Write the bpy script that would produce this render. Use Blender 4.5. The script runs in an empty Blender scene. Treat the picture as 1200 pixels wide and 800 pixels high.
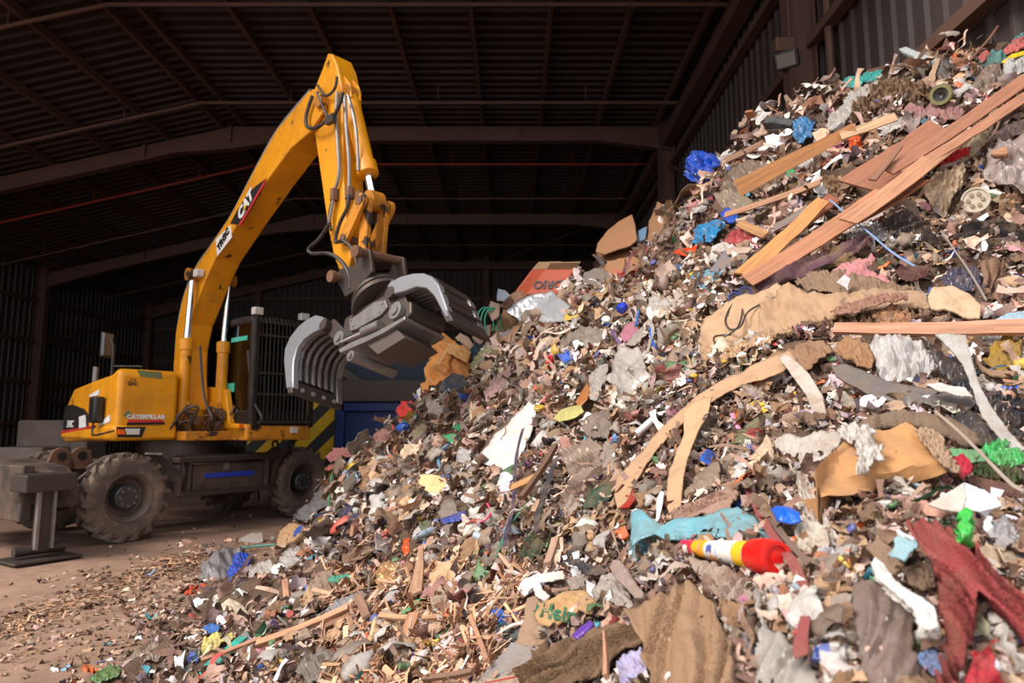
import bpy, math, random
import numpy as np
from mathutils import Vector, Matrix
from mathutils.geometry import delaunay_2d_cdt

random.seed(7)
rng = np.random.default_rng(7)
V = Vector
sc = bpy.context.scene
col = sc.collection

# ------------------------------------------------------------------ camera
FPX = 800.0                       # focal length in pixels of the 1200 x 800 frame
TILT = math.atan(98 / FPX)
CAM = V((0, 0, 1.53))
cam_data = bpy.data.cameras.new('camera')
cam_data.sensor_width = 36
cam_data.lens = 24
cam_data.clip_start = .02
cam_data.dof.use_dof = True
cam_data.dof.focus_distance = 3.6
cam_data.dof.aperture_fstop = 3.4
cam = bpy.data.objects.new('camera', cam_data)
cam.location = CAM
cam.rotation_euler = (math.pi / 2 + TILT, 0, 0)
col.objects.link(cam)
sc.camera = cam

# ------------------------------------------------------------------ sky, sun, exposure
world = bpy.data.worlds.new('overcast_sky')
sc.world = world
world.use_nodes = True
bg = world.node_tree.nodes['Background']
bg.inputs[0].default_value = (.93, .95, 1, 1)
bg.inputs[1].default_value = .92
sun_data = bpy.data.lights.new('sun', 'SUN')
sun_data.energy = 2.5
sun_data.angle = math.radians(26)
sun_data.color = (1, .95, .88)
sun = bpy.data.objects.new('sun', sun_data)
sun.rotation_euler = V((.62, .34, -.72)).to_track_quat('-Z', 'Y').to_euler()
col.objects.link(sun)
sc.view_settings.view_transform = 'Standard'
sc.view_settings.look = 'None'
sc.view_settings.exposure = .72
sc.view_settings.gamma = 1
sc.view_settings.use_curve_mapping = False

# ------------------------------------------------------------------ projection helpers
CT, ST = math.cos(TILT), math.sin(TILT)
def ray(px, py):
    dx = (px - 600) / FPX; dy = (400 - py) / FPX
    return V((dx, CT - dy * ST, ST + dy * CT))
def at(px, py, Y):
    d = ray(px, py); return CAM + d * (Y / d.y)
def onplane(px, py, p0, n):
    d = ray(px, py); return CAM + d * ((p0 - CAM).dot(n) / d.dot(n))
def to_px(P):
    """world points (n,3) -> pixels (n,2) and distance along the lens axis"""
    P = np.asarray(P, float); q = P - np.array(CAM)
    zc = q[:, 1] * CT + q[:, 2] * ST; yc = q[:, 2] * CT - q[:, 1] * ST
    zc = np.where(zc < .05, .05, zc)
    return np.stack([600 + FPX * q[:, 0] / zc, 400 - FPX * yc / zc], 1), zc

# ------------------------------------------------------------------ materials
def lin(c):
    return tuple((x / 255 / 12.92 if x / 255 <= .04045 else ((x / 255 + .055) / 1.055) ** 2.4) for x in c)
def mat(name, rgb=(128, 128, 128), rough=.6, metal=0, dirt=.3, dirt_rgb=(92, 70, 54), scale=6, bump=.15, bscale=40,
        obj_color=False, attr=None, film=0, glass=0, spec=.5, wear=None, coord='Object'):
    m = bpy.data.materials.new(name); m.use_nodes = True
    nt = m.node_tree; N = nt.nodes; Lk = nt.links
    b = N['Principled BSDF']; out = N['Material Output']
    tc = N.new('ShaderNodeTexCoord')
    n1 = N.new('ShaderNodeTexNoise'); n1.inputs['Scale'].default_value = scale; n1.inputs['Detail'].default_value = 6
    n1.inputs['Roughness'].default_value = .65
    Lk.new(tc.outputs[coord], n1.inputs['Vector'])
    rp = N.new('ShaderNodeValToRGB'); rp.color_ramp.elements[0].position = .42; rp.color_ramp.elements[1].position = .72
    Lk.new(n1.outputs[0], rp.inputs[0])
    mx = N.new('ShaderNodeMix'); mx.data_type = 'RGBA'
    ml = N.new('ShaderNodeMath'); ml.operation = 'MULTIPLY'; ml.inputs[1].default_value = dirt
    Lk.new(rp.outputs[0], ml.inputs[0]); Lk.new(ml.outputs[0], mx.inputs[0])
    if obj_color:
        oi = N.new('ShaderNodeObjectInfo'); Lk.new(oi.outputs['Color'], mx.inputs[6])
    elif attr:
        at_ = N.new('ShaderNodeAttribute'); at_.attribute_name = attr; Lk.new(at_.outputs['Color'], mx.inputs[6])
    else:
        mx.inputs[6].default_value = (*lin(rgb), 1)
    mx.inputs[7].default_value = (*lin(dirt_rgb), 1)
    Lk.new(mx.outputs[2], b.inputs['Base Color'])
    last = mx
    if wear:                                             # chips and rust of their own shape
        n3 = N.new('ShaderNodeTexNoise'); n3.inputs['Scale'].default_value = wear[1]; n3.inputs['Detail'].default_value = 8
        Lk.new(tc.outputs[coord], n3.inputs['Vector'])
        r3 = N.new('ShaderNodeValToRGB'); r3.color_ramp.elements[0].position = wear[2]; r3.color_ramp.elements[1].position = wear[2] + .05
        Lk.new(n3.outputs[0], r3.inputs[0])
        m3 = N.new('ShaderNodeMix'); m3.data_type = 'RGBA'; m3.inputs[7].default_value = (*lin(wear[0]), 1)
        Lk.new(mx.outputs[2], m3.inputs[6]); Lk.new(r3.outputs[0], m3.inputs[0])
        Lk.new(m3.outputs[2], b.inputs['Base Color'])
    b.inputs['Roughness'].default_value = rough; b.inputs['Metallic'].default_value = metal
    b.inputs['Specular IOR Level'].default_value = spec
    if bump:
        n2 = N.new('ShaderNodeTexNoise'); n2.inputs['Scale'].default_value = bscale; n2.inputs['Detail'].default_value = 5
        Lk.new(tc.outputs[coord], n2.inputs['Vector'])
        bp_ = N.new('ShaderNodeBump'); bp_.inputs['Strength'].default_value = bump; bp_.inputs['Distance'].default_value = .02
        Lk.new(n2.outputs[0], bp_.inputs['Height']); Lk.new(bp_.outputs[0], b.inputs['Normal'])
    if film:
        tl = N.new('ShaderNodeBsdfTranslucent'); Lk.new(mx.outputs[2], tl.inputs[0])
        tr = N.new('ShaderNodeBsdfTransparent')
        s1 = N.new('ShaderNodeMixShader'); s1.inputs[0].default_value = .3
        s2 = N.new('ShaderNodeMixShader'); s2.inputs[0].default_value = film
        Lk.new(b.outputs[0], s1.inputs[1]); Lk.new(tl.outputs[0], s1.inputs[2])
        Lk.new(s1.outputs[0], s2.inputs[1]); Lk.new(tr.outputs[0], s2.inputs[2]); Lk.new(s2.outputs[0], out.inputs[0])
    if glass:
        tr = N.new('ShaderNodeBsdfTransparent'); tr.inputs[0].default_value = (.55, .62, .6, 1)
        gl = N.new('ShaderNodeBsdfGlossy'); gl.inputs['Roughness'].default_value = .03
        fr = N.new('ShaderNodeFresnel'); fr.inputs[0].default_value = 1.5
        s2 = N.new('ShaderNodeMixShader')
        Lk.new(fr.outputs[0], s2.inputs[0]); Lk.new(tr.outputs[0], s2.inputs[1]); Lk.new(gl.outputs[0], s2.inputs[2]); Lk.new(s2.outputs[0], out.inputs[0])
    m.diffuse_color = (*lin(rgb), 1)
    return m

M = {}
M['yellow'] = mat('yellow_paint', (232, 152, 14), .42, 0, .5, (150, 92, 30), 2.2, .05, 60, wear=((92, 58, 30), 4.5, .65))
M['yellow_greasy'] = mat('greasy_yellow_paint', (205, 130, 28), .5, 0, .75, (70, 48, 34), 4, .1, 60, wear=((52, 38, 28), 5, .58))
M['steel_dark'] = mat('dark_steel', (74, 66, 62), .5, .55, .6, (96, 74, 58), 5, .1, 50)
M['steel_grey'] = mat('worn_grey_steel', (140, 134, 130), .4, .5, .4, (92, 74, 62), 7, .08, 60)
M['steel_bright'] = mat('polished_worn_steel', (158, 158, 162), .34, .5, .35, (150, 146, 142), 9, .06, 80)
M['chrome'] = mat('chrome_rod', (232, 236, 240), .12, 1, .1, (160, 160, 160), 5, 0)
M['black'] = mat('black_paint', (24, 22, 22), .45, 0, .35, (70, 56, 46), 4, .05, 50)
M['hose'] = mat('black_rubber_hose', (38, 33, 31), .5, 0, .5, (96, 78, 64), 10, .05, 60)
M['frame_dirty'] = mat('dusty_dark_frame', (60, 50, 45), .7, .1, .8, (120, 94, 76), 3, .12, 40)
M['tyre'] = mat('dusty_tyre_rubber', (88, 76, 68), .85, 0, .85, (152, 124, 102), 3.5, .15, 30)
M['rim'] = mat('dusty_rim', (96, 82, 74), .6, .3, .6, (140, 112, 92), 5, .08, 40)
M['hub'] = mat('hub_grey', (70, 72, 76), .45, .5, .5, (120, 100, 84), 8, .05, 40)
M['glass'] = mat('cab_glass', (60, 80, 80), .05, glass=1, bump=0)
M['white_paint'] = mat('white_decal', (232, 228, 222), .5, 0, .2, (150, 120, 90), 10, 0)
M['red_paint'] = mat('red_decal', (200, 40, 44), .5, 0, .2, (120, 60, 40), 10, 0)
M['blue_tape'] = mat('blue_tape', (34, 58, 176), .5, 0, .25, (70, 60, 70), 12, .05)
M['orange_lens'] = mat('orange_lens', (240, 96, 20), .25, bump=0, dirt=.1)
M['lamp_lens'] = mat('lamp_lens', (214, 206, 196), .2, bump=0, dirt=.3)
M['flood_lens'] = mat('flood_lens', (112, 106, 100), .25, bump=0, dirt=.3)
M['mirror'] = mat('mirror_glass', (84, 88, 94), .2, .3, .3, (110, 110, 110), 8, 0)
M['teal_strip'] = mat('teal_window_reflection', (70, 190, 165), .3, dirt=.1, bump=0)  # solid teal that stands for the reflection in the cab's side window
M['green_patch'] = mat('faded_green_hatch', (112, 122, 78), .6, 0, .5, (90, 74, 50), 5, .05)
M['hood_brown'] = mat('rusty_brown', (120, 84, 62), .7, .2, .6, (70, 48, 36), 6, .1)
M['roof'] = mat('rusty_roof_sheet', (58, 41, 36), .7, .1, .75, (34, 23, 21), .9, .05, 30, wear=((120, 96, 86), 1.3, .68), coord='Generated')
M['rafter'] = mat('brown_painted_steel', (100, 70, 58), .65, .1, .5, (76, 52, 44), 1.5, .05, 30)
M['pipe_red'] = mat('red_sprinkler_pipe', (150, 44, 40), .55, 0, .3, (90, 40, 34), 3, 0)
M['wall'] = mat('ribbed_wall_sheet', (70, 58, 54), .65, .1, .7, (46, 36, 33), .7, .05, 20, wear=((92, 78, 71), .9, .7), coord='Generated')
M['concrete'] = mat('dusty_concrete', (118, 104, 96), .9, 0, .8, (80, 66, 58), 2, .2, 25)
M['blue_steel'] = mat('blue_container_paint', (12, 44, 106), .45, .05, .4, (16, 36, 76), 2.5, .05, 30, wear=((60, 50, 46), 3, .72))
M['blue_dark'] = mat('dark_blue_hopper_paint', (20, 32, 54), .55, .05, .6, (48, 44, 46), 2, .05, 30)
M['grey_band'] = mat('dull_grey_steel', (84, 72, 66), .65, .2, .5, (80, 64, 56), 3, .08, 30)
M['hazard_yellow'] = mat('hazard_yellow', (226, 178, 20), .5, 0, .35, (130, 100, 40), 4, .03)
M['hazard_black'] = mat('hazard_black', (34, 32, 34), .55, 0, .4, (80, 70, 60), 5, .03)

# ------------------------------------------------------------------ mesh builder
ORG = {}
def tag(o, label=None, cat=None, group=None, kind=None):
    if label: o['label'] = label
    if cat: o['category'] = cat
    if group: o['group'] = group
    if kind: o['kind'] = kind
    return o
def link(o, parent=None, org=None):
    """origin in world coordinates; children keep their parent's origin unless told otherwise"""
    col.objects.link(o)
    if org is None: org = ORG[parent] if parent else V((0, 0, 0))
    ORG[o] = V(org)
    if parent:
        o.parent = parent; o.location = V(org) - ORG[parent]
    else:
        o.location = org
    return o
def empty(name, loc):
    o = bpy.data.objects.new(name, None); o.empty_display_size = .2
    return link(o, None, loc)
def basis(ax):
    ax = V(ax).normalized(); r = ax.cross(V((0, 0, 1)))
    if r.length < 1e-3: r = V((1, 0, 0))
    r.normalize(); return ax, r, ax.cross(r)
class MB:
    def __init__(s): s.v = []; s.f = []
    def prism(s, pts, ext):
        n = len(pts); k = len(s.v); ext = V(ext); pts = [V(p) for p in pts]
        s.v += pts + [p + ext for p in pts]
        nrm = V((0, 0, 0))
        for i in range(n): nrm += pts[i].cross(pts[(i + 1) % n])
        flip = nrm.dot(ext) < 0
        f = [list(range(k + n - 1, k - 1, -1)), list(range(k + n, k + 2 * n))] + [[k + i, k + (i + 1) % n, k + n + (i + 1) % n, k + n + i] for i in range(n)]
        s.f += [x[::-1] for x in f] if flip else f
        return s
    def box(s, c, ax, ay, az):
        c, ax, ay, az = V(c), V(ax), V(ay), V(az)
        return s.prism([c - ax - ay - az, c + ax - ay - az, c + ax + ay - az, c - ax + ay - az], az * 2)
    def bx(s, x0, x1, y0, y1, z0, z1):
        return s.box(((x0 + x1) / 2, (y0 + y1) / 2, (z0 + z1) / 2), ((x1 - x0) / 2, 0, 0), (0, (y1 - y0) / 2, 0), (0, 0, (z1 - z0) / 2))
    def lathe(s, p0, ax, prof, n=24, caps=True):
        """prof: (distance along axis, radius)"""
        ax, r, u = basis(ax); p0 = V(p0); k = len(s.v); m = len(prof)
        for a, rr in prof:
            for i in range(n):
                t = 2 * math.pi * i / n
                s.v.append(p0 + ax * a + (r * math.cos(t) + u * math.sin(t)) * rr)
        for j in range(m - 1):
            for i in range(n):
                i2 = (i + 1) % n
                s.f.append([k + j * n + i, k + j * n + i2, k + (j + 1) * n + i2, k + (j + 1) * n + i][::-1])
        if caps and prof[0][1] > 1e-6: s.f.append([k + i for i in range(n)])
        if caps and prof[-1][1] > 1e-6: s.f.append([k + (m - 1) * n + i for i in range(n)][::-1])
        return s
    def cyl(s, p0, p1, r0, r1=None, n=16):
        p0, p1 = V(p0), V(p1)
        return s.lathe(p0, p1 - p0, [(0, r0), ((p1 - p0).length, r0 if r1 is None else r1)], n)
    def tube(s, path, r, n=8):
        path = [V(p) for p in path]; k = len(s.v); m = len(path); pr = None
        for i, p in enumerate(path):
            d = path[min(i + 1, m - 1)] - path[max(i - 1, 0)]
            if d.length < 1e-9: d = V((0, 0, 1))
            d.normalize()
            if pr is None: pr = basis(d)[1]
            pr = (pr - d * pr.dot(d)); pr.normalize(); u = d.cross(pr)
            rr = r[i] if isinstance(r, (list, tuple)) else r
            for j in range(n):
                t = 2 * math.pi * j / n; s.v.append(p + (pr * math.cos(t) + u * math.sin(t)) * rr)
        for i in range(m - 1):
            for j in range(n):
                j2 = (j + 1) % n
                s.f.append([k + i * n + j, k + i * n + j2, k + (i + 1) * n + j2, k + (i + 1) * n + j])
        s.f.append([k + j for j in range(n)][::-1]); s.f.append([k + (m - 1) * n + j for j in range(n)])
        return s
    def mesh(s, name, m, org=(0, 0, 0), smooth=False):
        me = bpy.data.meshes.new(name); org = V(org)
        me.from_pydata([tuple(p - org) for p in s.v], [], s.f)
        if m: me.materials.append(m)
        if smooth: me.polygons.foreach_set('use_smooth', [True] * len(me.polygons)); me.set_sharp_from_angle(angle=math.radians(38))
        me.update(); return me
    def build(s, name, m, parent=None, bevel=0, smooth=False, org=None, seg=2):
        if org is None: org = ORG[parent] if parent else V((0, 0, 0))
        o = bpy.data.objects.new(name, s.mesh(name, m, org, smooth))
        if bevel:
            b = o.modifiers.new('bevel', 'BEVEL'); b.width = bevel; b.segments = seg; b.limit_method = 'ANGLE'; b.angle_limit = math.radians(32)
        return link(o, parent, org)
def smooth_path(pts, k=5):
    pts = [V(p) for p in pts]; out = []
    for i in range(len(pts) - 1):
        p0 = pts[max(i - 1, 0)]; p1 = pts[i]; p2 = pts[i + 1]; p3 = pts[min(i + 2, len(pts) - 1)]
        for j in range(k):
            t = j / k
            out.append(.5 * ((2 * p1) + (p2 - p0) * t + (2 * p0 - 5 * p1 + 4 * p2 - p3) * t * t + (3 * p1 - p0 - 3 * p2 + p3) * t ** 3))
    return out + [pts[-1]]
def text(body, size, p0, right, up, m, parent, name='lettering', shear=0, bold=0, depth=.004):
    cu = bpy.data.curves.new(name, 'FONT'); cu.body = body; cu.size = size; cu.shear = shear; cu.offset = bold; cu.extrude = depth
    cu.align_x = 'CENTER'; cu.align_y = 'CENTER'; cu.resolution_u = 3
    t = bpy.data.objects.new('tmp', cu); col.objects.link(t)
    dg = bpy.context.evaluated_depsgraph_get()
    me = bpy.data.meshes.new_from_object(t.evaluated_get(dg))
    bpy.data.objects.remove(t)
    right = V(right).normalized(); nrm = right.cross(V(up)).normalized(); up2 = nrm.cross(right)
    R = Matrix((right, up2, nrm)).transposed().to_4x4()
    me.transform(Matrix.Translation(V(p0) - (ORG[parent] if parent else V((0, 0, 0)))) @ R)
    me.materials.clear(); me.materials.append(m)
    o = bpy.data.objects.new(name, me)
    return link(o, parent)

# ================================================================== THE SHED
ZR, XK, XE, XL, ZL, Y0, YF = 10.55, -8.45, 4.9, -20.0, 7.9, 6.0, 37.0
def roof_z(x): return ZR if x >= XK else ZR + (ZR - ZL) * (x - XK) / (XK - XL)

def concrete_floor():
    m = bpy.data.materials.new('dusty_concrete_floor'); m.use_nodes = True
    nt = m.node_tree; N = nt.nodes; Lk = nt.links; b = N['Principled BSDF']
    tc = N.new('ShaderNodeTexCoord'); mp = N.new('ShaderNodeMapping'); mp.inputs['Rotation'].default_value = (0, 0, -.9); mp.inputs['Scale'].default_value = (1, .22, 1)
    Lk.new(tc.outputs['Object'], mp.inputs[0])
    a = N.new('ShaderNodeTexNoise'); a.inputs['Scale'].default_value = .8; a.inputs['Detail'].default_value = 8; Lk.new(mp.outputs[0], a.inputs[0])
    c = N.new('ShaderNodeTexNoise'); c.inputs['Scale'].default_value = 5; c.inputs['Detail'].default_value = 8; c.inputs['Roughness'].default_value = .7; Lk.new(tc.outputs['Object'], c.inputs[0])
    r1 = N.new('ShaderNodeValToRGB'); e = r1.color_ramp.elements
    e[0].position = .3; e[0].color = (*lin((126, 99, 83)), 1); e[1].position = .7; e[1].color = (*lin((176, 142, 120)), 1)
    Lk.new(a.outputs[0], r1.inputs[0])
    r2 = N.new('ShaderNodeValToRGB'); e = r2.color_ramp.elements
    e[0].position = .3; e[0].color = (.62, .58, .55, 1); e[1].position = .7; e[1].color = (1.05, 1.02, 1, 1)
    Lk.new(c.outputs[0], r2.inputs[0])
    mx = N.new('ShaderNodeMix'); mx.data_type = 'RGBA'; mx.blend_type = 'MULTIPLY'; mx.inputs[0].default_value = 1
    Lk.new(r1.outputs[0], mx.inputs[6]); Lk.new(r2.outputs[0], mx.inputs[7]); Lk.new(mx.outputs[2], b.inputs['Base Color'])
    b.inputs['Roughness'].default_value = .85
    bp_ = N.new('ShaderNodeBump'); bp_.inputs['Strength'].default_value = .35; bp_.inputs['Distance'].default_value = .03
    Lk.new(c.outputs[0], bp_.inputs['Height']); Lk.new(bp_.outputs[0], b.inputs['Normal'])
    return m
fl = MB().bx(-30, 12, -14, 46, -.2, 0).build('floor', concrete_floor()); tag(fl, kind='structure')

def corrugated(w, rib, depth, length, ribs_w=.10):
    """a sheet of width w along +x, ribs rising in +z, running length along +y"""
    prof = []; n = max(1, round(w / rib))
    for i in range(n):
        x = i * w / n
        prof += [(x, 0), (x + w / n - ribs_w, 0), (x + w / n - ribs_w * .72, depth), (x + w / n - ribs_w * .28, depth)]
    prof.append((w, 0)); mb = MB()
    for (x, z) in prof: mb.v += [V((x, 0, z)), V((x, length, z))]
    for i in range(len(prof) - 1): mb.f.append([2 * i, 2 * i + 2, 2 * i + 3, 2 * i + 1])
    return mb
def sheets(parent, name, me, mats):
    for k, mw in enumerate(mats):
        o = bpy.data.objects.new(name, me); col.objects.link(o); o.parent = parent
        o.matrix_local = mw
        ORG[o] = V((0, 0, 0))
ceiling = MB().bx(XK - .3, XE + .3, Y0, YF, ZR + .25, ZR + .3).build('ceiling', M['roof']); tag(ceiling, kind='structure')
SW = 1.0; ny = int((YF - Y0) / SW) + 1
flat = corrugated(SW, .333, .07, XE + .2 - XK).mesh('roof_sheet', M['roof'])
# sheet x -> world y, sheet y -> world x, ribs hang below
sheets(ceiling, 'roof_sheet', flat, [Matrix(((0, 1, 0, XK), (1, 0, 0, Y0 + i * SW), (0, 0, -1, ZR + .22), (0, 0, 0, 1))) for i in range(ny)])
sl = math.hypot(XK - XL, ZR - ZL); cx, cz = (XL - XK) / sl, (ZL - ZR) / sl
slope = corrugated(SW, .333, .07, sl + .2).mesh('roof_sheet', M['roof'])
sheets(ceiling, 'roof_sheet', slope, [Matrix(((0, cx, -cz, XK), (1, 0, 0, Y0 + i * SW), (0, cz, cx, ZR + .22), (0, 0, 0, 1))) for i in range(ny)])
xs = [4.35, 2.6, .85, -.9, -2.65, -4.4, -6.15, -8.1, -8.75] + [-8.6 - 1.75 * i for i in range(1, 8)]
for x in xs:
    MB().bx(x - .05, x + .05, Y0, YF, roof_z(x) - .06, roof_z(x) + .14).build('purlin', M['rafter'], ceiling)
for yf in (11.1, 19.65, 28.2, 36.6):
    p = [(XE, ZR - .1), (XK, ZR - .1), (XL, ZL - .1), (XL, ZL - .75), (XL + 3, roof_z(XL + 3) - .58), (XK - 1.6, roof_z(XK - 1.6) - .55), (XK, ZR - .8), (XK + 1.6, ZR - .55), (XE - 2.2, ZR - .55), (XE, ZR - .85)]
    r = MB().prism([V((x, yf - .03, z)) for x, z in p], (0, .06, 0))
    for a, b in zip(p[3:], p[4:]):                        # lower flange
        d = V((b[0] - a[0], 0, b[1] - a[1])); n = V((-d.z, 0, d.x)).normalized() * .03
        r.box(V(((a[0] + b[0]) / 2, yf, (a[1] + b[1]) / 2)), d / 2, (0, .13, 0), n)
    r.build('rafter', M['rafter'], ceiling)
    for x in (-15.5, -11, XK, -4.5, .2):
        MB().bx(x - .04, x + .04, yf - .12, yf + .12, roof_z(x) - .56, roof_z(x) - .1).build('rafter_stiffener', M['rafter'], ceiling)
for k, (yy, mm, dz, r_) in enumerate([(13.3, 'rafter', .3, .05), (17.6, 'rafter', .34, .05), (22.1, 'pipe_red', .3, .045), (25.6, 'rafter', .3, .045), (32.5, 'rafter', .3, .045)]):
    MB().tube([(XL + .3, yy, ZL - dz), (XK, yy, ZR - dz), (XE - .4, yy, ZR - dz)], r_).build('sprinkler_pipe', M[mm], ceiling, smooth=True)
    for x in (-18, -14, -10.5, -6, -2, 2):
        MB().cyl((x, yy, roof_z(x) - dz), (x, yy, roof_z(x) + .15), .018, n=6).build('pipe_hanger', M[mm], ceiling)
for x0, x1 in ((-8.4, -2.6), (4.4, -.9), (-8.8, -14)):     # roof bracing in the last bay
    MB().cyl((x0, 28.4, roof_z(x0) - .2), (x1, 36.4, roof_z(x1) - .2), .05, n=8).build('roof_brace', M['rafter'], ceiling)
MB().bx(XE - .42, XE - .08, Y0, YF, ZR - .75, ZR - .4).build('eave_beam', M['rafter'], ceiling)
MB().bx(XE - .2, XE - .05, Y0, YF, ZR - .25, ZR + .1).build('eave_gutter', M['rafter'], ceiling)

def wall(name, p0, along, h, n, inward, rails, bays, mw='wall', skip=()):
    """p0 corner at the floor, along unit vector, n one-metre sheets with ribs turned inward"""
    along, inward = V(along), V(inward)
    back = MB().box(p0 + along * n / 2 - inward * .09 + V((0, 0, h / 2)), along * n / 2, inward * .02, (0, 0, h / 2)).build(name, M[mw]); tag(back, kind='structure')
    me = corrugated(1.0, .333, .05, h).mesh('wall_sheet', M[mw])
    R = Matrix((along, V((0, 0, 1)), inward)).transposed().to_4x4()
    sheets(back, 'wall_sheet', me, [Matrix.Translation(p0 + along * i - inward * .06) @ R for i in range(n)])
    for z in rails:
        MB().box(p0 + along * n / 2 + inward * .1 + V((0, 0, z)), along * n / 2, inward * .09, (0, 0, .08)).build('wall_rail', M['rafter'], back)
    for b in bays:
        c = p0 + along * b + inward * .28
        q = MB().box(c + V((0, 0, h / 2)), along * .015, inward * .22, (0, 0, h / 2))
        q.box(c + inward * .22 + V((0, 0, h / 2)), along * .14, inward * .015, (0, 0, h / 2)).box(c - inward * .2 + V((0, 0, h / 2)), along * .14, inward * .015, (0, 0, h / 2))
        q.build('column', M['rafter'], back)
    return back
wr = wall('wall_right', V((XE, 1, 0)), (0, 1, 0), ZR + .4, 36, (-1, 0, 0), (2.0, 3.9, 5.8, 7.6, 9.3), (9.3, 18.65, 27.2))
MB().cyl((XE - .2, 1.4, 3.4), (XE - .2, 11, 9.9), .09, n=8).build('wall_brace', M['rafter'], wr)
MB().cyl((XE - .2, 11.4, 5.2), (XE - .2, 21, 9.9), .07, n=8).build('wall_brace', M['rafter'], wr)
MB().cyl((XE - .1, 9.7, 2.0), (XE - .1, 9.7, 10.2), .06, n=8).build('downpipe', M['rafter'], wr)
wl = wall('wall_left', V((XL, YF, 0)), (0, -1, 0), ZL + .35, 29, (1, 0, 0), (1.6, 3.3, 5.0, 6.7), (.4, 8.8, 17.35))
for a, b in (((8.8, .4), (.5, 4.6)), ((.5, .5), (8.6, 2.9)), ((8.9, 4.8), (.5, 7.4))):
    MB().cyl(V((XL + .25, YF - a[0], a[1])), V((XL + .25, YF - b[0], b[1])), .07, n=8).build('wall_brace', M['rafter'], wl)
wf = wall('wall_back', V((XL, YF, 0)), (1, 0, 0), ZR + .4, 25, (0, -1, 0), (1.6, 3.3, 5.0, 6.7, 8.4), (6.2, 12.4, 18.6))

# ================================================================== THE EXCAVATOR
XC = V((-5.2, 11.0, 0))
TH = math.radians(42)
XF = V((math.cos(TH), -math.sin(TH), 0)); XLft = V((math.sin(TH), math.cos(TH), 0)); UPZ = V((0, 0, 1))
def W(t, s, z): return XC + XF * t + XLft * s + UPZ * z            # upper carriage: forward, left, up
def bp(px, py, s):                                                  # pixel -> (t, z) on the plane s
    p = onplane(px, py, XC + XLft * s, XLft) - XC
    return p.dot(XF), p.z
def bf(px, py, t):                                                  # pixel -> (s, z) on the plane t
    p = onplane(px, py, XC + XF * t, XF) - XC
    return p.dot(XLft), p.z
def prof(pts, s): return [bp(x, y, s) for x, y in pts]
def plate(pts, s0, s1, mb=None):                                    # outline measured on plane s0, real depth s0..s1
    mb = mb or MB()
    return mb.prism([W(t, s0, z) for t, z in pts], XLft * (s1 - s0))
UU = V((.53, .848, 0)).normalized(); UV = V((-UU.y, UU.x, 0))       # under carriage: along, far side
def U(u, v, z): return XC + UU * u + UV * v + UPZ * z

ex = empty('excavator', XC)
tag(ex, 'yellow wheeled excavator with raised boom and open steel grapple parked beside the heap', 'excavator')

# ---- wheels
R = .585
def make_wheel():
    ax = V((0, 1, 0))                                               # axle along y, outside at -y
    w = MB().lathe((0, 0, 0), ax, [(-.10, .30), (-.15, .315), (-.16, .36), (-.17, .44), (-.155, .50), (-.13, .528), (.13, .528), (.155, .50), (.17, .44), (.16, .36), (.15, .315), (.10, .30)], 40, False).mesh('wheel', M['tyre'], smooth=True)
    rim = MB().lathe((0, 0, 0), ax, [(-.155, .325), (-.165, .318), (-.15, .29), (-.12, .262), (-.02, .25), (.02, .2), (.03, .12), (.03, 0.0)], 32, False).mesh('rim', M['rim'], smooth=True)
    hub = MB().lathe((0, 0, 0), ax, [(-.13, 0), (-.13, .145), (-.115, .16), (.04, .17)], 24)
    hub = hub.mesh('hub', M['hub'], smooth=True)
    bolt = MB().lathe((0, 0, 0), ax, [(-.155, 0), (-.155, .016), (-.125, .016)], 6).mesh('wheel_bolt', M['steel_grey'])
    lug = []
    for sgn in (-1, 1):
        mb = MB()
        # bar from the shoulder (edge) swept towards the centre line
        a = [(sgn * .178, .462, -.03), (sgn * .172, .50, -.03), (sgn * .15, .575, 0), (sgn * .02, .585, .105)]
        q = []
        for y, r, t in a:
            for dt in (-.028, .034):
                q.append(V((math.sin((t + dt) / .58) * r, y, math.cos((t + dt) / .58) * r)))
        inn = []
        for y, r, t in [(sgn * .15, .45, -.03), (sgn * .14, .49, -.03), (sgn * .13, .52, 0), (sgn * .02, .52, .105)]:
            for dt in (-.04, .046):
                inn.append(V((math.sin((t + dt) / .58) * r, y, math.cos((t + dt) / .58) * r)))
        mb.v = q + inn
        for i in range(3):
            mb.f += [[2 * i, 2 * i + 1, 2 * i + 3, 2 * i + 2], [2 * i, 2 * i + 2, 8 + 2 * i + 2, 8 + 2 * i], [2 * i + 1, 8 + 2 * i + 1, 8 + 2 * i + 3, 2 * i + 3]]
        mb.f += [[0, 8, 9, 1], [6, 7, 15, 14]]
        lug.append(mb.mesh('tread_lug', M['tyre']))
    return w, rim, hub, bolt, lug
wm = make_wheel()
ang = math.atan2(-UU.x, UU.y)
def put(name, me, parent, m):
    o = bpy.data.objects.new(name, me); col.objects.link(o); o.parent = parent; o.matrix_local = m; ORG[o] = ORG[parent]; return o
def add_wheel(u, v, flip, spin, width2=False):
    base = Matrix(((UU.x, UV.x * flip, 0, 0), (UU.y, UV.y * flip, 0, 0), (0, 0, 1, 0), (0, 0, 0, 1)))
    w = put('wheel', wm[0], ex, Matrix.Translation(U(u, v, R) - XC) @ base)
    put('rim', wm[1], w, Matrix()); put('hub', wm[2], w, Matrix())
    for i in range(8):
        a = i * math.pi / 4
        put('wheel_bolt', wm[3], w, Matrix.Translation((math.cos(a) * .11, 0, math.sin(a) * .11)))
    for i in range(18):
        for k in (0, 1):
            put('tread_lug', wm[4][k], w, Matrix.Rotation(spin + (i + .5 * k) * 2 * math.pi / 18, 4, 'Y'))
WU = 1.47; WV = .95
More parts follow.
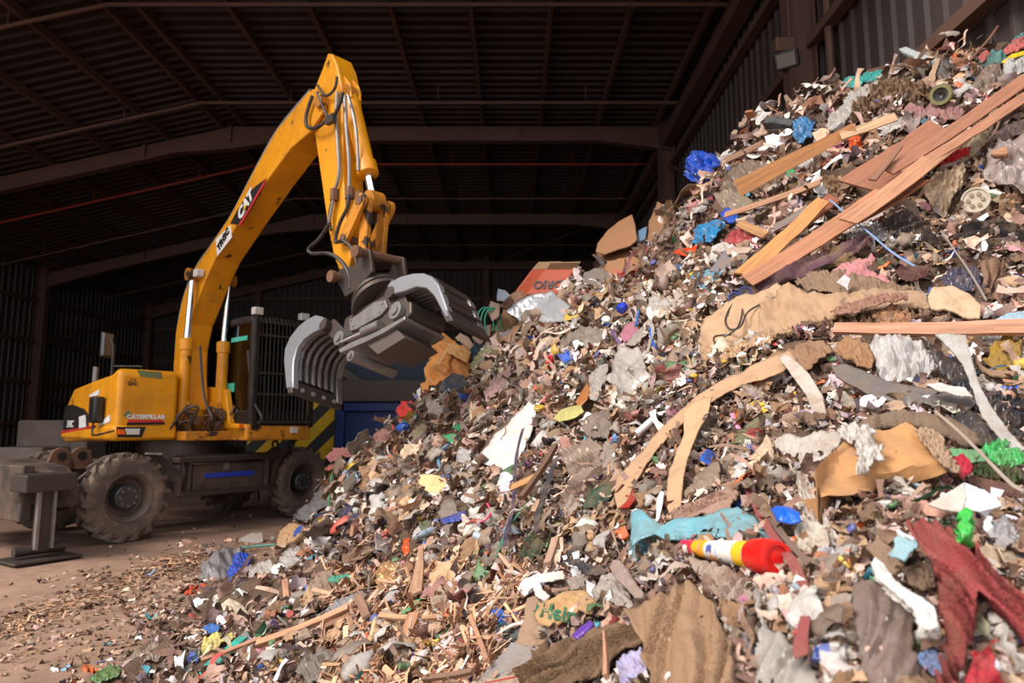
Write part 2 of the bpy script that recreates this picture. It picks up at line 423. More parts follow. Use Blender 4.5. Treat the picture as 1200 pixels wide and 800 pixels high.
add_wheel(-WU, -WV, 1, .1); add_wheel(WU, -WV, 1, .23); add_wheel(-WU, WV, -1, .3); add_wheel(WU, WV, -1, .15)

# ---- under carriage
ch = MB().box(U(0, 0, .82), UU * 2.3, UV * .42, UPZ * .22).build('chassis', M['frame_dirty'], ex, .03)
for u in (-WU, WU): MB().cyl(U(u, -.85, R), U(u, .85, R), .13, n=12).build('axle', M['frame_dirty'], ex, smooth=True)
MB().cyl(U(0, 0, 1.0), U(0, 0, 1.3), .62, n=32).build('slew_ring', M['steel_dark'], ex, smooth=True)
MB().box(U(0, 0, 1.05), UU * .8, UV * .75, UPZ * .04).build('ring_deck', M['frame_dirty'], ex, .01)
sb = MB().box(U(0.02, -.92, .77), UU * .6, UV * .2, UPZ * .2).build('tool_box', M['frame_dirty'], ex, .02)
MB().box(U(0.02, -1.13, .80), UU * .42, UV * .004, UPZ * .035).build('blue_strip', M['blue_tape'], sb)
MB().box(U(-.05, -1.125, .92), UU * .05, UV * .006, UPZ * .05).build('latch', M['steel_grey'], sb)
st = MB().box(U(.0, -1.12, 1.04), UU * .86, UV * .09, UPZ * .035)
st.build('upper_step', M['steel_dark'], ex, .01)
MB().box(U(.0, -1.16, .56), UU * .8, UV * .07, UPZ * .035).build('lower_step', M['steel_dark'], ex, .01)
for u in (-.8, -.66, .66): MB().box(U(u, -1.1, .8), UU * .02, UV * .07, UPZ * .25).build('step_bracket', M['frame_dirty'], ex)
for sgn in (-1, 1):                                                 # curved fenders
    for vv in (-1, 1):
        a0 = [U(sgn * WU - sgn * math.cos(a) * (R + .08), vv * 1.14, R + math.sin(a) * (R + .08)) for a in np.linspace(.05, .95, 8)]
        a1 = [U(sgn * WU - sgn * math.cos(a) * (R + .11), vv * 1.14, R + math.sin(a) * (R + .11)) for a in np.linspace(.95, .05, 8)]
        MB().prism(a0 + a1, UV * (-.42 * vv)).build('fender', M['frame_dirty'], ex)
for u in (WU - .1, WU + .25):                                          # lifting eyes over the front axle
    MB().tube([U(u + .06 * math.cos(a), -.45, 1.2 + .06 * math.sin(a)) for a in np.linspace(0, 2 * math.pi, 13)], .018, 6).build('lifting_eye', M['black'], ex, smooth=True)
for u in (-2.05, -1.8):
    MB().prism([U(u + .13 * math.cos(a), -.5, 1.12 + .12 * math.sin(a)) for a in np.linspace(0, math.pi, 9)] + [U(u - .2, -.5, .95), U(u + .2, -.5, .95)], UV * .05).build('lug_plate', M['hood_brown'], ex, .01)
    MB().cyl(U(u, -.51, 1.13), U(u, -.53, 1.13), .055, n=12).build('lug_hole', M['black'], ex)
# stabilisers at the rear end
def stabiliser(sg):
    vv = -sg                                                        # sg=1 near side
    s_ = MB().prism([U(-2.15, 0, .55), U(-2.15, 0, 1.1), U(-2.15, vv * .95, 1.02), U(-2.15, vv * 1.25, .8), U(-2.15, vv * 1.25, .55)], UU * -.5).build('stabiliser', M['frame_dirty'], ex, .03)
    MB().prism([U(-2.45, vv * .85, 1.06), U(-2.45, vv * 1.3, .98), U(-2.45, vv * 1.3, .62), U(-2.45, vv * .85, .62)], UU * -.36).build('stabiliser_arm', M['frame_dirty'], s_, .02)
    MB().box(U(-2.64, vv * 1.42, .88), UU * .27, UV * .2, UPZ * .1).build('stabiliser_head', M['steel_dark'], s_, .02)
    MB().box(U(-2.64, vv * 1.44, .46), UU * .065, UV * .06, UPZ * .36).build('stabiliser_leg', M['steel_dark'], s_, .01)
    for d in (-.08, .08): MB().box(U(-2.64 + d, vv * 1.52, .48), UU * .015, UV * .03, UPZ * .34).build('leg_rail', M['steel_grey'], s_)
    MB().cyl(U(-2.9, vv * 1.44, .13), U(-2.38, vv * 1.44, .13), .055, n=10).build('foot_pin', M['steel_dark'], s_, smooth=True)
    MB().prism([U(-3.0, vv * 1.2, .02), U(-2.3, vv * 1.2, .02), U(-2.3, vv * 1.72, .02), U(-3.0, vv * 1.72, .02)], UPZ * .03).build('foot_pad', M['steel_dark'], s_, .015)
stabiliser(1); stabiliser(-1)
MB().box(U(-2.75, -.2, .75), UU * .06, UV * 1.1, UPZ * .32).build('blade_beam', M['frame_dirty'], ex, .02)

# ---- upper carriage
ZB = 1.34
deck = plate([(-1.9, ZB), (.55, ZB), (.55, ZB + .12), (-1.9, ZB + .12)], -1.2, 1.25).build('deck', M['steel_dark'], ex, .02)
FT = .66                                                            # front plane of the right-hand housing
rr_ = prof([(73, 518), (74, 502), (78, 474), (86, 455), (108, 446), (130, 438)], -1.25)
zt = max(z for t, z in rr_) + .08
hs = plate(rr_ + [(FT - .12, zt), (FT, zt - .06), (FT, ZB)], -1.25, -.42).build('engine_housing', M['yellow'], ex, .11, seg=4, smooth=True)
tr = rr_[0][0]
cw = plate([(tr, ZB + .02), (tr - .05, ZB + .3), (tr + .05, ZB + .75), (tr + .8, ZB + .9), (tr + .8, ZB + .02)], -1.0, 1.2).build('counterweight', M['yellow'], ex, .1, seg=4, smooth=True)
sk = plate([(tr - .03, ZB - .03), (FT + .02, ZB - .03), (FT + .02, ZB + .2), (tr - .03, ZB + .12)], -1.28, -.42).build('lower_skirt', M['yellow'], ex, .05, smooth=True)
def decal(pts, s, m, name, parent, out=.006):
    """flat patch painted on the right-hand side: pixels on plane s"""
    return plate(prof(pts, s), s, s - out).build(name, m, parent)
sS = -1.252
decal([(75, 503), (78, 476), (86, 474), (99, 479), (103, 484), (104, 500), (113, 499), (113, 502), (80, 507)], sS, M['black'], 'vent_panel', hs, .02)
decal([(74, 505), (112, 498), (112, 500.5), (74, 508)], sS, M['red_paint'], 'red_stripe', hs, .03)
decal([(105, 463), (117, 456), (116, 463), (106, 465)], sS, M['white_paint'], 'sticker', hs, .01)
decal([(95, 488), (102, 486), (103, 501), (95, 502)], sS, M['white_paint'], 'sticker', hs, .03)
decal([(116, 497), (129, 486), (129, 494), (117, 499)], sS, M['white_paint'], 'sticker', hs, .01)
t_, z_ = bp(85, 497, sS)
text('318C', .15, W(t_, sS - .035, z_), XF, UPZ, M['white_paint'], hs, shear=.2, bold=.004)
t_, z_ = bp(112, 480, -1.34)
gb = MB().box(W(t_, -1.33, z_), XF * .13, XLft * .07, UPZ * .19).build('side_mirror_back', M['black'], ex, .03, smooth=True)
MB().box(W(t_ + .02, -1.41, z_), XF * .03, XLft * .01, UPZ * .14).build('mirror_rib', M['black'], gb)
MB().tube(smooth_path([W(t_ + .02, -1.36, z_ - .15), W(t_ + .03, -1.37, z_ - .34), W(t_ + .3, -1.4, z_ - .36), W(FT + .08, -1.3, z_ - .3)]), .014, 6).build('mirror_bracket', M['black'], gb, smooth=True)
# front face of the housing
def face(pts, t, m, name, parent, out=.008):
    q = [bf(x, y, t) for x, y in pts]
    return MB().prism([W(t, s, z) for s, z in q], XF * out).build(name, m, parent)
tf = FT + .001
face([(160, 433.5), (189, 436), (190, 444), (165, 441)], tf, M['green_patch'], 'hatch_patch', hs)
face([(150, 492), (189, 492), (192, 494.5), (149, 495)], tf, M['red_paint'], 'red_stripe', hs, .02)
face([(149, 495), (192, 494.5), (193, 497), (148, 498)], tf, M['black'], 'black_stripe', hs, .02)
s_, z_ = bf(171, 488.5, tf)
text('CATERPILLAR', .085, W(tf + .01, s_, z_), XLft, UPZ, M['white_paint'], hs, bold=.004)
face([(144, 486), (150, 480), (155, 486), (149, 490)], tf, M['green_patch'], 'warning_sticker', hs, .012)
face([(147, 502), (163, 502), (162, 509), (147, 509)], tf + .05, M['lamp_lens'], 'head_lamp', ex, .04)
face([(138, 503), (145, 503), (145, 509), (138, 509)], tf + .05, M['orange_lens'], 'indicator', ex, .04)
face([(136, 500), (170, 500), (165, 512), (137, 512)], tf, M['black'], 'lamp_recess', hs, .03)
# mirror on its post, exhaust
t_, z_ = bp(131, 437, -1.2)
mp_ = MB().tube(smooth_path([W(t_, -1.2, z_ - .1), W(t_, -1.2, z_ + .35), W(t_ - .06, -1.22, z_ + .5)]), .022, 8).build('mirror_post', M['black'], ex, smooth=True)
t2, z2 = bp(125, 404, -1.24)
MB().box(W(t2, -1.24, z2), (XF * .6 - XLft * .8) * .12, (XF * .8 + XLft * .6) * .025, UPZ * .19).build('mirror_head', M['black'], mp_, .02, smooth=True)
MB().box(W(t2 + .03, -1.24, z2) + (XF * .8 + XLft * .6) * .002, (XF * .6 - XLft * .8) * .10, (XF * .8 + XLft * .6) * .02, UPZ * .165).build('mirror_glass', M['mirror'], mp_)
MB().tube([W(t_, -1.2, z_ + .1), W(t_ + .3, -.9, z_ + .1), W(t_ + .3, -.9, z_ - .1)], .014, 6).build('mirror_stay', M['black'], mp_)
t_, z_ = bp(112, 441, -.9)
MB().cyl(W(t_, -.9, z_ - .3), W(t_, -.9, z_ + .16), .05, n=12).build('exhaust_pipe', M['steel_grey'], ex, smooth=True)

# ---- cab on the far (left-hand) side
T1, S0, S1 = 1.36, .36, 1.32
T0 = -.35; ZT = 3.22
cab = plate([(T0, ZB + .1), (T1, ZB + .1), (T1, ZB + .42), (T0, ZB + .42)], S0, S1).build('cab', M['black'], ex, .03)
roof_ = plate([(T0, ZT - .12), (T1 - .02, ZT - .12), (T1 - .02, ZT - .02), (T1 - .25, ZT), (T0 + .1, ZT), (T0, ZT - .05)], S0 - .02, S1 + .02).build('cab_roof', M['black'], cab, .03)
for t, s, w_ in ((T1 - .05, S0 + .05, .06), (T1 - .05, S1 - .05, .06), (T0 + .05, S0 + .05, .06), (T0 + .05, S1 - .05, .06), (.35, S1 - .04, .04)):
    MB().box(W(t, s, (ZB + ZT) / 2 + .1), XF * w_, XLft * w_, UPZ * ((ZT - ZB) / 2 - .15)).build('cab_post', M['black'], cab, .025)
MB().box(W((T0 + T1) / 2, S0 + .03, (ZB + ZT) / 2 + .15), XF * ((T1 - T0) / 2 - .08), XLft * .006, UPZ * .78).build('side_window', M['glass'], cab)
MB().box(W((T0 + T1) / 2, S1 - .03, (ZB + ZT) / 2 + .15), XF * ((T1 - T0) / 2 - .08), XLft * .006, UPZ * .78).build('door_window', M['glass'], cab)
MB().box(W(T1 - .04, (S0 + S1) / 2, (ZB + ZT) / 2 + .15), XF * .006, XLft * .4, UPZ * .8).build('windscreen', M['glass'], cab)
MB().box(W(T0 + .03, (S0 + S1) / 2, (ZB + ZT) / 2 + .15), XF * .02, XLft * .42, UPZ * .8).build('rear_panel', M['black'], cab)
MB().box(W(T1 - .5, S0 + .015, ZT - .34), XF * .26, XLft * .006, UPZ * .035).build('window_reflection', M['teal_strip'], cab)  # reflection in the side glass, put in as thin teal strips
MB().box(W(T1 - .75, S0 + .015, ZB + .78), XF * .16, XLft * .006, UPZ * .07).build('window_reflection', M['teal_strip'], cab)
GT = T1 + .1                                                        # guard in front of the windscreen
for i in range(15):
    s = S0 + .02 + (S1 - S0 - .02) * i / 14
    MB().tube([W(GT - .1, s, ZT - .02), W(GT, s, ZT - .1), W(GT, s, ZB + .22)], .013, 6).build('guard_bar', M['black'], cab)
for z in (ZT - .12, ZT - .32, ZB + .98, ZB + .66, ZB + .24):
    MB().box(W(GT + .015, (S0 + S1) / 2, z), XF * .012, XLft * ((S1 - S0) / 2 + .02), UPZ * .016).build('guard_rail', M['steel_dark'], cab)
for s in (S0, S1): MB().box(W(GT, s, (ZB + ZT) / 2 + .06), XF * .03, XLft * .03, UPZ * ((ZT - ZB) / 2 - .1)).build('guard_frame', M['black'], cab)
for s in (S0 + .06, S1 - .1): MB().box(W(T1 - .04, s, ZT + .06), XF * .06, XLft * .075, UPZ * .06).build('work_lamp', M['lamp_lens'], cab, .015)
seat = MB().box(W(.45, .82, ZB + .62), XF * .26, XLft * .26, UPZ * .07).box(W(.22, .82, ZB + 1.05), XF * .07, XLft * .25, UPZ * .42)
seat.build('operator_seat', M['frame_dirty'], cab, .03)
M['jacket'] = mat('blue_jacket', (30, 120, 190), .8, dirt=.2)
MB().prism([W(.31, .6, ZB + 1.3), W(.31, 1.0, ZB + 1.36), W(.33, 1.04, ZB + .9), W(.33, .7, ZB + .82)], XF * .08).build('jacket_on_seat', M['jacket'], cab, .03)
MB().cyl(W(1.0, .82, ZB + .4), W(.85, .82, ZB + .95), .03).build('steering_column', M['black'], cab)
MB().tube([W(.85 - .03 * math.sin(a), .82 + .18 * math.cos(a), ZB + .97 + .16 * math.sin(a)) for a in np.linspace(0, 6.283, 15)], .015, 6).build('steering_wheel', M['black'], cab)
# yellow apron below the cab and in front of the boom foot
ap = plate([(-.3, ZB - .02), (GT - .03, ZB - .02), (GT - .03, ZB + .2), (.9, ZB + .22), (.7, ZB + .75), (.2, ZB + .8), (-.3, ZB + .8)], .26, .36).build('cab_apron', M['yellow'], ex, .02)
plate([(.5, ZB - .04), (GT, ZB - .04), (GT, ZB + .18), (.5, ZB + .18)], .26, 1.32).build('front_sill', M['yellow_greasy'], ex, .03)
plate([(.35, ZB - .04), (FT + .3, ZB - .04), (FT + .3, ZB + .1), (.35, ZB + .1)], -.42, .3).build('boom_foot_sill', M['yellow_greasy'], ex, .02)
face([(280, 497), (285, 497), (285, 501), (280, 501)], GT + .01, M['orange_lens'], 'indicator', ex, .02)
face([(340, 500), (347, 500), (347, 507), (340, 507)], GT + .01, M['lamp_lens'], 'head_lamp', ex, .05)

# ---- boom
BW = .2
bu = [(362, 106), (324, 152), (297, 200), (270, 252), (246, 288), (228, 314), (214, 348), (206, 388), (203, 430), (204, 472)]
bl = [(214, 480), (213, 440), (214, 410), (220, 380), (230, 355), (241, 327), (252, 303), (281, 258), (313, 211), (340, 174), (368, 150), (376, 128)]
boom_p = prof(bu, -BW) + prof(bl, -BW)
boom = plate(boom_p, -BW, BW).build('boom', M['yellow'], ex, .018)
# weld-on strip along the boom's back and hose run
bk = prof(bu, -BW)
MB().tube(smooth_path([W(t - .03, -BW + .05, z + .03) for t, z in bk[:9]], 4), .028, 8).build('boom_pipe', M['steel_grey'], ex, smooth=True)
MB().tube(smooth_path([W(t - .03, -BW + .14, z + .03) for t, z in bk[:9]], 4), .028, 8).build('boom_pipe', M['steel_grey'], ex, smooth=True)
def boom_decal(pts, m, name, out): return plate(prof(pts, -BW), -BW + .002, -BW - out).build(name, m, boom)
boom_decal([(270, 262), (278, 247), (288, 231), (300, 218), (312.5, 209), (305, 226), (295, 243), (283, 264)], M['black'], 'logo_plate', .006)
boom_decal([(312.5, 209), (310, 217), (300, 234), (291, 250), (283, 264), (280, 264), (291, 246), (303, 225)], M['red_paint'], 'logo_stripe', .012)
boom_decal([(253, 281), (270, 263.5), (272, 278), (255, 300)], M['white_paint'], 'name_plate', .006)
def along_boom(a, b):
    ta, za = bp(*a, -BW); tb, zb = bp(*b, -BW)
    d = W(tb, 0, zb) - W(ta, 0, za); d.normalize(); return d, -XLft.cross(d) * -1
d_, u_ = along_boom((264, 299), (313, 211))
u_ = d_.cross(-XLft) * -1
if u_.z < 0: u_ = -u_
t_, z_ = bp(288.5, 241, -BW)
text('CAT', .235, W(t_, -BW - .016, z_), d_, u_, M['white_paint'], boom, shear=.15, bold=.012)
q_ = W(t_, -BW - .03, z_) - u_ * .07
MB().prism([q_ - d_ * .06, q_ + d_ * .06, q_ + u_ * .07], -XLft * .006).build('logo_triangle', M['hazard_yellow'], boom)
t_, z_ = bp(262.5, 281, -BW)
text('TRGC', .15, W(t_, -BW - .016, z_), d_, u_, M['black'], boom, shear=.1, bold=.006)
# boom foot bracket
plate([(.1, ZB), (.75, ZB), (.6, ZB + .55), (.2, ZB + .55)], -.27, -.22).build('boom_bracket', M['yellow_greasy'], ex, .02)
plate([(.1, ZB), (.75, ZB), (.6, ZB + .55), (.2, ZB + .55)], .22, .27).build('boom_bracket', M['yellow_greasy'], ex, .02)
# boom cylinders
def ram(name, p0, p1, p2, r, rr):
    """barrel p0->p1, rod p1->p2"""
    p0, p1, p2 = V(p0), V(p1), V(p2); d = (p1 - p0).normalized()
    c = MB().lathe(p0, d, [(0, r * .9), (.05, r), ((p1 - p0).length - .18, r), ((p1 - p0).length - .18, r * 1.22), ((p1 - p0).length - .02, r * 1.22), ((p1 - p0).length, r * .9)], 20).build(name, M['yellow'], ex, smooth=True)
    MB().cyl(p1 - d * .02, p2, rr, n=14).build('piston_rod', M['chrome'], c, smooth=True)
    ax = XLft
    for p in (p0, p2): MB().cyl(p - ax * .09, p + ax * .09, r * 1.15, n=16).build('ram_eye', M['yellow_greasy'], c, smooth=True)
    return c
for s in (-.29, .29):
    a = bp(213, 494, -.29); b = bp(219, 396, -.29); c = bp(226, 322, -.29)
    ram('boom_ram', W(a[0], s, a[1]), W(b[0], s, b[1]), W(c[0], s, c[1]), .085, .045)
t_, z_ = bp(226, 322, -.29)
MB().cyl(W(t_, -.36, z_), W(t_, .36, z_), .055, n=16).build('ram_pin', M['hood_brown'], ex, smooth=True)
t_, z_ = bp(232, 320, -.28)
MB().box(W(t_, -.27, z_), XF * .07, XLft * .06, UPZ * .06).build('boom_lamp', M['lamp_lens'], ex, .015)
# greasy hose bundle at the boom foot
for i in range(16):
    s0 = random.uniform(-.38, .38); t0 = FT + random.uniform(-.1, .12)
    pts = [W(t0, s0, ZB + .05), W(t0 + .12 + random.uniform(0, .15), s0 + random.uniform(-.1, .1), ZB + .3 + random.uniform(-.1, .2)), W(t0 + random.uniform(0, .2), s0 + random.uniform(-.2, .2), ZB + .2 + random.uniform(0, .3)), W(t0 - .05, s0 + random.uniform(-.2, .2), ZB + .12)]
    MB().tube(smooth_path(pts, 4), random.uniform(.014, .024), 6).build('foot_hose', M['hose' if i % 2 else 'hood_brown'], ex, smooth=True)
for i in range(6):
    p = W(FT + random.uniform(-.05, .12), random.uniform(-.33, .33), ZB + random.uniform(.1, .4))
    MB().box(p, XF * .06, XLft * .05, UPZ * .06).build('valve_block', M['hood_brown'], ex, .015)
for sg in (-1, 1):
    q = [bp(x, y, -.5) for x, y in ((222, 405), (224, 440), (228, 470), (236, 488), (232, 496))]
    MB().tube(smooth_path([W(t + .05, sg * .37, z) for t, z in q], 4), .02, 8).build('ram_hose', M['hose'], ex, smooth=True)

# ---- stick (dipper arm)
SWD = .15
sp = prof([(384, 62), (377, 82), (367, 107), (366, 140), (375, 201), (384, 265), (391, 300), (397, 316), (408, 316), (411, 302), (406, 265), (401, 190), (402, 140), (400, 100), (395, 76), (389, 63)], -SWD)
stick = plate(sp, -SWD, SWD).build('stick', M['yellow'], ex, .02)
t_, z_ = bp(374, 118, -.24)
MB().cyl(W(t_, -.26, z_), W(t_, .26, z_), .09, n=20).build('boom_pin', M['yellow_greasy'], ex, smooth=True)
# boom nose cheeks
for s in (-.21, .17):
    MB().prism([W(t, s, z) for t, z in prof([(352, 120), (366, 104), (378, 110), (380, 128), (366, 150)], -.21)], XLft * .04).build('boom_cheek', M['yellow'], ex, .01)
# bucket ram in front of the stick
a = bp(410, 112, 0); b = bp(432, 206, 0); c = bp(438, 236, 0)
ram('stick_ram', W(a[0], 0, a[1]), W(b[0], 0, b[1]), W(c[0], 0, c[1]), .105, .055)
a_ = bp(404, 84, 0)
plate([bp(398, 78, 0), bp(416, 100, 0), bp(418, 116, 0), bp(404, 124, 0)], -.08, -.05).build('ram_bracket', M['yellow'], ex, .01)
plate([bp(398, 78, 0), bp(416, 100, 0), bp(418, 116, 0), bp(404, 124, 0)], .05, .08).build('ram_bracket', M['yellow'], ex, .01)
# linkage
K = bp(440, 240, 0); SP = bp(404, 280, -.2); CP = bp(436, 298, 0)
def bar(name, a, b, s, w, th, m, r=None):
    a, b = W(a[0], s, a[1]), W(b[0], s, b[1]); d = (b - a).normalized(); n = d.cross(XLft).normalized()
    pts = []
    for k in range(9):
        an = math.pi / 2 + math.pi * k / 8; pts.append(a + (d * math.cos(an) + n * math.sin(an)) * w)
    for k in range(9):
        an = -math.pi / 2 + math.pi * k / 8; pts.append(b + (d * math.cos(an) + n * math.sin(an)) * w * .85)
    return MB().prism([p - XLft * th / 2 for p in pts], XLft * th).build(name, m, ex, .008)
for s in (-.2, .2): bar('rocker_link', K, SP, s, .09, .06, M['yellow_greasy'])
for s in (-.12, .12): bar('tipping_link', K, CP, s, .085, .06, M['yellow_greasy'])
for p, w_ in ((K, .24), (SP, .24), (CP, .24)): MB().cyl(W(p[0], -w_, p[1]), W(p[0], w_, p[1]), .05, n=16).build('link_pin', M['hood_brown'], ex, smooth=True)
# hydraulic lines on the stick
def hose(pts, s, r=.018, name='stick_hose', m='hose', ds=0):
    q = [bp(x, y, s) for x, y in pts]
    MB().tube(smooth_path([W(t, s + ds * i, z) for i, (t, z) in enumerate(q)], 5), r, 8).build(name, M[m], ex, smooth=True)
hose([(395, 108), (394, 140), (396, 170), (397, 205), (391, 226)], -.19, .022, 'stick_pipe', 'steel_grey')
hose([(391, 230), (388, 248), (384, 268)], -.21, .02, 'stick_pipe', 'steel_grey')
hose([(386, 262), (374, 280), (362, 291), (366, 297), (385, 297), (400, 306), (409, 322), (411, 338)], -.26, .024)
hose([(404, 112), (406, 150), (409, 190), (409, 222)], -.18, .022, 'stick_pipe', 'steel_grey')
hose([(409, 228), (407, 243), (398, 262), (393, 283), (402, 282), (414, 293), (418, 312), (413, 335)], -.24, .022)
hose([(408, 112), (417, 150), (420, 200)], -.14, .02, 'stick_pipe', 'steel_grey')
hose([(366, 112), (359, 135), (360, 148), (370, 150), (382, 142), (390, 138), (398, 122), (402, 108)], -.26, .024)
hose([(372, 108), (378, 124), (384, 138)], -.25, .02)
hose([(372, 100), (382, 112), (392, 104), (395, 90)], -.22, .018)
hose([(392, 226), (386, 250), (388, 270)], -.2, .018)
for px_, py_ in ((391, 228), (409, 226), (421, 232)):
    t_, z_ = bp(px_, py_, -.2)
    MB().cyl(W(t_, -.19, z_ - .07), W(t_, -.19, z_ + .07), .055, n=8).build('hose_coupling', M['hood_brown'], ex)
t_, z_ = bp(385, 139, -.3)
MB().box(W(t_, -.27, z_), XF * .08, XLft * .03, UPZ * .05).build('hose_clamp', M['steel_dark'], ex)

# ---- coupler and rotator
GN = -.3                                                           # near plane of the grapple
for s0, s1 in ((-.27, -.22), (.2, .25)):
    plate(prof([(391, 322), (400, 314), (417, 311), (424, 290), (433, 292), (436, 318), (420, 338), (404, 348)], -.27), s0, s1).build('coupler_plate', M['steel_dark'], ex, .012)
for px_, py_ in ((390, 324), (419, 295)):
    t_, z_ = bp(px_, py_, -.36)
    MB().cyl(W(t_, -.36, z_), W(t_, .24, z_), .05, n=14).cyl(W(t_, -.4, z_), W(t_, -.34, z_), .07, n=14).build('coupler_pin', M['hood_brown'], ex, smooth=True)

# ---- grapple: outlines on its near plane, real width along GW
GWD = (XLft * .965 - UPZ * .26).normalized()
GP0 = XC + XLft * GN
def gp(px, py): return onplane(px, py, GP0 + XF * 4.4 + UPZ * 2.9, GWD)
GJ = (XF - GWD * XF.dot(GWD)).normalized()

WID = .52
def gplate(pts, d0, d1, name, m, parent, bevel=.01, smooth=False):
    return MB().prism([gp(x, y) + GWD * d0 for x, y in pts], GWD * (d1 - d0)).build(name, m, parent, bevel, smooth=smooth)
# rotator between coupler and grapple
c0 = gp(424, 338) + GWD * WID / 2; ax = (gp(440, 372) - gp(425, 338)).normalized()
rot = MB().lathe(c0 - ax * .14, ax, [(0, .15), (.02, .26), (.16, .28), (.16, .33), (.2, .33), (.2, .3), (.27, .3), (.27, .36), (.33, .36)], 28).build('rotator', M['steel_dark'], ex, smooth=True)
gplate([(414, 336), (428, 318), (452, 322), (457, 334), (440, 346), (416, 352)], .1, WID - .1, 'rotator_housing', M['steel_dark'], ex, .02)
gf = gplate([(402, 372), (420, 360), (446, 346), (462, 350), (480, 352), (480, 366), (474, 372), (440, 388), (412, 404), (402, 408), (392, 404), (391, 394), (400, 384)], .02, WID - .02, 'grapple_frame', M['steel_dark'], ex, .02)
gplate([(410, 376), (440, 354), (452, 352), (455, 360), (446, 370), (418, 386), (411, 388)], -.012, .02, 'cover_plate', M['steel_grey'], gf, .006)
for p in ((415, 382), (413, 375), (449, 356), (446, 366)): MB().cyl(gp(*p) - GWD * .025, gp(*p), .014, n=8).build('cover_bolt', M['steel_bright'], gf)
gplate([(398, 410), (412, 402), (430, 394), (452, 384), (476, 371), (476, 375), (452, 390), (428, 402), (400, 414)], -.02, WID + .02, 'frame_lip', M['steel_grey'], gf, .008)
gplate([(424, 400), (462, 384), (472, 394), (440, 414)], .03, WID - .03, 'deflector_plate', M['grey_band'], gf, .006)
MB().cyl(gp(403, 401) - GWD * .03, gp(428, 390) - GWD * .03, .022, n=10).build('jaw_ram_rod', M['chrome'], gf, smooth=True)
MB().cyl(gp(428, 390) - GWD * .03, gp(448, 381) - GWD * .03, .05, n=12).build('jaw_ram', M['steel_grey'], gf, smooth=True)
for p, r_ in (((400, 397), .085), ((466, 365), .095), ((414, 418), .06)):
    MB().cyl(gp(*p) - GWD * .04, gp(*p) + GWD * (WID + .04), r_, n=18).cyl(gp(*p) - GWD * .06, gp(*p) - GWD * .04, r_ * .55, n=12).build('jaw_pin', M['steel_grey'], gf, smooth=True)
def jaw(outer, inner, WID, name='grapple_jaw', ribs=7):
    """near and far J-shaped side plates, a cutting edge, curved tines and cross bars between them"""
    out = outer + inner
    near = gplate(out, -.03, .05, name, M['steel_bright'], ex, .012, True)
    gplate(out, WID - .05, WID + .03, 'far_side_plate', M['steel_grey'], near, .012)
    n = len(inner)
    def offs(pts, k):
        c = [V(p) for p in pts]; return c
    inn = [gp(*p) for p in inner][::-1]                              # from root to tip
    outp = [gp(*p) for p in outer]
    mid = []
    m = min(len(inn), len(outp))
    cen = []
    for i in range(9):
        a = i / 8
        pi = sample(inn, a)
        po = sample(outp, a)
        cen.append((pi, po))
    for k in range(1, ribs):
        d = WID * k / ribs
        mb = MB()
        cc_ = cen[:-1]; pts = [pi.lerp(po, .12) for pi, po in cc_] + [pi.lerp(po, .66) for pi, po in reversed(cc_)]
        mb.prism([p + GWD * (d - .024) for p in pts], GWD * .048)
        mb.build('tine', M['steel_grey'], near, .016)
    # back sheet behind the tines
    pts = [pi.lerp(po, .66) for pi, po in cen] + [pi.lerp(po, .80) for pi, po in reversed(cen)]
    MB().prism([p + GWD * .04 for p in pts], GWD * (WID - .08)).build('jaw_shell', M['steel_dark'], near)
    for k in range(1, 8):                                            # ribs outside
        pi, po = cen[k]
        e = (po - pi).normalized()
        MB().box(po.lerp(pi, .1) + GWD * WID / 2, GWD * (WID / 2), e * .02, e.cross(GWD) * .02).build('cross_bar', M['steel_dark'], near)
    tip = cen[-1]; e = (tip[1] - tip[0]).normalized(); dn = (tip[0] - cen[-2][0]).normalized()
    q = (tip[0] + tip[1]) / 2
    ed = MB().box(q - dn * .02 + GWD * WID / 2, GWD * (WID / 2 + .03), e * .05, dn * .09).build('cutting_edge', M['steel_dark'], near, .01)
    for k in range(4):
        c = q - dn * .01 - e * .05 + GWD * WID * (k + .7) / 4.3
        MB().cyl(c, c - e * .02, .026, n=10).build('edge_bolt', M['steel_bright'], near, smooth=True)
    MB().cyl(cen[0][0].lerp(cen[0][1], .5) - GWD * .04, cen[0][0].lerp(cen[0][1], .5) + GWD * (WID + .04), .07, n=16).build('jaw_hinge', M['steel_dark'], near, smooth=True)
def sample(pts, a):
    L = [0]
    for i in range(len(pts) - 1): L.append(L[-1] + (pts[i + 1] - pts[i]).length)
    d = a * L[-1]
    for i in range(len(pts) - 1):
        if d <= L[i + 1] + 1e-9: return pts[i].lerp(pts[i + 1], (d - L[i]) / max(1e-9, L[i + 1] - L[i]))
    return pts[-1]
jaw([(383, 378), (380, 372), (372, 370), (362, 375), (352, 383), (342, 396), (336, 410), (335, 424), (337, 446), (338, 456)],
    [(346, 455), (346, 440), (346.5, 424), (350, 409), (358, 398), (368, 391), (380, 385)], .64)
jaw([(457, 342), (456.5, 336), (460, 331), (472, 325), (486, 321.5), (498, 321), (508, 325), (516, 334), (522, 350), (527, 364), (529.5, 372)],
    [(524, 373), (518, 361), (511, 348), (502, 339), (490, 337), (477, 342), (462, 346)], .46)
for p, q_ in (((383, 380), (400, 397)), ((462, 338), (468, 366))):   # arms from the jaws to their pins
    a, b = gp(*p), gp(*q_); d = (b - a)
    for k in (.04, WID - .1):
        MB().box((a + b) / 2 + GWD * (k + .03), d / 2 * 1.1, d.normalized().cross(GWD) * .09, GWD * .03).build('jaw_arm', M['steel_dark'], ex, .01)

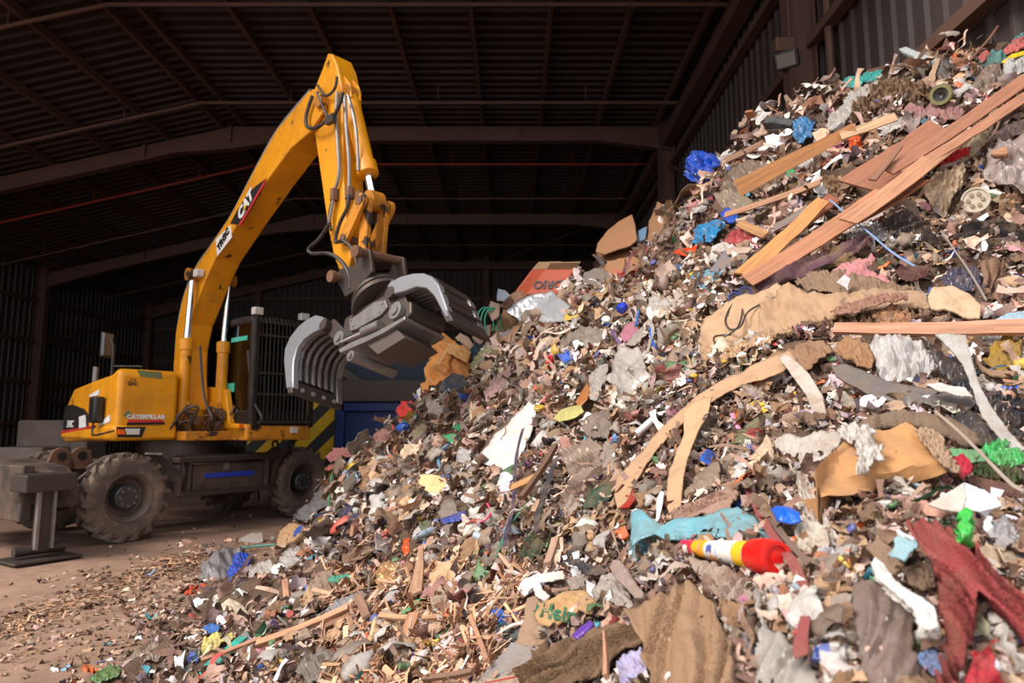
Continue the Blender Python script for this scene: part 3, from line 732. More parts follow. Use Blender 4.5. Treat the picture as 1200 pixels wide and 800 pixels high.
# ================================================================== THINGS BEHIND THE HEAP
hop = empty('blue_hopper', V((-2.4, 14.2, 0)))
tag(hop, 'blue steel hopper with grey rim standing behind the heap below the grapple', 'hopper')
MB().bx(-3.5, 0, 13.7, 16.2, .15, 1.98).build('lower_body', M['blue_steel'], hop, .02)
for x0, x1, z0, z1 in ((-3.5, -3.32, .15, 1.98), (-3.5, 0, 1.8, 1.98), (-1.2, -1.05, .15, 1.98)):
    MB().bx(x0, x1, 13.6, 13.72, z0, z1).build('frame_rib', M['blue_steel'], hop, .02)
MB().bx(-3.55, .1, 13.55, 16.2, 1.99, 2.42).build('rim_band', M['grey_band'], hop, .02)
MB().prism([V((-3.5, 14.4, 2.42)), V((.1, 14.4, 2.42)), V((.1, 14.4, 3.25)), V((-4.3, 14.4, 3.25))], (0, 2.2, 0)).build('hopper_wall', M['blue_dark'], hop, .03)
MB().bx(-4.3, .1, 14.3, 14.4, 3.05, 3.25).build('top_rail', M['blue_dark'], hop, .02)
MB().prism([V((-3.4, 14.3, 2.44)), V((-3.1, 14.3, 2.44)), V((-4.0, 14.3, 3.1)), V((-4.25, 14.3, 3.1))], (0, .1, 0)).build('side_gusset', M['grey_band'], hop, .02)
for x0 in (-3.4, -1.8, -.3): MB().bx(x0, x0 + .2, 13.8, 14.0, 0, .2).build('foot', M['steel_dark'], hop)
hz = empty('hazard_board', V((-4.4, 14.0, 0)))
tag(hz, 'black and yellow diagonal striped hazard board between the cab and the blue hopper', 'hazard board')
MB().bx(-5.4, -3.6, 14.02, 14.1, .5, 2.08).build('board', M['hazard_black'], hz, .01)
for k in range(-3, 4):
    b = -5.35 + .62 * k + .3
    pts = [(b, .52), (b + .31, .52), (b + .31 + 1.5, 2.03), (b + 1.5, 2.03)]
    # clip to the board
    def clip(pts, x0, x1):
        for sgn, lim in ((1, x0), (-1, x1)):
            o = []
            for i in range(len(pts)):
                a, c = pts[i], pts[(i + 1) % len(pts)]; fa, fc = sgn * (a[0] - lim), sgn * (c[0] - lim)
                if fa >= 0: o.append(a)
                if fa * fc < 0: r = fa / (fa - fc); o.append((a[0] + (c[0] - a[0]) * r, a[1] + (c[1] - a[1]) * r))
            pts = o
            if len(pts) < 3: return []
        return pts
    pts = clip(pts, -5.38, -3.62)
    if pts: MB().prism([V((x, 14.01, z)) for x, z in pts], (0, .014, 0)).build('yellow_stripe', M['hazard_yellow'], hz)
for x in (-5.2, -3.8): MB().bx(x - .05, x + .05, 14.1, 14.2, 0, 2.0).build('post', M['steel_dark'], hz)
# concrete push-wall blocks on the left
for k, (px_, py0, py1, w_, Y) in enumerate([(62, 492, 560, 1.6, 15.5), (20, 524, 575, .9, 12.0)]):
    a = at(px_, py0, Y)
    o = MB().bx(a.x - w_ / 2, a.x + w_ / 2, Y, Y + .8, 0, a.z).build('concrete_block', M['concrete'], bevel=.05, org=(a.x, Y + .4, 0))
    tag(o, ['large stained concrete block behind the excavator tail', 'low concrete block at the left edge behind the stabiliser'][k], 'concrete block')
# flood light and junction box on the right wall
fl_ = empty('flood_light', at(922, 70, 9.6))
p = ORG[fl_]; tag(fl_, 'black flood light with pale glass on a bracket high on the right wall', 'flood light')
dirL = V((-.55, -.75, -.45)).normalized(); a_, r_, u_ = basis(dirL)
MB().box(p, r_ * .17, u_ * .13, a_ * .05).build('housing', M['black'], fl_, .02)
MB().box(p + a_ * .052, r_ * .13, u_ * .095, a_ * .006).build('lens', M['flood_lens'], fl_)
wp = V((XE - .56, 10.3, p.z + .2))
MB().tube([p - a_ * .05, p - a_ * .1 + V((.1, 0, .12)), wp], .025, 8).build('bracket', M['steel_dark'], fl_)
jb = at(957, 55, 10.1); jb = V((XE - .62, 10.1, jb.z))
o = MB().bx(jb.x - .16, jb.x + .16, jb.y - .1, jb.y + .1, jb.z - .12, jb.z + .12).build('junction_box', M['rafter'], org=jb, bevel=.03)
tag(o, 'small brown junction box on the wall column beside the flood light', 'junction box')

# ================================================================== THE WASTE HEAP
# control points: pixel and distance in front of the camera -> world, then a thin-plate surface z(x, y)
CP_ = [(1200, 40, 6.0), (1100, 58, 6.3), (1000, 88, 6.8), (900, 132, 7.3), (840, 188, 7.8), (785, 250, 8.3), (700, 305, 8.8), (640, 345, 9.2), (565, 400, 9.7), (500, 452, 10), (440, 497, 10.2), (385, 548, 10.3), (348, 598, 10.2),
       (330, 632, 9.15), (250, 692, 6.35), (190, 742, 5.05), (150, 800, 4.06),
       (200, 800, 3.98), (300, 800, 3.5), (400, 800, 3.0), (500, 800, 2.5), (600, 800, 2.1), (700, 800, 1.75), (800, 800, 1.45), (900, 800, 1.25), (1000, 800, 1.15), (1200, 800, 1.1),
       (300, 700, 5.6), (400, 700, 4.6), (500, 700, 3.7), (600, 700, 2.9), (700, 700, 2.3), (800, 700, 1.8), (900, 700, 1.5), (1000, 700, 1.4), (1200, 700, 1.3),
       (360, 620, 8.6), (400, 600, 7.2), (500, 600, 5.6), (600, 600, 4.2), (700, 600, 3.2), (800, 600, 2.4), (900, 600, 1.95), (1000, 600, 1.75), (1200, 600, 1.65),
       (440, 520, 9.2), (500, 500, 8.0), (600, 500, 5.9), (700, 500, 4.5), (800, 500, 3.4), (900, 500, 2.7), (1000, 500, 2.35), (1200, 500, 2.2),
       (600, 400, 8.3), (700, 400, 6.2), (800, 400, 4.7), (900, 400, 3.8), (1000, 400, 3.3), (1200, 400, 3.0),
       (750, 300, 7.8), (800, 300, 6.6), (900, 300, 5.2), (1000, 300, 4.5), (1200, 300, 3.9), (900, 200, 6.6), (1000, 200, 5.6), (1200, 200, 4.8), (1200, 100, 5.5), (1100, 110, 5.8)]
pts3 = [tuple(at(c[0], c[1] + (11 if i < 13 else 0), c[2])) for i, c in enumerate(CP_)]
pts3 += [(1.3, 12.0, 1.6), (-1.0, 12.2, .3), (-3.0, 12.0, -.3), (-4.2, 10.6, -.4), (3.2, 11.2, 3.6), (4.8, 10.4, 4.2), (4.9, 8.0, 5.1), (3.0, 14, .6), (4.9, 14, 1.5), (1, 14.5, -.3),
         (-4.0, 8.0, -.35), (-3.6, 5.8, -.3), (-3.2, 4.4, -.25), (-2.8, 3.0, -.2), (-2.0, 1.8, .0), (-1.2, 1.0, .15), (-.4, .3, .45), (0, -.4, .35), (.6, .4, .85), (1.3, .3, 1.0), (2.5, 1.2, 1.5), (3.6, 2.0, 2.0), (4.6, 3.0, 2.4), (4.9, 4.6, 3.6), (2, -.5, .8), (4.5, 1, 1.6),
         (-.8, 1.5, .42), (-1.6, 2.4, .22), (-3.4, 9.8, -.05)]
PP = np.array(pts3)
def tps_k(r2): return np.where(r2 > 1e-12, r2 * np.log(np.maximum(r2, 1e-12)) * .5, 0)
n_ = len(PP)
d2 = ((PP[:, None, :2] - PP[None, :, :2]) ** 2).sum(-1)
A = np.zeros((n_ + 3, n_ + 3)); A[:n_, :n_] = tps_k(d2) + np.eye(n_) * .04
A[:n_, n_] = 1; A[:n_, n_ + 1:] = PP[:, :2]; A[n_:, :n_] = A[:n_, n_:].T
sol = np.linalg.solve(A, np.concatenate([PP[:, 2], np.zeros(3)]))
GX0, GX1, GY0, GY1, GS = -4.8, 4.86, -.6, 14.6, .06
gx = np.arange(GX0, GX1 + GS, GS); gy = np.arange(GY0, GY1 + GS, GS)
GXX, GYY = np.meshgrid(gx, gy)
q = np.stack([GXX.ravel(), GYY.ravel()], 1)
Hm = np.zeros(len(q))
for i0 in range(0, len(q), 8000):
    qq = q[i0:i0 + 8000]; dd = ((qq[:, None] - PP[None, :, :2]) ** 2).sum(-1)
    Hm[i0:i0 + 8000] = tps_k(dd) @ sol[:n_] + sol[n_] + qq @ sol[n_ + 1:]
Hm = Hm.reshape(GXX.shape)
def heap_z(x, y):
    fx = np.clip((np.asarray(x, float) - GX0) / GS, 0, len(gx) - 1.001); fy = np.clip((np.asarray(y, float) - GY0) / GS, 0, len(gy) - 1.001)
    ix = fx.astype(int); iy = fy.astype(int); ax = fx - ix; ay = fy - iy
    return (Hm[iy, ix] * (1 - ax) * (1 - ay) + Hm[iy, ix + 1] * ax * (1 - ay) + Hm[iy + 1, ix] * (1 - ax) * ay + Hm[iy + 1, ix + 1] * ax * ay)
def heap_n(x, y, e=.12):
    a = (heap_z(np.asarray(x) + e, y) - heap_z(np.asarray(x) - e, y)) / (2 * e); b = (heap_z(x, np.asarray(y) + e) - heap_z(x, np.asarray(y) - e)) / (2 * e)
    n = np.stack([-a, -b, np.ones_like(a)], -1); return n / np.linalg.norm(n, axis=-1, keepdims=True)
YS = np.concatenate([np.arange(.5, 4, .025), np.arange(4, 13, .05)])
def hproj(px, py):
    """pixels -> (points on the heap (n,3), hit mask). A miss returns the nearest grazing point."""
    px = np.atleast_1d(np.asarray(px, float)); py = np.atleast_1d(np.asarray(py, float))
    dx = (px - 600) / FPX; dy = (400 - py) / FPX
    D = np.stack([dx, CT - dy * ST, ST + dy * CT], 1); D /= D[:, 1:2]
    out = np.zeros((len(px), 3)); hit = np.zeros(len(px), bool)
    for i0 in range(0, len(px), 2000):
        d = D[i0:i0 + 2000]
        X = d[:, :1] * YS; Z = CAM.z + d[:, 2:] * YS
        G = Z - np.maximum(heap_z(X, np.broadcast_to(YS, X.shape)), 0)
        below = G < 0; h = below.any(1); k = np.where(h, below.argmax(1), G.argmin(1))
        k1 = np.clip(k, 1, None); r = np.arange(len(d)); g0, g1 = G[r, k1 - 1], G[r, k1]
        w = np.where(h, g0 / np.maximum(g0 - g1, 1e-6), 1); w = np.clip(w, 0, 1)
        Y = YS[k1 - 1] + (YS[k1] - YS[k1 - 1]) * w; Y = np.where(h, Y, YS[k])
        out[i0:i0 + 2000] = d * Y[:, None] + np.array([0, 0, CAM.z]); hit[i0:i0 + 2000] = h
    return out, hit

# --- value noise for bumps
def vnoise(x, y, f, seed):
    r = np.random.default_rng(seed).random((64, 64)); x = x * f; y = y * f
    ix = np.floor(x).astype(int); iy = np.floor(y).astype(int); ax = x - ix; ay = y - iy
    ax = ax * ax * (3 - 2 * ax); ay = ay * ay * (3 - 2 * ay); g = lambda i, j: r[i % 64, j % 64]
    return (g(ix, iy) * (1 - ax) + g(ix + 1, iy) * ax) * (1 - ay) + (g(ix, iy + 1) * (1 - ax) + g(ix + 1, iy + 1) * ax) * ay
def bumps(x, y):
    d = np.clip(np.hypot(x, y) / 5, .25, 1.1)
    return d * (.16 * (vnoise(x, y, 2.2, 1) - .5) + .10 * (vnoise(x, y, 5.5, 2) - .5) + .05 * (vnoise(x, y, 13, 3) - .5)) - .035 * d

M['dirt'] = mat('mixed_waste_dirt', (98, 74, 56), .9, 0, .7, (54, 40, 32), 9, .6, 60)
keep = Hm > -.12
idx = -np.ones(Hm.shape, int); idx[keep] = np.arange(keep.sum())
zz = Hm + bumps(GXX, GYY); zz[GYY < .9] -= .05
vv_ = np.stack([GXX[keep], GYY[keep], zz[keep]], 1)
qd = np.stack([idx[:-1, :-1], idx[:-1, 1:], idx[1:, 1:], idx[1:, :-1]], -1).reshape(-1, 4); qd = qd[(qd >= 0).all(1)]
me = bpy.data.meshes.new('waste_heap'); me.from_pydata(vv_.tolist(), [], qd.tolist()); me.materials.append(M['dirt']); me.update()
heap = bpy.data.objects.new('waste_heap', me); link(heap)
tag(heap, 'brown crumbled dirt and fines forming the body of the waste heap', 'waste heap', kind='stuff')

# ---------------------------------------------------------------- litter materials (colour from each object)
L_ = {}
L_['card'] = mat('cardboard', rough=.85, dirt=0.59, dirt_rgb=(138, 110, 88), scale=7, bump=.25, bscale=30, obj_color=True)
L_['paper'] = mat('paper', rough=.8, dirt=0.54, dirt_rgb=(138, 110, 88), scale=9, bump=.2, bscale=45, obj_color=True)
L_['cloth'] = mat('cloth', rough=.95, dirt=0.64, dirt_rgb=(138, 110, 88), scale=8, bump=.5, bscale=160, obj_color=True, spec=.2)
L_['bag'] = mat('plastic_bag', rough=.3, dirt=0.44, dirt_rgb=(138, 110, 88), scale=8, bump=.3, bscale=28, obj_color=True)
L_['film'] = mat('plastic_film', rough=.22, dirt=.34, dirt_rgb=(138, 110, 88), scale=6, bump=.3, bscale=24, obj_color=True, film=.10)
L_['wood'] = mat('timber', rough=.8, dirt=.65, dirt_rgb=(112, 76, 54), scale=5, bump=.2, bscale=30, obj_color=True)
L_['rubber'] = mat('dull_rubber', rough=.6, dirt=0.64, dirt_rgb=(138, 110, 88), scale=7, bump=.2, bscale=40, obj_color=True)
L_['hard'] = mat('hard_plastic', rough=.3, dirt=0.39, dirt_rgb=(138, 110, 88), scale=10, bump=.05, bscale=40, obj_color=True)
L_['foil'] = mat('metal_foil', rough=.3, metal=.55, dirt=.15, dirt_rgb=(150, 130, 110), scale=7, bump=.5, bscale=22, obj_color=True)
def wood_grain():
    m = L_['wood']; N = m.node_tree.nodes; Lk = m.node_tree.links
    n = [x for x in N if x.type == 'TEX_NOISE']; tc = [x for x in N if x.type == 'TEX_COORD'][0]
    mp = N.new('ShaderNodeMapping'); mp.inputs['Scale'].default_value = (1, 14, 14); Lk.new(tc.outputs['Object'], mp.inputs[0])
    for x in n: Lk.new(mp.outputs[0], x.inputs['Vector']); x.inputs['Scale'].default_value *= .5
wood_grain()

MASK = np.zeros((1400, 2000), bool)                       # where large pieces lie, offset (400, 300): fines keep off them
def mask_poly(poly, grow=0):
    P = np.array(poly, float); x0, y0 = np.floor(P.min(0)).astype(int) - 1; x1, y1 = np.ceil(P.max(0)).astype(int) + 1
    xs, ys = np.meshgrid(np.arange(x0, x1), np.arange(y0, y1)); c = inside(P, xs + .5, ys + .5)
    yy = np.clip(ys + 300, 0, 1399); xx = np.clip(xs + 400, 0, 1999); MASK[yy[c], xx[c]] = True
def inside(P, x, y):
    c = np.zeros(np.shape(x), bool); j = len(P) - 1
    for i in range(len(P)):
        xi, yi = P[i]; xj, yj = P[j]
        if yi != yj: c ^= ((yi > y) != (yj > y)) & (x < (xj - xi) * (y - yi) / (yj - yi) + xi)
        j = i
    return c
def masked(px, py):
    return MASK[np.clip(py.astype(int) + 300, 0, 1399), np.clip(px.astype(int) + 400, 0, 1999)]

def creases(u, v, n, freq, rg):
    """sharp-edged folds: a sum of warped triangle waves"""
    f = np.zeros_like(u); tot = 0
    for k in range(n):
        a = rg.uniform(0, math.pi); fr = freq * rg.uniform(.6, 1.9); ph = rg.uniform(0, 1)
        w = u * math.cos(a) + v * math.sin(a) + .12 / freq * np.sin((u * math.sin(a) - v * math.cos(a)) * freq * rg.uniform(3, 7) + ph * 9)
        amp = 1 / fr; f += amp * np.abs(((w * fr + ph) % 1) - .5) * 2; tot += amp
    return f / tot * 2 - 1
SEED = [100]
def sheet(name, label, cat, kind, rgb, poly, lift=1.0, crum=.10, freq=2.5, bulge=0, fold=None, jag=.04, nv=620, thick=.004, group=None, flat=.5, edge=.0, parent=None, mask=True):
    """a crumpled piece with a traced outline, lying on the heap. crum / bulge / fold amplitude are fractions of its own size."""
    SEED[0] += 1; rg = np.random.default_rng(SEED[0])
    P = np.array(poly, float)
    if mask: mask_poly(P)
    area = .5 * abs(np.dot(P[:, 0], np.roll(P[:, 1], 1)) - np.dot(P[:, 1], np.roll(P[:, 0], 1)))
    step = max(1.2, math.sqrt(area / nv)); size = math.sqrt(area)
    B = []
    for i in range(len(P)):
        a, b = P[i], P[(i + 1) % len(P)]; n = max(1, int(np.hypot(*(b - a)) / step))
        for j in range(n):
            B.append(a + (b - a) * j / n)
    B = np.array(B); nB = len(B); th_ = np.arange(nB) / nB * 2 * math.pi          # uneven, torn outline
    wob = np.zeros((nB, 2))
    for q_ in (3, 5, 8, 13, 21, 34):
        if q_ * 2 < nB: wob += np.sin(th_[:, None] * q_ + rg.uniform(0, 6.28, 2)) * rg.normal(0, 1, 2) / q_ ** .6
    B = B + (wob * .9 + rg.normal(0, .25, (nB, 2))) * jag * size
    x0, y0 = P.min(0); x1, y1 = P.max(0)
    gx_, gy_ = np.meshgrid(np.arange(x0, x1, step), np.arange(y0, y1, step * .87)); gx_ = gx_ + (np.arange(gx_.shape[0]) % 2 * step / 2)[:, None]
    g = np.stack([gx_.ravel(), gy_.ravel()], 1) + rg.normal(0, step * .12, (gx_.size, 2))
    g = g[inside(B, g[:, 0], g[:, 1])]
    def bdist(pts):
        d = np.full(len(pts), 1e9)
        for i in range(len(B)):
            a, b = B[i], B[(i + 1) % len(B)]; ab = b - a; t = np.clip(((pts - a) @ ab) / max(ab @ ab, 1e-9), 0, 1)
            d = np.minimum(d, np.hypot(*(pts - a - t[:, None] * ab).T))
        return d
    if len(g): g = g[bdist(g) > step * .45]
    allp = np.concatenate([B, g]) if len(g) else B
    nb = len(B)
    r = delaunay_2d_cdt([V(p) for p in allp], [], [list(range(nb))], 1, 1e-4)
    px = np.array([tuple(p) for p in r[0]]); faces = [list(f) for f in r[2]]
    cpx = P.mean(0)
    hp, _ = hproj(px[:, 0], px[:, 1]); c0, _ = hproj([cpx[0]], [cpx[1]]); c0 = c0[0]
    n0 = heap_n(c0[0], c0[1], .35); view = np.array(CAM) - c0; dist = np.linalg.norm(view); view /= dist
    nn = n0 + view * .55; nn /= np.linalg.norm(nn)
    org = np.array(CAM); D = hp - org; kd = np.linalg.norm(D, axis=1, keepdims=True); D = D / kd
    kp = ((c0 - org) @ nn) / np.clip(D @ nn, -1e9, -.08); kp = np.clip(kp, kd[:, 0] * .7, kd[:, 0] * 1.3)
    k = kd[:, 0] * (1 - flat) + kp * flat
    sz = size * dist / FPX
    bd = bdist(px); bn = np.clip(bd / max(bd.max(), 1e-6), 0, 1)
    uv = (px - cpx) / size
    ca_ = creases(uv[:, 0], uv[:, 1], 5, freq, rg)
    crum = max(crum, .03) * (.45 if fold else 1.1); disp = crum * sz * (.9 * ca_ + .42 * creases(uv[:, 0], uv[:, 1], 4, freq * 2.2, rg) + .13 * creases(uv[:, 0], uv[:, 1], 4, freq * 4.5, rg))
    if bulge: disp += bulge * sz * (bn ** .8) * (.75 + .5 * creases(uv[:, 0], uv[:, 1], 4, freq * .8, rg))
    if fold:
        fa, fl_, fm = fold; a = math.radians(fa); w = uv[:, 0] * math.cos(a) + uv[:, 1] * math.sin(a); o = -uv[:, 0] * math.sin(a) + uv[:, 1] * math.cos(a)
        w = w + .09 * np.sin(o * 2.4 + rg.uniform(0, 6)) + .035 * np.sin(o * 5 + w * 3 + rg.uniform(0, 6))
        w = w + .30 * fl_ * np.sin(w * 2.1 / fl_ + 1.3 * np.sin(o * 2) + rg.uniform(0, 6)); s_ = np.sin(2 * math.pi * w / fl_ + rg.uniform(0, 6)); disp += 1.25 * fm * sz * np.sign(s_) * np.abs(s_) ** .75 * (1 + .35 * np.sin(o * 2.1 + 1))
        s_ = np.sin(2 * math.pi * w / fl_ * 1.9 + 1.1 * np.sin(o * 1.7) + 1); disp += .55 * fm * sz * s_
        s_ = np.sin(2 * math.pi * w / fl_ * 3.7 + 1.5 * np.sin(o * 2.3)); disp += .22 * fm * sz * s_
    lf = lift * (.018 + .006 * min(dist, 5))
    k = k - lf / max(.45, float(n0 @ view))
    pos = org + D * k[:, None] + nn * disp[:, None] + edge * sz * (1 - bn)[:, None] * nn
    me = bpy.data.meshes.new(name); me.from_pydata((pos - c0).tolist(), [], faces)
    # faces must look outward
    me.update(); nm = np.zeros(len(me.polygons) * 3); me.polygons.foreach_get('normal', nm)
    if (nm.reshape(-1, 3) @ nn).mean() < 0: me.flip_normals()
    me.polygons.foreach_set('use_smooth', [True] * len(me.polygons)); me.set_sharp_from_angle(angle=math.radians(50 if kind in ('cloth', 'rubber') else 24))
    me.materials.append(L_[kind])
    o = bpy.data.objects.new(name, me); o.color = (*[.84 * x for x in lin(rgb)], 1)
    sd = o.modifiers.new('thickness', 'SOLIDIFY'); sd.thickness = thick * (1 + dist * .15); sd.offset = -1
    if parent: link(o, parent, c0); o['label'] = label
    else:
        link(o, None, c0); tag(o, label, cat, group); FEAT.append((label, cpx[0], cpx[1], size))
    return o
FEAT = []
def hp1(px, py, up=0.0):
    """one point lifted off the heap along its normal"""
    p, _ = hproj([px], [py]); p = p[0]; n = heap_n(p[0], p[1], .3); w = CAM - V(p); d = w.length; w.normalize()
    return V(p) + w * ((up + .012 * d) / max(.45, w.dot(V(n)))), V(n)
def cord(name, label, cat, kind, rgb, path, r_px, up=.03, group=None, flatten=None):
    pts = [hp1(x, y, up + random.uniform(-.005, .012))[0] for x, y in path]
    c = pts[0]; d = (c - CAM).length
    mb = MB().tube(smooth_path(pts, 4), r_px * d / FPX, 6)
    o = mb.build(name, L_[kind], org=c, smooth=True); o.color = (*lin(rgb), 1); tag(o, label, cat, group); return o
def ribbon(name, label, cat, kind, rgb, path, w_px, up=.03, group=None, twist=0):
    pts = smooth_path([hp1(x, y, up)[0] for x, y in path], 4); c = pts[0]; d = (c - CAM).length; w = w_px * d / FPX / 2
    mb = MB(); n = len(pts)
    for i, p in enumerate(pts):
        t = (pts[min(i + 1, n - 1)] - pts[max(i - 1, 0)]).normalized(); nv = hp_n(p); sd = t.cross(nv).normalized()
        a = twist * math.sin(i * .7); sd = (sd * math.cos(a) + nv * math.sin(a)) * w * (1 + .15 * math.sin(i * 1.3))
        nn = nv * max(.002, w * .12)
        mb.v += [p - sd, p + sd, p + sd + nn, p - sd + nn]
    for i in range(n - 1):
        for j in range(4): mb.f.append([4 * i + j, 4 * i + (j + 1) % 4, 4 * i + 4 + (j + 1) % 4, 4 * i + 4 + j])
    mb.f += [[0, 1, 2, 3], [4 * n - 1, 4 * n - 2, 4 * n - 3, 4 * n - 4]]
    o = mb.build(name, L_[kind], org=c, smooth=True); o.color = (*lin(rgb), 1)
    if label: tag(o, label, cat, group)
    return o
def hp_n(p): return V(heap_n(p.x, p.y, .3))
def plank(name, label, cat, rgb, a, b, w_px, t=.014, up=(.05, .05), taper=1.0, roll=0, group=None, split=0, kind='wood'):
    """a board from pixel a to pixel b with its own thickness; taper = width at b / width at a"""
    pa, na = hp1(*a, up[0]); pb, nb = hp1(*b, up[1]); d = (pb - pa); L = d.length; x = d.normalized()
    view = (CAM - (pa + pb) / 2).normalized(); nz = ((na + nb) * .5 + view * .8); nz = (nz - x * nz.dot(x)).normalized(); y = nz.cross(x)
    yr = y * math.cos(roll) + nz * math.sin(roll); zr = nz * math.cos(roll) - y * math.sin(roll)
    wa = w_px * (pa - CAM).length / FPX / 2; wb = w_px * taper * (pb - CAM).length / FPX / 2
    n = 10; mb = MB(); rg = random.Random(int(a[0] * 7 + a[1]))
    for i in range(n + 1):
        k = i / n; w = wa + (wb - wa) * k; sag = -.02 * L * math.sin(k * math.pi) * rg.uniform(.7, 1.1)
        j0, j1 = (rg.uniform(-.06, .06) * w for _ in '12')
        e0 = e1 = 0
        if split and i in (0, n): e0, e1 = rg.uniform(-.25, .25) * w * 2, rg.uniform(-.25, .25) * w * 2
        c = d * k + zr * sag
        for (s, z, e) in ((-1, 0, e0), (1, 0, e1), (1, t, e1), (-1, t, e0)): mb.v.append(c + yr * (s * w + j0) + zr * z + x * e)
    for i in range(n):
        for j in range(4): mb.f.append([4 * i + j, 4 * i + (j + 1) % 4, 4 * i + 4 + (j + 1) % 4, 4 * i + 4 + j][::-1])
    mb.f += [[0, 1, 2, 3], [4 * n + 3, 4 * n + 2, 4 * n + 1, 4 * n]]
    # local frame with x along the grain
    R = Matrix((x, yr, zr)).transposed(); Ri = R.transposed()
    mb.v = [Ri @ p for p in mb.v]
    me = mb.mesh(name, L_[kind]); o = bpy.data.objects.new(name, me); col.objects.link(o); o.matrix_world = Matrix.Translation(pa) @ R.to_4x4(); ORG[o] = pa
    o.color = (*[.85 * x_ for x_ in lin(rgb)], 1)
    if label: tag(o, label, cat, group)
    q, _ = to_px([pa + yr * wa, pb + yr * wb, pb - yr * wb, pa - yr * wa]); mask_poly(q)
    return o

# ---------------------------------------------------------------- pieces one can single out, traced on the heap
def S(name, label, cat, kind, rgb, *poly, **k): return sheet(name, label, cat, kind, rgb, list(zip(poly[::2], poly[1::2])), **k)
BAG = dict(bulge=.20, crum=.15, freq=2.0, jag=.03); FILM = dict(bulge=.10, crum=.13, freq=2.0, jag=.035, nv=700)
CARD = dict(crum=.06, freq=1.3, jag=.012, thick=.008); RAG = dict(crum=.12, freq=2.2, jag=.04, bulge=.08)
# upper right, along the ridge
S('plastic_sheet', 'teal plastic sheet draped on the ridge below the flood light', 'plastic sheet', 'bag', (64, 158, 150), 985, 99, 993, 90, 1010, 88, 1024, 82, 1040, 80, 1041, 86, 1024, 94, 1006, 101, 992, 104, **BAG)
S('plastic_film', 'long white plastic film running down from the teal sheet', 'plastic film', 'film', (222, 214, 206), 966, 150, 972, 136, 988, 122, 996, 108, 1012, 100, 1028, 94, 1034, 99, 1016, 114, 1002, 128, 990, 146, 975, 152, **FILM)
S('grey_offcut', 'thin pale grey offcut sticking out of the ridge top', 'offcut', 'hard', (176, 182, 178), 1053, 57, 1062, 54.5, 1074, 60, 1098, 68, 1094, 74, 1076, 68, 1060, 61, crum=.02, jag=0, flat=1, lift=3, thick=.02)
S('shoe_sole', 'black worn shoe sole standing on the ridge beside the grey offcut', 'shoe sole', 'rubber', (38, 36, 38), 1095, 88, 1096, 74, 1103, 68, 1112, 70, 1116, 80, 1112, 91, 1104, 95, crum=.03, jag=0, flat=1, bulge=.1, thick=.03, lift=1.6)
S('leather_strap', 'pale leather strap leaning against the black shoe sole', 'strap', 'card', (178, 142, 116), 1087, 94, 1092, 78, 1098, 68, 1102, 68, 1098, 82, 1095, 96, crum=.03, flat=1, lift=2.2, thick=.012)
S('plastic_film', 'dusty clear film spread behind the black shoe sole', 'plastic film', 'film', (184, 166, 150), 1040, 82, 1056, 74, 1078, 70, 1084, 80, 1070, 86, 1052, 92, **FILM)
S('striped_cloth', 'teal and red cloth bundle at the upper right corner', 'cloth', 'cloth', (92, 146, 142), 1146, 74, 1160, 62, 1176, 58, 1190, 44, 1212, 34, 1212, 58, 1196, 66, 1178, 72, 1160, 76, **RAG)
S('red_rag', 'faded red rag lying over the teal cloth', 'rag', 'cloth', (196, 104, 100), 1176, 58, 1186, 48, 1202, 42, 1206, 54, 1190, 60, 1180, 64, **RAG, lift=2.4)
S('red_rag', 'small red rag on the ridge left of the teal cloth', 'rag', 'cloth', (178, 92, 88), 1146, 66, 1156, 58, 1162, 62, 1156, 70, 1150, 74, **RAG)
S('yellow_strip', 'yellow plastic strip above the white dome at the right edge', 'strip', 'hard', (226, 190, 44), 1174, 72, 1186, 63, 1212, 56, 1212, 60, 1190, 67, 1178, 75, crum=.03, jag=0, lift=2)
S('plastic_dome', 'cloudy white plastic bag puffed up at the right edge near the ridge', 'plastic bag', 'film', (226, 222, 218), 1174, 88, 1176, 72, 1188, 66, 1212, 62, 1212, 92, 1196, 96, 1182, 95, **BAG)
S('plastic_film', 'brownish clear film sagging left of the white dome', 'plastic film', 'film', (168, 146, 130), 1134, 112, 1142, 92, 1156, 76, 1172, 74, 1176, 94, 1168, 104, 1150, 112, 1140, 124, **FILM)
S('mauve_rag', 'mauve pink rag bunched above the plywood sheet', 'rag', 'cloth', (166, 122, 120), 1058, 130, 1066, 122, 1084, 124, 1098, 116, 1116, 120, 1132, 130, 1122, 138, 1104, 146, 1090, 140, 1074, 136, **RAG)
S('crumpled_card', 'large patch of shredded brown card below the ridge', 'card', 'card', (128, 98, 72), 1014, 104, 1036, 92, 1060, 96, 1090, 100, 1094, 112, 1062, 122, 1046, 118, 1022, 128, 1004, 140, 1000, 126, crum=.22, freq=4, jag=.08, nv=700)
S('orange_wrapper', 'bright orange wrapper tucked above the plywood', 'wrapper', 'bag', (228, 92, 24), 994, 158, 1000, 152, 1008, 160, 1011, 176, 1002, 182, 995, 174, **BAG)
S('white_wrap', 'white crumpled wrap beside the orange wrapper', 'wrap', 'film', (232, 224, 216), 1024, 150, 1040, 140, 1062, 138, 1066, 144, 1046, 152, 1036, 160, 1026, 158, **FILM)
S('blue_bag', 'bright blue crumpled bag at the left end of the upper ridge', 'plastic bag', 'bag', (28, 86, 198), 802, 205, 806, 184, 816, 176, 826, 176, 838, 180, 843, 190, 836, 204, 822, 214, 808, 212, bulge=.35, crum=.25, freq=2.6, jag=.06, flat=1)
S('blue_bag', 'greyish blue bag bundle below the ridge', 'plastic bag', 'bag', (66, 128, 178), 928, 156, 930, 140, 944, 136, 955, 142, 952, 158, 940, 168, 932, 164, bulge=.3, crum=.2, freq=2.4, jag=.04)
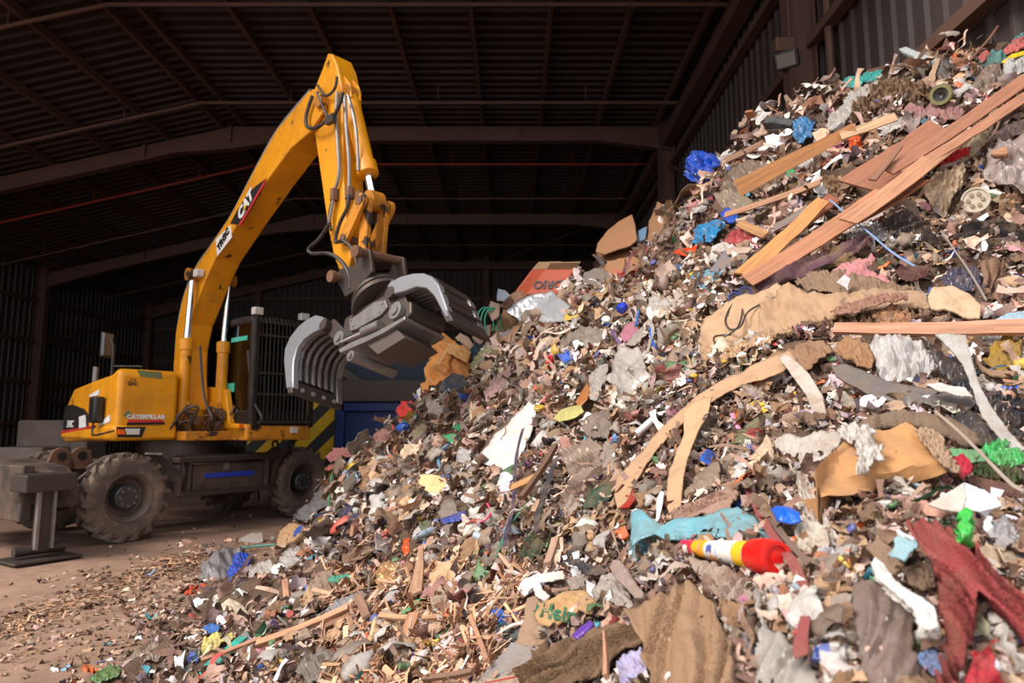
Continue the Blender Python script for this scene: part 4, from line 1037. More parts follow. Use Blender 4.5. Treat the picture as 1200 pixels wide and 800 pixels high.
S('white_paper', 'white paper sheet below the wooden block on the ridge', 'paper', 'paper', (228, 222, 220), 896, 160, 906, 156, 920, 166, 918, 173, 906, 174, 898, 168, **CARD)
S('white_board', 'long white strip beside the bright blue bag', 'strip', 'paper', (220, 210, 202), 836, 192, 848, 178, 864, 170, 867, 174, 852, 184, 840, 198, crum=.03, jag=.01)
S('grey_film', 'wide dusty film hanging under the ridge left of the long board', 'plastic film', 'film', (158, 138, 120), 842, 222, 858, 196, 880, 186, 900, 192, 888, 208, 868, 226, 852, 232, **FILM)
S('grey_film', 'crumpled beige film below the tip of the long board', 'plastic film', 'film', (184, 164, 144), 836, 226, 852, 222, 876, 230, 888, 240, 882, 250, 858, 248, 840, 240, **FILM)
S('white_film', 'white film under the middle of the long board', 'plastic film', 'film', (214, 206, 198), 928, 188, 946, 178, 962, 170, 970, 180, 952, 192, 936, 196, **FILM)
S('green_loop', 'small green plastic loop under the long board', 'plastic loop', 'hard', (46, 158, 92), 920, 196, 926, 192, 932, 202, 928, 208, 922, 206, bulge=.1, crum=.1)
S('crumpled_card', 'crumpled brown paper between the two board bundles', 'card', 'card', (136, 104, 76), 956, 224, 968, 206, 984, 198, 998, 190, 1000, 204, 986, 220, 990, 236, 972, 234, crum=.2, freq=3.2, jag=.05, nv=500)
# boards
P_ = lambda *a, **k: plank('board', *a, **k)
P_('long thin plywood board slanting across the upper heap', 'board', (206, 142, 88), (864, 221), (1002, 150), 19, t=.016, up=(.22, .16), taper=.55, roll=.5)
P_('pale split lath continuing the long plywood board', 'board', (222, 182, 140), (985, 160), (1050, 137), 10, up=(.16, .1))
plank('plywood_sheet', 'wide reddish plywood sheet in the board bundle', 'plywood', (172, 112, 84), (1006, 222), (1100, 152), 46, t=.016, up=(.14, .16), taper=.62, split=1)
P_('pale board with a cut end on top of the bundle', 'board', (204, 146, 110), (992, 262), (1088, 190), 18, up=(.22, .25), split=1)
P_('longest board of the bundle reaching down to the left', 'board', (190, 128, 92), (876, 330), (1036, 228), 20, up=(.10, .22), taper=1.1)
P_('orange tinted leaf shaped board at the left of the bundle', 'board', (212, 146, 86), (872, 322), (964, 236), 22, up=(.12, .16), taper=.7, split=1)
P_('dark red edged board under the bundle', 'board', (158, 92, 58), (1000, 262), (1082, 212), 16, up=(.10, .16), roll=-.5)
P_('narrow board running up to the right edge', 'board', (178, 120, 92), (1040, 202), (1204, 92), 13, up=(.2, .16))
P_('second narrow board below the one at the right edge', 'board', (192, 134, 104), (1060, 204), (1204, 112), 10, up=(.18, .14))
P_('splintered thin lath leaving the bundle to the upper right', 'board', (196, 140, 112), (1090, 196), (1150, 146), 6, up=(.15, .14), split=1)
P_('loose chip of board lying on the plywood sheet', 'board', (150, 108, 84), (1022, 212), (1056, 172), 7, up=(.26, .26), taper=.5)
P_('thin lath left of the board bundle', 'board', (188, 140, 108), (850, 252), (962, 214), 7, up=(.09, .1))
P_('dark reddish board end under the orange tinted board', 'board', (156, 84, 58), (930, 268), (978, 232), 16, up=(.05, .09))
P_('grey weathered plank left of the orange tinted board', 'board', (136, 122, 116), (908, 268), (948, 244), 9, up=(.06, .08))
P_('split brown plank above the faded red bag', 'board', (192, 140, 92), (868, 262), (898, 276), 10, up=(.08, .08), split=1)
P_('straight horizontal board jutting in from the right edge', 'board', (206, 148, 116), (978, 386), (1230, 384), 13, t=.02, up=(.05, .10), taper=1.35)
P_('small wooden block standing on the ridge by the shoe', 'board', (176, 112, 76), (888, 148), (878, 129), 9, t=.03, up=(.0, .1))
P_('short lath on the shoulder above the white paper', 'board', (158, 120, 96), (846, 190), (894, 168), 8, up=(.06, .06))
# middle right
S('red_bag', 'shiny red plastic bag under the narrow boards', 'plastic bag', 'bag', (206, 24, 36), 1084, 192, 1092, 184, 1106, 178, 1124, 174, 1138, 170, 1136, 180, 1120, 188, 1100, 192, **BAG)
S('tan_paper', 'crumpled tan paper sack below the shiny red bag', 'paper sack', 'paper', (182, 156, 128), 1080, 218, 1096, 204, 1112, 194, 1130, 188, 1130, 212, 1118, 228, 1112, 244, 1106, 256, 1094, 240, 1086, 230, crum=.18, freq=2.6, bulge=.1, nv=500)
S('clear_bag', 'large clear plastic bag at the right edge beside the round lid', 'plastic bag', 'film', (204, 184, 178), 1152, 206, 1158, 176, 1172, 166, 1194, 158, 1216, 150, 1216, 214, 1192, 222, 1172, 216, **BAG)
S('clear_bag', 'mauve tinted clear film under the narrow boards at the right edge', 'plastic film', 'film', (188, 162, 158), 1158, 164, 1172, 148, 1192, 142, 1216, 138, 1216, 152, 1192, 158, 1172, 166, **FILM)
S('white_film', 'yellowish white film hanging through the boards', 'plastic film', 'film', (210, 188, 158), 1128, 176, 1146, 150, 1162, 130, 1168, 142, 1158, 164, 1142, 182, 1132, 186, **FILM)
S('wood_chip', 'small square wood chip resting on the clear bag', 'wood chip', 'wood', (182, 132, 96), 1163, 176, 1181, 171, 1181, 180, 1164, 181, crum=.02, jag=.01, lift=3.5, thick=.02)
S('black_cloth', 'black cloth heaped at the right edge below the round lid', 'cloth', 'cloth', (46, 42, 42), 1118, 282, 1126, 268, 1146, 262, 1172, 258, 1188, 264, 1216, 262, 1216, 294, 1180, 296, 1146, 304, 1122, 298, crum=.12, bulge=.14, freq=2.2, fold=(80, .35, .05), nv=500)
S('black_cloth', 'black cloth with silver highlights trailing below the boards', 'cloth', 'bag', (52, 46, 46), 1032, 262, 1052, 248, 1068, 250, 1086, 266, 1108, 282, 1116, 296, 1092, 296, 1066, 284, 1046, 276, crum=.12, bulge=.10, fold=(50, .3, .05), nv=450)
S('silver_film', 'silvery bubble film lying below the board bundle', 'plastic film', 'foil', (196, 192, 190), 977, 266, 990, 260, 1006, 262, 1020, 260, 1046, 264, 1054, 276, 1052, 288, 1038, 282, 1016, 280, 994, 276, crum=.10, freq=5, jag=.03, nv=600)
S('brown_bag', 'brown folded sleeve above the purple cloth', 'sleeve', 'cloth', (134, 106, 76), 971, 300, 976, 288, 986, 284, 1002, 298, 1006, 304, 992, 312, 978, 310, bulge=.25, crum=.08, fold=(60, .3, .04))
S('purple_cloth', 'long purple brown cloth twisted down from the boards', 'cloth', 'cloth', (102, 72, 80), 878, 350, 886, 334, 904, 320, 924, 308, 948, 302, 974, 296, 984, 282, 1022, 276, 1024, 284, 990, 306, 964, 312, 934, 322, 908, 336, 892, 346, 886, 358, crum=.06, bulge=.12, fold=(60, .22, .05), nv=700)
shirt_ = S('pink_shirt', 'pink and white child sized shirt on the dusty ledge', 'shirt', 'cloth', (206, 138, 140), 969, 326, 976, 316, 992, 308, 1008, 302, 1022, 296, 1026, 304, 1018, 314, 1030, 320, 1046, 330, 1040, 333, 1022, 322, 1006, 328, 994, 340, 986, 334, 976, 330, crum=.12, bulge=.12, freq=2.4, nv=420)
S('shirt_patch', 'white underside of the pink shirt', 'cloth patch', 'cloth', (228, 216, 216), 980, 330, 990, 322, 997, 326, 993, 339, 987, 334, crum=.08, lift=3.0, parent=shirt_)
ledge_ = S('cardboard_piece', 'large buckled cardboard slab forming the dusty ledge', 'cardboard', 'card', (196, 158, 122), 816, 400, 826, 376, 848, 358, 878, 343, 910, 334, 932, 342, 922, 362, 894, 382, 864, 402, 838, 416, crum=.11, freq=1.25, jag=.035, thick=.012, nv=800, lift=1.8)
S('cardboard_piece', 'middle cardboard sheet of the dusty ledge with a curled front', 'cardboard', 'card', (184, 146, 112), 896, 350, 924, 335, 952, 338, 990, 344, 1018, 350, 1002, 366, 958, 376, 918, 390, 888, 392, crum=.11, freq=1.25, jag=.035, thick=.012, nv=800, lift=2.2)
S('cardboard_piece', 'flat dusty cardboard at the back of the ledge under the pink shirt', 'cardboard', 'card', (172, 138, 108), 984, 346, 1010, 338, 1044, 336, 1084, 344, 1090, 358, 1052, 362, 1008, 368, 986, 362, crum=.11, freq=1.25, jag=.035, thick=.012, nv=800, lift=1.6)
S('dirt_layer', 'dusty crumbs lying on the cardboard ledge', 'dirt', 'card', (138, 110, 86), 930, 330, 948, 318, 978, 316, 1010, 322, 1046, 330, 1076, 338, 1050, 344, 1008, 346, 968, 342, 944, 338, crum=.10, freq=3, jag=.05, nv=700, parent=ledge_)
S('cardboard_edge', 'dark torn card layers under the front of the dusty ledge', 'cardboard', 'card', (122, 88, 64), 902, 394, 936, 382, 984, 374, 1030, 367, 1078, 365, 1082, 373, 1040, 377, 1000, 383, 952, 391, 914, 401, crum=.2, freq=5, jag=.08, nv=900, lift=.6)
S('cardboard_edge', 'pale ragged card edge at the lower front of the dusty ledge', 'cardboard', 'card', (204, 168, 132), 828, 422, 850, 409, 880, 397, 908, 388, 930, 383, 926, 389, 900, 398, 872, 411, 848, 424, crum=.2, freq=4, jag=.09, nv=700, lift=2.6)
S('cardboard_edge', 'mauve brown card sheet lying along the dusty ledge', 'cardboard', 'card', (156, 112, 94), 972, 364, 998, 353, 1030, 345, 1062, 342, 1064, 349, 1032, 355, 1006, 364, 984, 368, crum=.12, freq=4, jag=.05, lift=3.2)
S('kraft_fold', 'brown folded kraft sheet beside the hidden end of the long strip', 'kraft paper', 'paper', (150, 112, 82), 902, 418, 930, 404, 962, 398, 976, 408, 960, 424, 936, 436, 918, 432, crum=.14, freq=2, lift=1.2)
S('cardboard_piece', 'torn pale cardboard flap at the right end of the dusty ledge', 'cardboard', 'card', (204, 172, 138), 1084, 352, 1094, 336, 1116, 334, 1136, 344, 1150, 358, 1148, 372, 1130, 370, 1108, 362, 1092, 362, **CARD)
S('cardboard_piece', 'brown crumpled kraft paper tucked under the ledge', 'kraft paper', 'paper', (170, 122, 86), 1020, 364, 1044, 358, 1068, 364, 1066, 376, 1046, 384, 1028, 378, crum=.2, freq=2.5, bulge=.1)
S('cardboard_piece', 'rough torn cardboard lump under the left end of the ledge', 'cardboard', 'card', (186, 150, 114), 818, 398, 836, 412, 862, 406, 872, 412, 852, 424, 836, 428, 822, 422, crum=.16, freq=3, jag=.06)
S('white_bag', 'round white plastic bag below the horizontal board', 'plastic bag', 'film', (234, 228, 224), 1018, 402, 1024, 394, 1040, 391, 1064, 394, 1086, 404, 1098, 416, 1102, 426, 1092, 438, 1082, 446, 1068, 442, 1048, 446, 1030, 442, 1028, 432, 1024, 416, bulge=.26, crum=.16, freq=2.4, jag=.02, nv=700)
S('brown_wrap', 'brown paper package left of the round white bag', 'paper package', 'paper', (160, 116, 80), 976, 408, 990, 396, 1006, 394, 1018, 404, 1026, 420, 1022, 430, 1004, 428, 986, 418, crum=.12, bulge=.2, freq=2)
S('grey_sheet', 'stiff dark grey sheet lying under the round white bag', 'rubber sheet', 'rubber', (112, 102, 98), 974, 428, 990, 426, 1016, 436, 1040, 446, 1066, 452, 1098, 456, 1126, 462, 1150, 466, 1140, 476, 1126, 486, 1112, 478, 1084, 472, 1050, 470, 1022, 464, 1000, 452, 980, 440, crum=.025, freq=1.2, jag=.008, nv=600, thick=.006, lift=1.4)
S('white_paper', 'narrow white paper on the stiff grey sheet', 'paper', 'paper', (214, 206, 202), 1086, 450, 1100, 448, 1130, 454, 1140, 464, 1120, 462, 1098, 456, crum=.03, lift=3)
S('strap', 'long pale grey strap hanging down at the right edge', 'strap', 'rubber', (188, 182, 176), 1096, 390, 1132, 392, 1136, 410, 1142, 432, 1150, 456, 1166, 482, 1184, 506, 1202, 526, 1184, 528, 1164, 504, 1150, 484, 1140, 456, 1130, 430, 1116, 410, crum=.02, jag=.006, lift=3, nv=500, thick=.006)
S('black_film', 'black plastic film behind the long pale strap', 'plastic film', 'bag', (52, 52, 56), 1084, 400, 1104, 412, 1124, 424, 1140, 448, 1156, 458, 1180, 462, 1214, 470, 1214, 524, 1190, 516, 1166, 500, 1146, 482, 1128, 460, 1104, 436, crum=.08, bulge=.08, fold=(60, .16, .03), nv=600)
S('dark_film', 'dark plastic film below the stiff grey sheet', 'plastic film', 'bag', (58, 56, 58), 1116, 486, 1140, 482, 1160, 496, 1176, 516, 1158, 524, 1140, 512, 1126, 500, crum=.1, bulge=.1)
S('yellow_rag', 'mustard yellow rag under the horizontal board at the right edge', 'rag', 'cloth', (166, 130, 52), 1152, 424, 1164, 402, 1178, 394, 1198, 396, 1196, 416, 1188, 430, 1168, 432, **RAG)
S('card_flap', 'brown card flap below the mustard yellow rag', 'card', 'card', (152, 118, 90), 1142, 418, 1156, 432, 1190, 434, 1188, 440, 1162, 440, 1148, 432, **CARD)
S('white_film', 'small white film above the mustard yellow rag', 'plastic film', 'film', (220, 214, 210), 1148, 394, 1174, 393, 1172, 406, 1160, 404, **FILM)
S('blue_packet', 'pale blue packet at the right edge above the horizontal board', 'packet', 'bag', (162, 190, 206), 1166, 374, 1180, 366, 1212, 362, 1212, 376, **CARD)
S('brown_wrap', 'brown cloth strips hanging at the right edge', 'cloth', 'cloth', (142, 108, 88), 1148, 310, 1162, 300, 1176, 306, 1184, 340, 1176, 358, 1162, 350, 1152, 332, crum=.05, fold=(0, .3, .06), bulge=.1)
S('dark_cloth', 'dark plum cloth above the pale cardboard flap', 'cloth', 'cloth', (92, 58, 56), 1048, 318, 1066, 308, 1090, 314, 1084, 326, 1062, 330, **RAG)
S('blue_scrap', 'blue edged sack pieces behind the brown cloth strips', 'sack', 'bag', (74, 72, 92), 1102, 326, 1118, 312, 1146, 314, 1154, 340, 1134, 342, 1112, 338, **BAG)
# lower right
S('carpet_roll', 'dusty rolled carpet above the brown carton', 'carpet', 'cloth', (132, 110, 92), 1002, 500, 1018, 488, 1052, 481, 1090, 484, 1120, 494, 1146, 508, 1152, 522, 1132, 524, 1108, 512, 1074, 500, 1036, 502, 1012, 508, bulge=.3, crum=.04, jag=.02)
def crushed_box(name, label, cat, rgb, crease, back, bottom, up=.06, drop=.14):
    """a carton with a buckled top and front: rows are lofted between measured edges"""
    rg = np.random.default_rng(3); n = 17
    def res(pts):
        P = np.array(pts, float); t = np.concatenate([[0], np.cumsum(np.hypot(*np.diff(P, axis=0).T))]); u = np.linspace(0, t[-1], n); return np.stack([np.interp(u, t, P[:, 0]), np.interp(u, t, P[:, 1])], 1)
    cr = [hp1(x, y, up)[0] for x, y in res(crease)]; c0 = cr[n // 2]
    nt = V((.05, -.42, .9)).normalized(); nf = V((.05, -.9, -.28)).normalized()
    bk = [onplane(x, y, c0, nt) for x, y in res(back)]; bt = [onplane(x, y, c0, nf) for x, y in res(bottom)]
    rows = [[p - UPZ * drop for p in bk]] + [[a.lerp(b, k / 8) for a, b in zip(bk, cr)] for k in range(9)] + [[a.lerp(b, k / 4) for a, b in zip(cr, bt)] for k in range(1, 5)] + [[p + V((0, .12, -.02)) for p in bt]]
    mb = MB(); g = np.array([[tuple(p) for p in r] for r in rows])
    u, v = np.meshgrid(np.linspace(0, 1.6, n), np.linspace(0, 1, len(rows))); dz = .016 * creases(u.ravel(), v.ravel(), 6, 1.6, rg).reshape(u.shape) + .008 * creases(u.ravel(), v.ravel(), 6, 5, rg).reshape(u.shape)
    g += dz[..., None] * np.array([0, -.5, .85]); mb.v = [V(p) for p in g.reshape(-1, 3)]
    for r in range(len(rows) - 1):
        for i in range(n - 1): mb.f.append([r * n + i, (r + 1) * n + i, (r + 1) * n + i + 1, r * n + i + 1])
    for i in (0, n - 1): mb.f.append([r * n + i for r in range(len(rows))])
    o = mb.build(name, L_['card'], org=c0); o.color = (*lin(rgb), 1); tag(o, label, cat)
    for p in o.data.polygons: p.use_smooth = True
    o.data.set_sharp_from_angle(angle=math.radians(26))
    poly = list(back) + list(bottom)[::-1]; mask_poly(poly); P = np.array(poly); FEAT.append((label, P[:, 0].mean(), P[:, 1].mean(), 100)); return o
ccart_ = crushed_box('crushed_carton', 'crushed brown cardboard carton below the dusty rolled carpet', 'carton', (190, 136, 84), [(953, 564), (978, 557), (1016, 556), (1052, 551), (1096, 539)], [(956, 548), (984, 522), (1002, 508), (1062, 495), (1076, 502)], [(962, 582), (1007, 579), (1057, 573), (1110, 553)], up=.10)
S('torn_card', 'torn crumpled card at the right end of the brown carton', 'card', 'card', (178, 148, 120), 1072, 500, 1090, 500, 1104, 514, 1112, 530, 1124, 548, 1120, 556, 1108, 544, 1092, 530, 1080, 516, crum=.14, freq=3, lift=5)
S('white_rag', 'frayed white rag hanging over the brown carton', 'rag', 'cloth', (222, 212, 204), 980, 504, 996, 498, 1014, 496, 1026, 504, 1024, 516, 1034, 524, 1032, 540, 1022, 534, 1018, 548, 1008, 552, 1006, 536, 1000, 520, crum=.2, freq=3.5, jag=.08, lift=6)
S('white_rag', 'broad off white cloth left of the brown carton', 'cloth', 'cloth', (206, 194, 182), 906, 516, 920, 510, 944, 508, 968, 506, 990, 508, 984, 520, 966, 536, 954, 548, 950, 562, 936, 556, 926, 544, 912, 534, crum=.10, bulge=.08, freq=2.2, nv=500)
S('white_rag', 'shredded white rag trailing down from the off white cloth', 'rag', 'cloth', (220, 206, 194), 926, 544, 944, 556, 952, 574, 966, 590, 976, 612, 984, 636, 972, 644, 962, 628, 948, 616, 936, 606, 930, 584, 936, 570, crum=.22, freq=4.5, jag=.10, nv=700)
S('white_rag', 'pale cream rag below the blue cap', 'rag', 'cloth', (214, 200, 184), 930, 618, 948, 606, 968, 622, 976, 650, 966, 664, 948, 648, 936, 640, crum=.16, freq=3.5, jag=.06)
S('green_bag', 'shiny green plastic bag at the right edge', 'plastic bag', 'bag', (70, 176, 96), 1148, 526, 1156, 518, 1170, 514, 1182, 518, 1178, 526, 1196, 524, 1208, 532, 1206, 544, 1180, 546, 1160, 540, bulge=.22, crum=.14, freq=3)
S('green_sheet', 'dull green plastic strip left of the shiny green bag', 'plastic strip', 'bag', (110, 170, 120), 1112, 525, 1130, 526, 1152, 526, 1158, 538, 1136, 542, 1120, 538, crum=.05, bulge=.05)
S('moss_patch', 'dark mossy green scraps under the green bag', 'scraps', 'card', (58, 78, 34), 1140, 546, 1162, 544, 1196, 548, 1196, 562, 1168, 560, 1144, 558, crum=.2, freq=5, jag=.08)
S('red_pouch', 'crimson red cup lining beside the brown carton', 'cup', 'cloth', (196, 26, 66), 1112, 544, 1116, 535, 1130, 532, 1140, 544, 1138, 554, 1128, 560, 1116, 552, bulge=.3, crum=.08, lift=3)
S('red_packet', 'small pink red packet below the brown carton', 'packet', 'paper', (206, 96, 104), 1092, 566, 1100, 558, 1116, 560, 1112, 570, 1104, 574, **CARD)
S('dark_board', 'dark brown board edge below the green bag', 'board', 'wood', (104, 70, 56), 1132, 560, 1144, 558, 1190, 568, 1188, 578, 1160, 574, 1136, 566, crum=.01, jag=.005, thick=.02)
fcard_ = S('white_card', 'folded off white card in front of the dark board', 'card', 'paper', (206, 194, 182), 1087, 590, 1112, 576, 1130, 565, 1132, 582, 1128, 599, 1106, 596, crum=.02, jag=.006, lift=3)
S('white_card', 'bright white half of the folded card', 'card', 'paper', (232, 232, 236), 1130, 565, 1154, 574, 1170, 586, 1174, 592, 1150, 598, 1130, 594, crum=.03, jag=.006, lift=3, parent=fcard_)
S('green_toy', 'bright green plastic toy piece on the red cloth', 'toy', 'hard', (62, 200, 84), 1124, 600, 1132, 594, 1140, 598, 1139, 606, 1134, 610, 1140, 616, 1138, 622, 1132, 628, 1124, 622, 1122, 614, 1127, 608, bulge=.16, crum=.06, jag=0, lift=5, thick=.02)
S('red_cloth', 'large dusty maroon cloth with deep folds in the lower right corner', 'cloth', 'cloth', (158, 70, 70), 1062, 610, 1072, 606, 1092, 620, 1096, 606, 1112, 616, 1132, 636, 1156, 656, 1180, 680, 1210, 706, 1210, 770, 1190, 742, 1168, 716, 1148, 700, 1140, 716, 1138, 740, 1130, 762, 1120, 792, 1118, 812, 1098, 812, 1100, 788, 1108, 764, 1106, 730, 1098, 704, 1104, 684, 1094, 664, 1078, 640, crum=.03, bulge=.09, fold=(-37, .17, .06), nv=1800, jag=.008, lift=2.6)
S('crimson_cloth', 'crimson fabric below the maroon cloth at the bottom edge', 'cloth', 'cloth', (186, 44, 62), 1126, 812, 1132, 786, 1146, 762, 1160, 756, 1166, 776, 1176, 800, 1184, 812, crum=.05, bulge=.15, fold=(20, .4, .04), lift=2)
S('foam_strip', 'white foam strip slanting left of the maroon cloth', 'foam strip', 'paper', (228, 222, 214), 1020, 660, 1026, 652, 1036, 660, 1050, 680, 1066, 692, 1082, 700, 1096, 712, 1100, 734, 1086, 738, 1074, 730, 1070, 712, 1056, 700, 1040, 688, 1026, 676, crum=.05, bulge=.12, thick=.02, lift=3.4, jag=.01)
S('mauve_film', 'large dusty mauve film beside the white foam strip', 'plastic film', 'film', (166, 144, 134), 994, 682, 1008, 676, 1030, 684, 1046, 690, 1062, 706, 1072, 722, 1070, 748, 1070, 772, 1082, 796, 1088, 812, 1030, 812, 1012, 800, 1004, 776, 1008, 744, 1000, 712, crum=.08, bulge=.10, fold=(15, .26, .018), nv=800)
S('blue_cloth', 'blue striped cloth scrap beside the mauve film', 'cloth', 'cloth', (108, 134, 178), 1074, 768, 1084, 760, 1100, 764, 1108, 772, 1104, 788, 1096, 792, 1082, 782, **RAG)
S('blue_paper', 'pale blue scalloped paper above the white foam strip', 'paper', 'paper', (150, 182, 188), 1040, 650, 1048, 640, 1048, 630, 1056, 626, 1064, 632, 1076, 630, 1074, 640, 1064, 648, 1060, 656, 1050, 652, crum=.06, lift=3)
S('white_bag', 'cloudy white bag at the right edge below the folded card', 'plastic bag', 'film', (206, 200, 200), 1156, 618, 1164, 606, 1178, 604, 1190, 620, 1206, 640, 1206, 664, 1186, 656, 1168, 644, **BAG)
S('card_piece', 'flat grey brown card piece below the brown carton', 'card', 'card', (154, 128, 106), 980, 604, 994, 594, 1016, 590, 1024, 598, 1016, 610, 996, 616, **CARD)
S('card_piece', 'flat brown card under the pale blue paper', 'card', 'card', (140, 112, 90), 1014, 640, 1030, 630, 1050, 646, 1058, 664, 1048, 672, 1030, 660, **CARD)
S('brown_lump', 'brown soil covered bag right of the foam strip', 'bag', 'cloth', (128, 104, 86), 1058, 668, 1074, 660, 1094, 664, 1098, 684, 1082, 692, 1066, 684, bulge=.3, crum=.1)
S('white_bag', 'torn off white carrier bag hanging at the bottom edge', 'plastic bag', 'film', (206, 196, 186), 886, 686, 894, 700, 893, 722, 900, 732, 916, 742, 928, 754, 944, 772, 958, 796, 962, 812, 884, 812, 884, 790, 886, 762, 892, 740, 886, 716, 880, 700, crum=.06, bulge=.12, fold=(20, .3, .03), nv=700)
S('white_bag', 'off white bag handle stretched below the bottle', 'plastic bag', 'film', (204, 190, 178), 882, 676, 896, 672, 914, 674, 930, 680, 942, 692, 934, 700, 914, 694, 900, 692, 888, 700, **FILM)
S('grey_rag', 'grey beige rag bunched under the bottle', 'rag', 'cloth', (176, 154, 138), 802, 652, 822, 656, 850, 664, 874, 672, 884, 684, 882, 700, 866, 706, 846, 704, 832, 690, 818, 672, crum=.06, bulge=.2, fold=(15, .28, .05), nv=500)
S('brown_cloth', 'large light brown cloth draped at the bottom edge', 'cloth', 'cloth', (164, 130, 100), 734, 716, 744, 706, 762, 702, 786, 690, 808, 682, 818, 690, 832, 702, 842, 724, 856, 752, 862, 782, 860, 812, 762, 812, 758, 782, 754, 760, 744, 738, crum=.04, bulge=.08, fold=(8, .24, .03), nv=1400, jag=.012, lift=2.4)
S('brown_cloth', 'wrinkled brown cloth right of the large draped cloth', 'cloth', 'cloth', (160, 124, 94), 842, 704, 860, 706, 884, 704, 890, 716, 880, 732, 868, 740, 854, 748, 846, 730, crum=.08, bulge=.12, fold=(40, .25, .06), nv=450)
S('rolled_cloth', 'dark brown rolled cloth with wood splinters at the bottom edge', 'cloth', 'cloth', (116, 90, 68), 602, 786, 616, 772, 636, 762, 664, 752, 694, 742, 724, 732, 748, 730, 760, 744, 756, 758, 734, 766, 706, 782, 680, 800, 664, 812, 616, 812, 608, 798, crum=.03, bulge=.18, fold=(62, .16, .05), nv=1500, jag=.012, lift=2.4)
S('lilac_paper', 'crumpled lilac paper under the light brown cloth', 'paper', 'paper', (188, 180, 214), 722, 776, 734, 764, 752, 758, 758, 774, 756, 796, 744, 812, 728, 812, 726, 792, crum=.16, bulge=.08, freq=2.6)
S('striped_card', 'grey ribbed card at the bottom edge', 'card', 'card', (148, 140, 136), 556, 800, 572, 782, 588, 766, 600, 752, 616, 756, 630, 760, 624, 778, 610, 790, 594, 790, 574, 800, crum=.02, jag=.006, fold=(20, .05, .008), nv=900)
rsack_ = S('sack', 'beige sack with a red line at the bottom edge', 'sack', 'cloth', (192, 170, 148), 540, 812, 552, 800, 574, 794, 598, 790, 614, 794, 618, 812, **RAG)
rl_ = ribbon('red_line', None, None, 'hard', (188, 46, 48), [(556, 804), (580, 798), (612, 792)], 2.2, up=.05); rl_.parent = rsack_; rl_.location = ORG[rl_] - ORG[rsack_]
S('paper_sack', 'brown paper sack corner above the dark rolled cloth', 'paper sack', 'card', (164, 132, 106), 604, 756, 612, 728, 618, 700, 628, 698, 642, 720, 642, 744, 634, 758, 618, 760, **CARD)
hs_ = S('printed_sack', 'tan paper sack with green printed lettering', 'paper sack', 'paper', (190, 148, 100), 625, 722, 630, 706, 644, 702, 662, 692, 684, 690, 698, 704, 694, 720, 678, 716, 662, 728, 644, 734, 632, 732, crum=.06, bulge=.24, jag=.01, lift=2.6, nv=500)
S('green_print', 'green printed corner of the tan paper sack', 'print', 'paper', (48, 104, 74), 626, 720, 629, 707, 634, 704, 637, 707, 634, 716, 632, 726, crum=.02, lift=3.4, jag=.0, parent=hs_)
pH, nH = hp1(652, 718, .03); vH = (CAM - pH).normalized()
M['green_ink'] = mat('green_ink', (40, 100, 70), .7, dirt=.3, bump=0)
rH = V((1, .15, -.22)).normalized()
from mathutils.bvhtree import BVHTree
tx = text('Heir', .062, pH + vH * .25, rH, V((0, .2, 1)), M['green_ink'], hs_, bold=.002, name='lettering', depth=0)
bv = BVHTree.FromPolygons([v.co + ORG[hs_] for v in hs_.data.vertices], [p.vertices[:] for p in hs_.data.polygons])
for v in tx.data.vertices:                              # the print follows the sack's bulges
    hit = bv.ray_cast(v.co + ORG[hs_], -vH)
    if hit[0] is not None: v.co = hit[0] + vH * .004 - ORG[hs_]
wstrip_ = S('white_strip', 'white folded strip above the tan printed sack', 'strip', 'paper', (232, 224, 214), 606, 690, 614, 678, 630, 672, 646, 670, 660, 668, 661, 677, 644, 680, 628, 684, 614, 698, crum=.04, lift=3)
S('white_strip', 'white strip end bending down over the tan printed sack', 'strip', 'paper', (226, 216, 206), 622, 682, 630, 680, 636, 690, 644, 698, 638, 704, 628, 698, crum=.04, lift=3.4, parent=wstrip_)
S('clear_bag', 'clear crumpled bag right of the tan printed sack', 'plastic bag', 'film', (212, 198, 188), 696, 684, 706, 674, 718, 672, 730, 684, 740, 700, 742, 714, 726, 712, 712, 704, 698, 706, 694, 696, **BAG)
S('clear_bag', 'grey film bunched above the tan printed sack', 'plastic film', 'film', (196, 180, 168), 662, 680, 676, 672, 696, 674, 698, 684, 684, 688, 668, 690, **FILM)
S('sandal', 'beige sandal sole right of the clear crumpled bag', 'sandal', 'rubber', (158, 136, 126), 714, 664, 718, 656, 726, 656, 736, 668, 746, 684, 754, 694, 752, 701, 744, 700, 732, 688, 720, 676, bulge=.12, crum=.03, jag=.006, thick=.018, lift=2.6)
S('black_strip', 'black rubber scraps above the grey film', 'rubber scrap', 'rubber', (48, 46, 50), 660, 656, 676, 654, 690, 660, 704, 664, 712, 670, 698, 674, 682, 670, 674, 662, crum=.12, jag=.04, lift=2.4)
S('purple_strip', 'purple edged strip between the sack and rolled cloth', 'strip', 'hard', (104, 62, 164), 670, 744, 680, 734, 692, 726, 694, 730, 684, 740, 674, 748, crum=.02, jag=0, lift=3, thick=.01)
S('blue_glove', 'bright blue rubber glove among the wood chips', 'glove', 'bag', (38, 104, 196), 574, 722, 578, 712, 588, 712, 592, 720, 604, 714, 612, 718, 610, 726, 598, 726, 586, 730, 578, 730, bulge=.2, crum=.12)
S('plaid_cloth', 'dark teal and red cloth below the blue glove', 'cloth', 'cloth', (52, 84, 92), 578, 738, 586, 728, 600, 730, 614, 736, 612, 746, 598, 750, 584, 744, **RAG)
S('white_paper', 'white crumpled paper with red print among the wood chips', 'paper', 'paper', (230, 220, 218), 508, 762, 512, 750, 524, 748, 534, 752, 544, 758, 538, 768, 524, 774, 514, 772, crum=.16, bulge=.12)
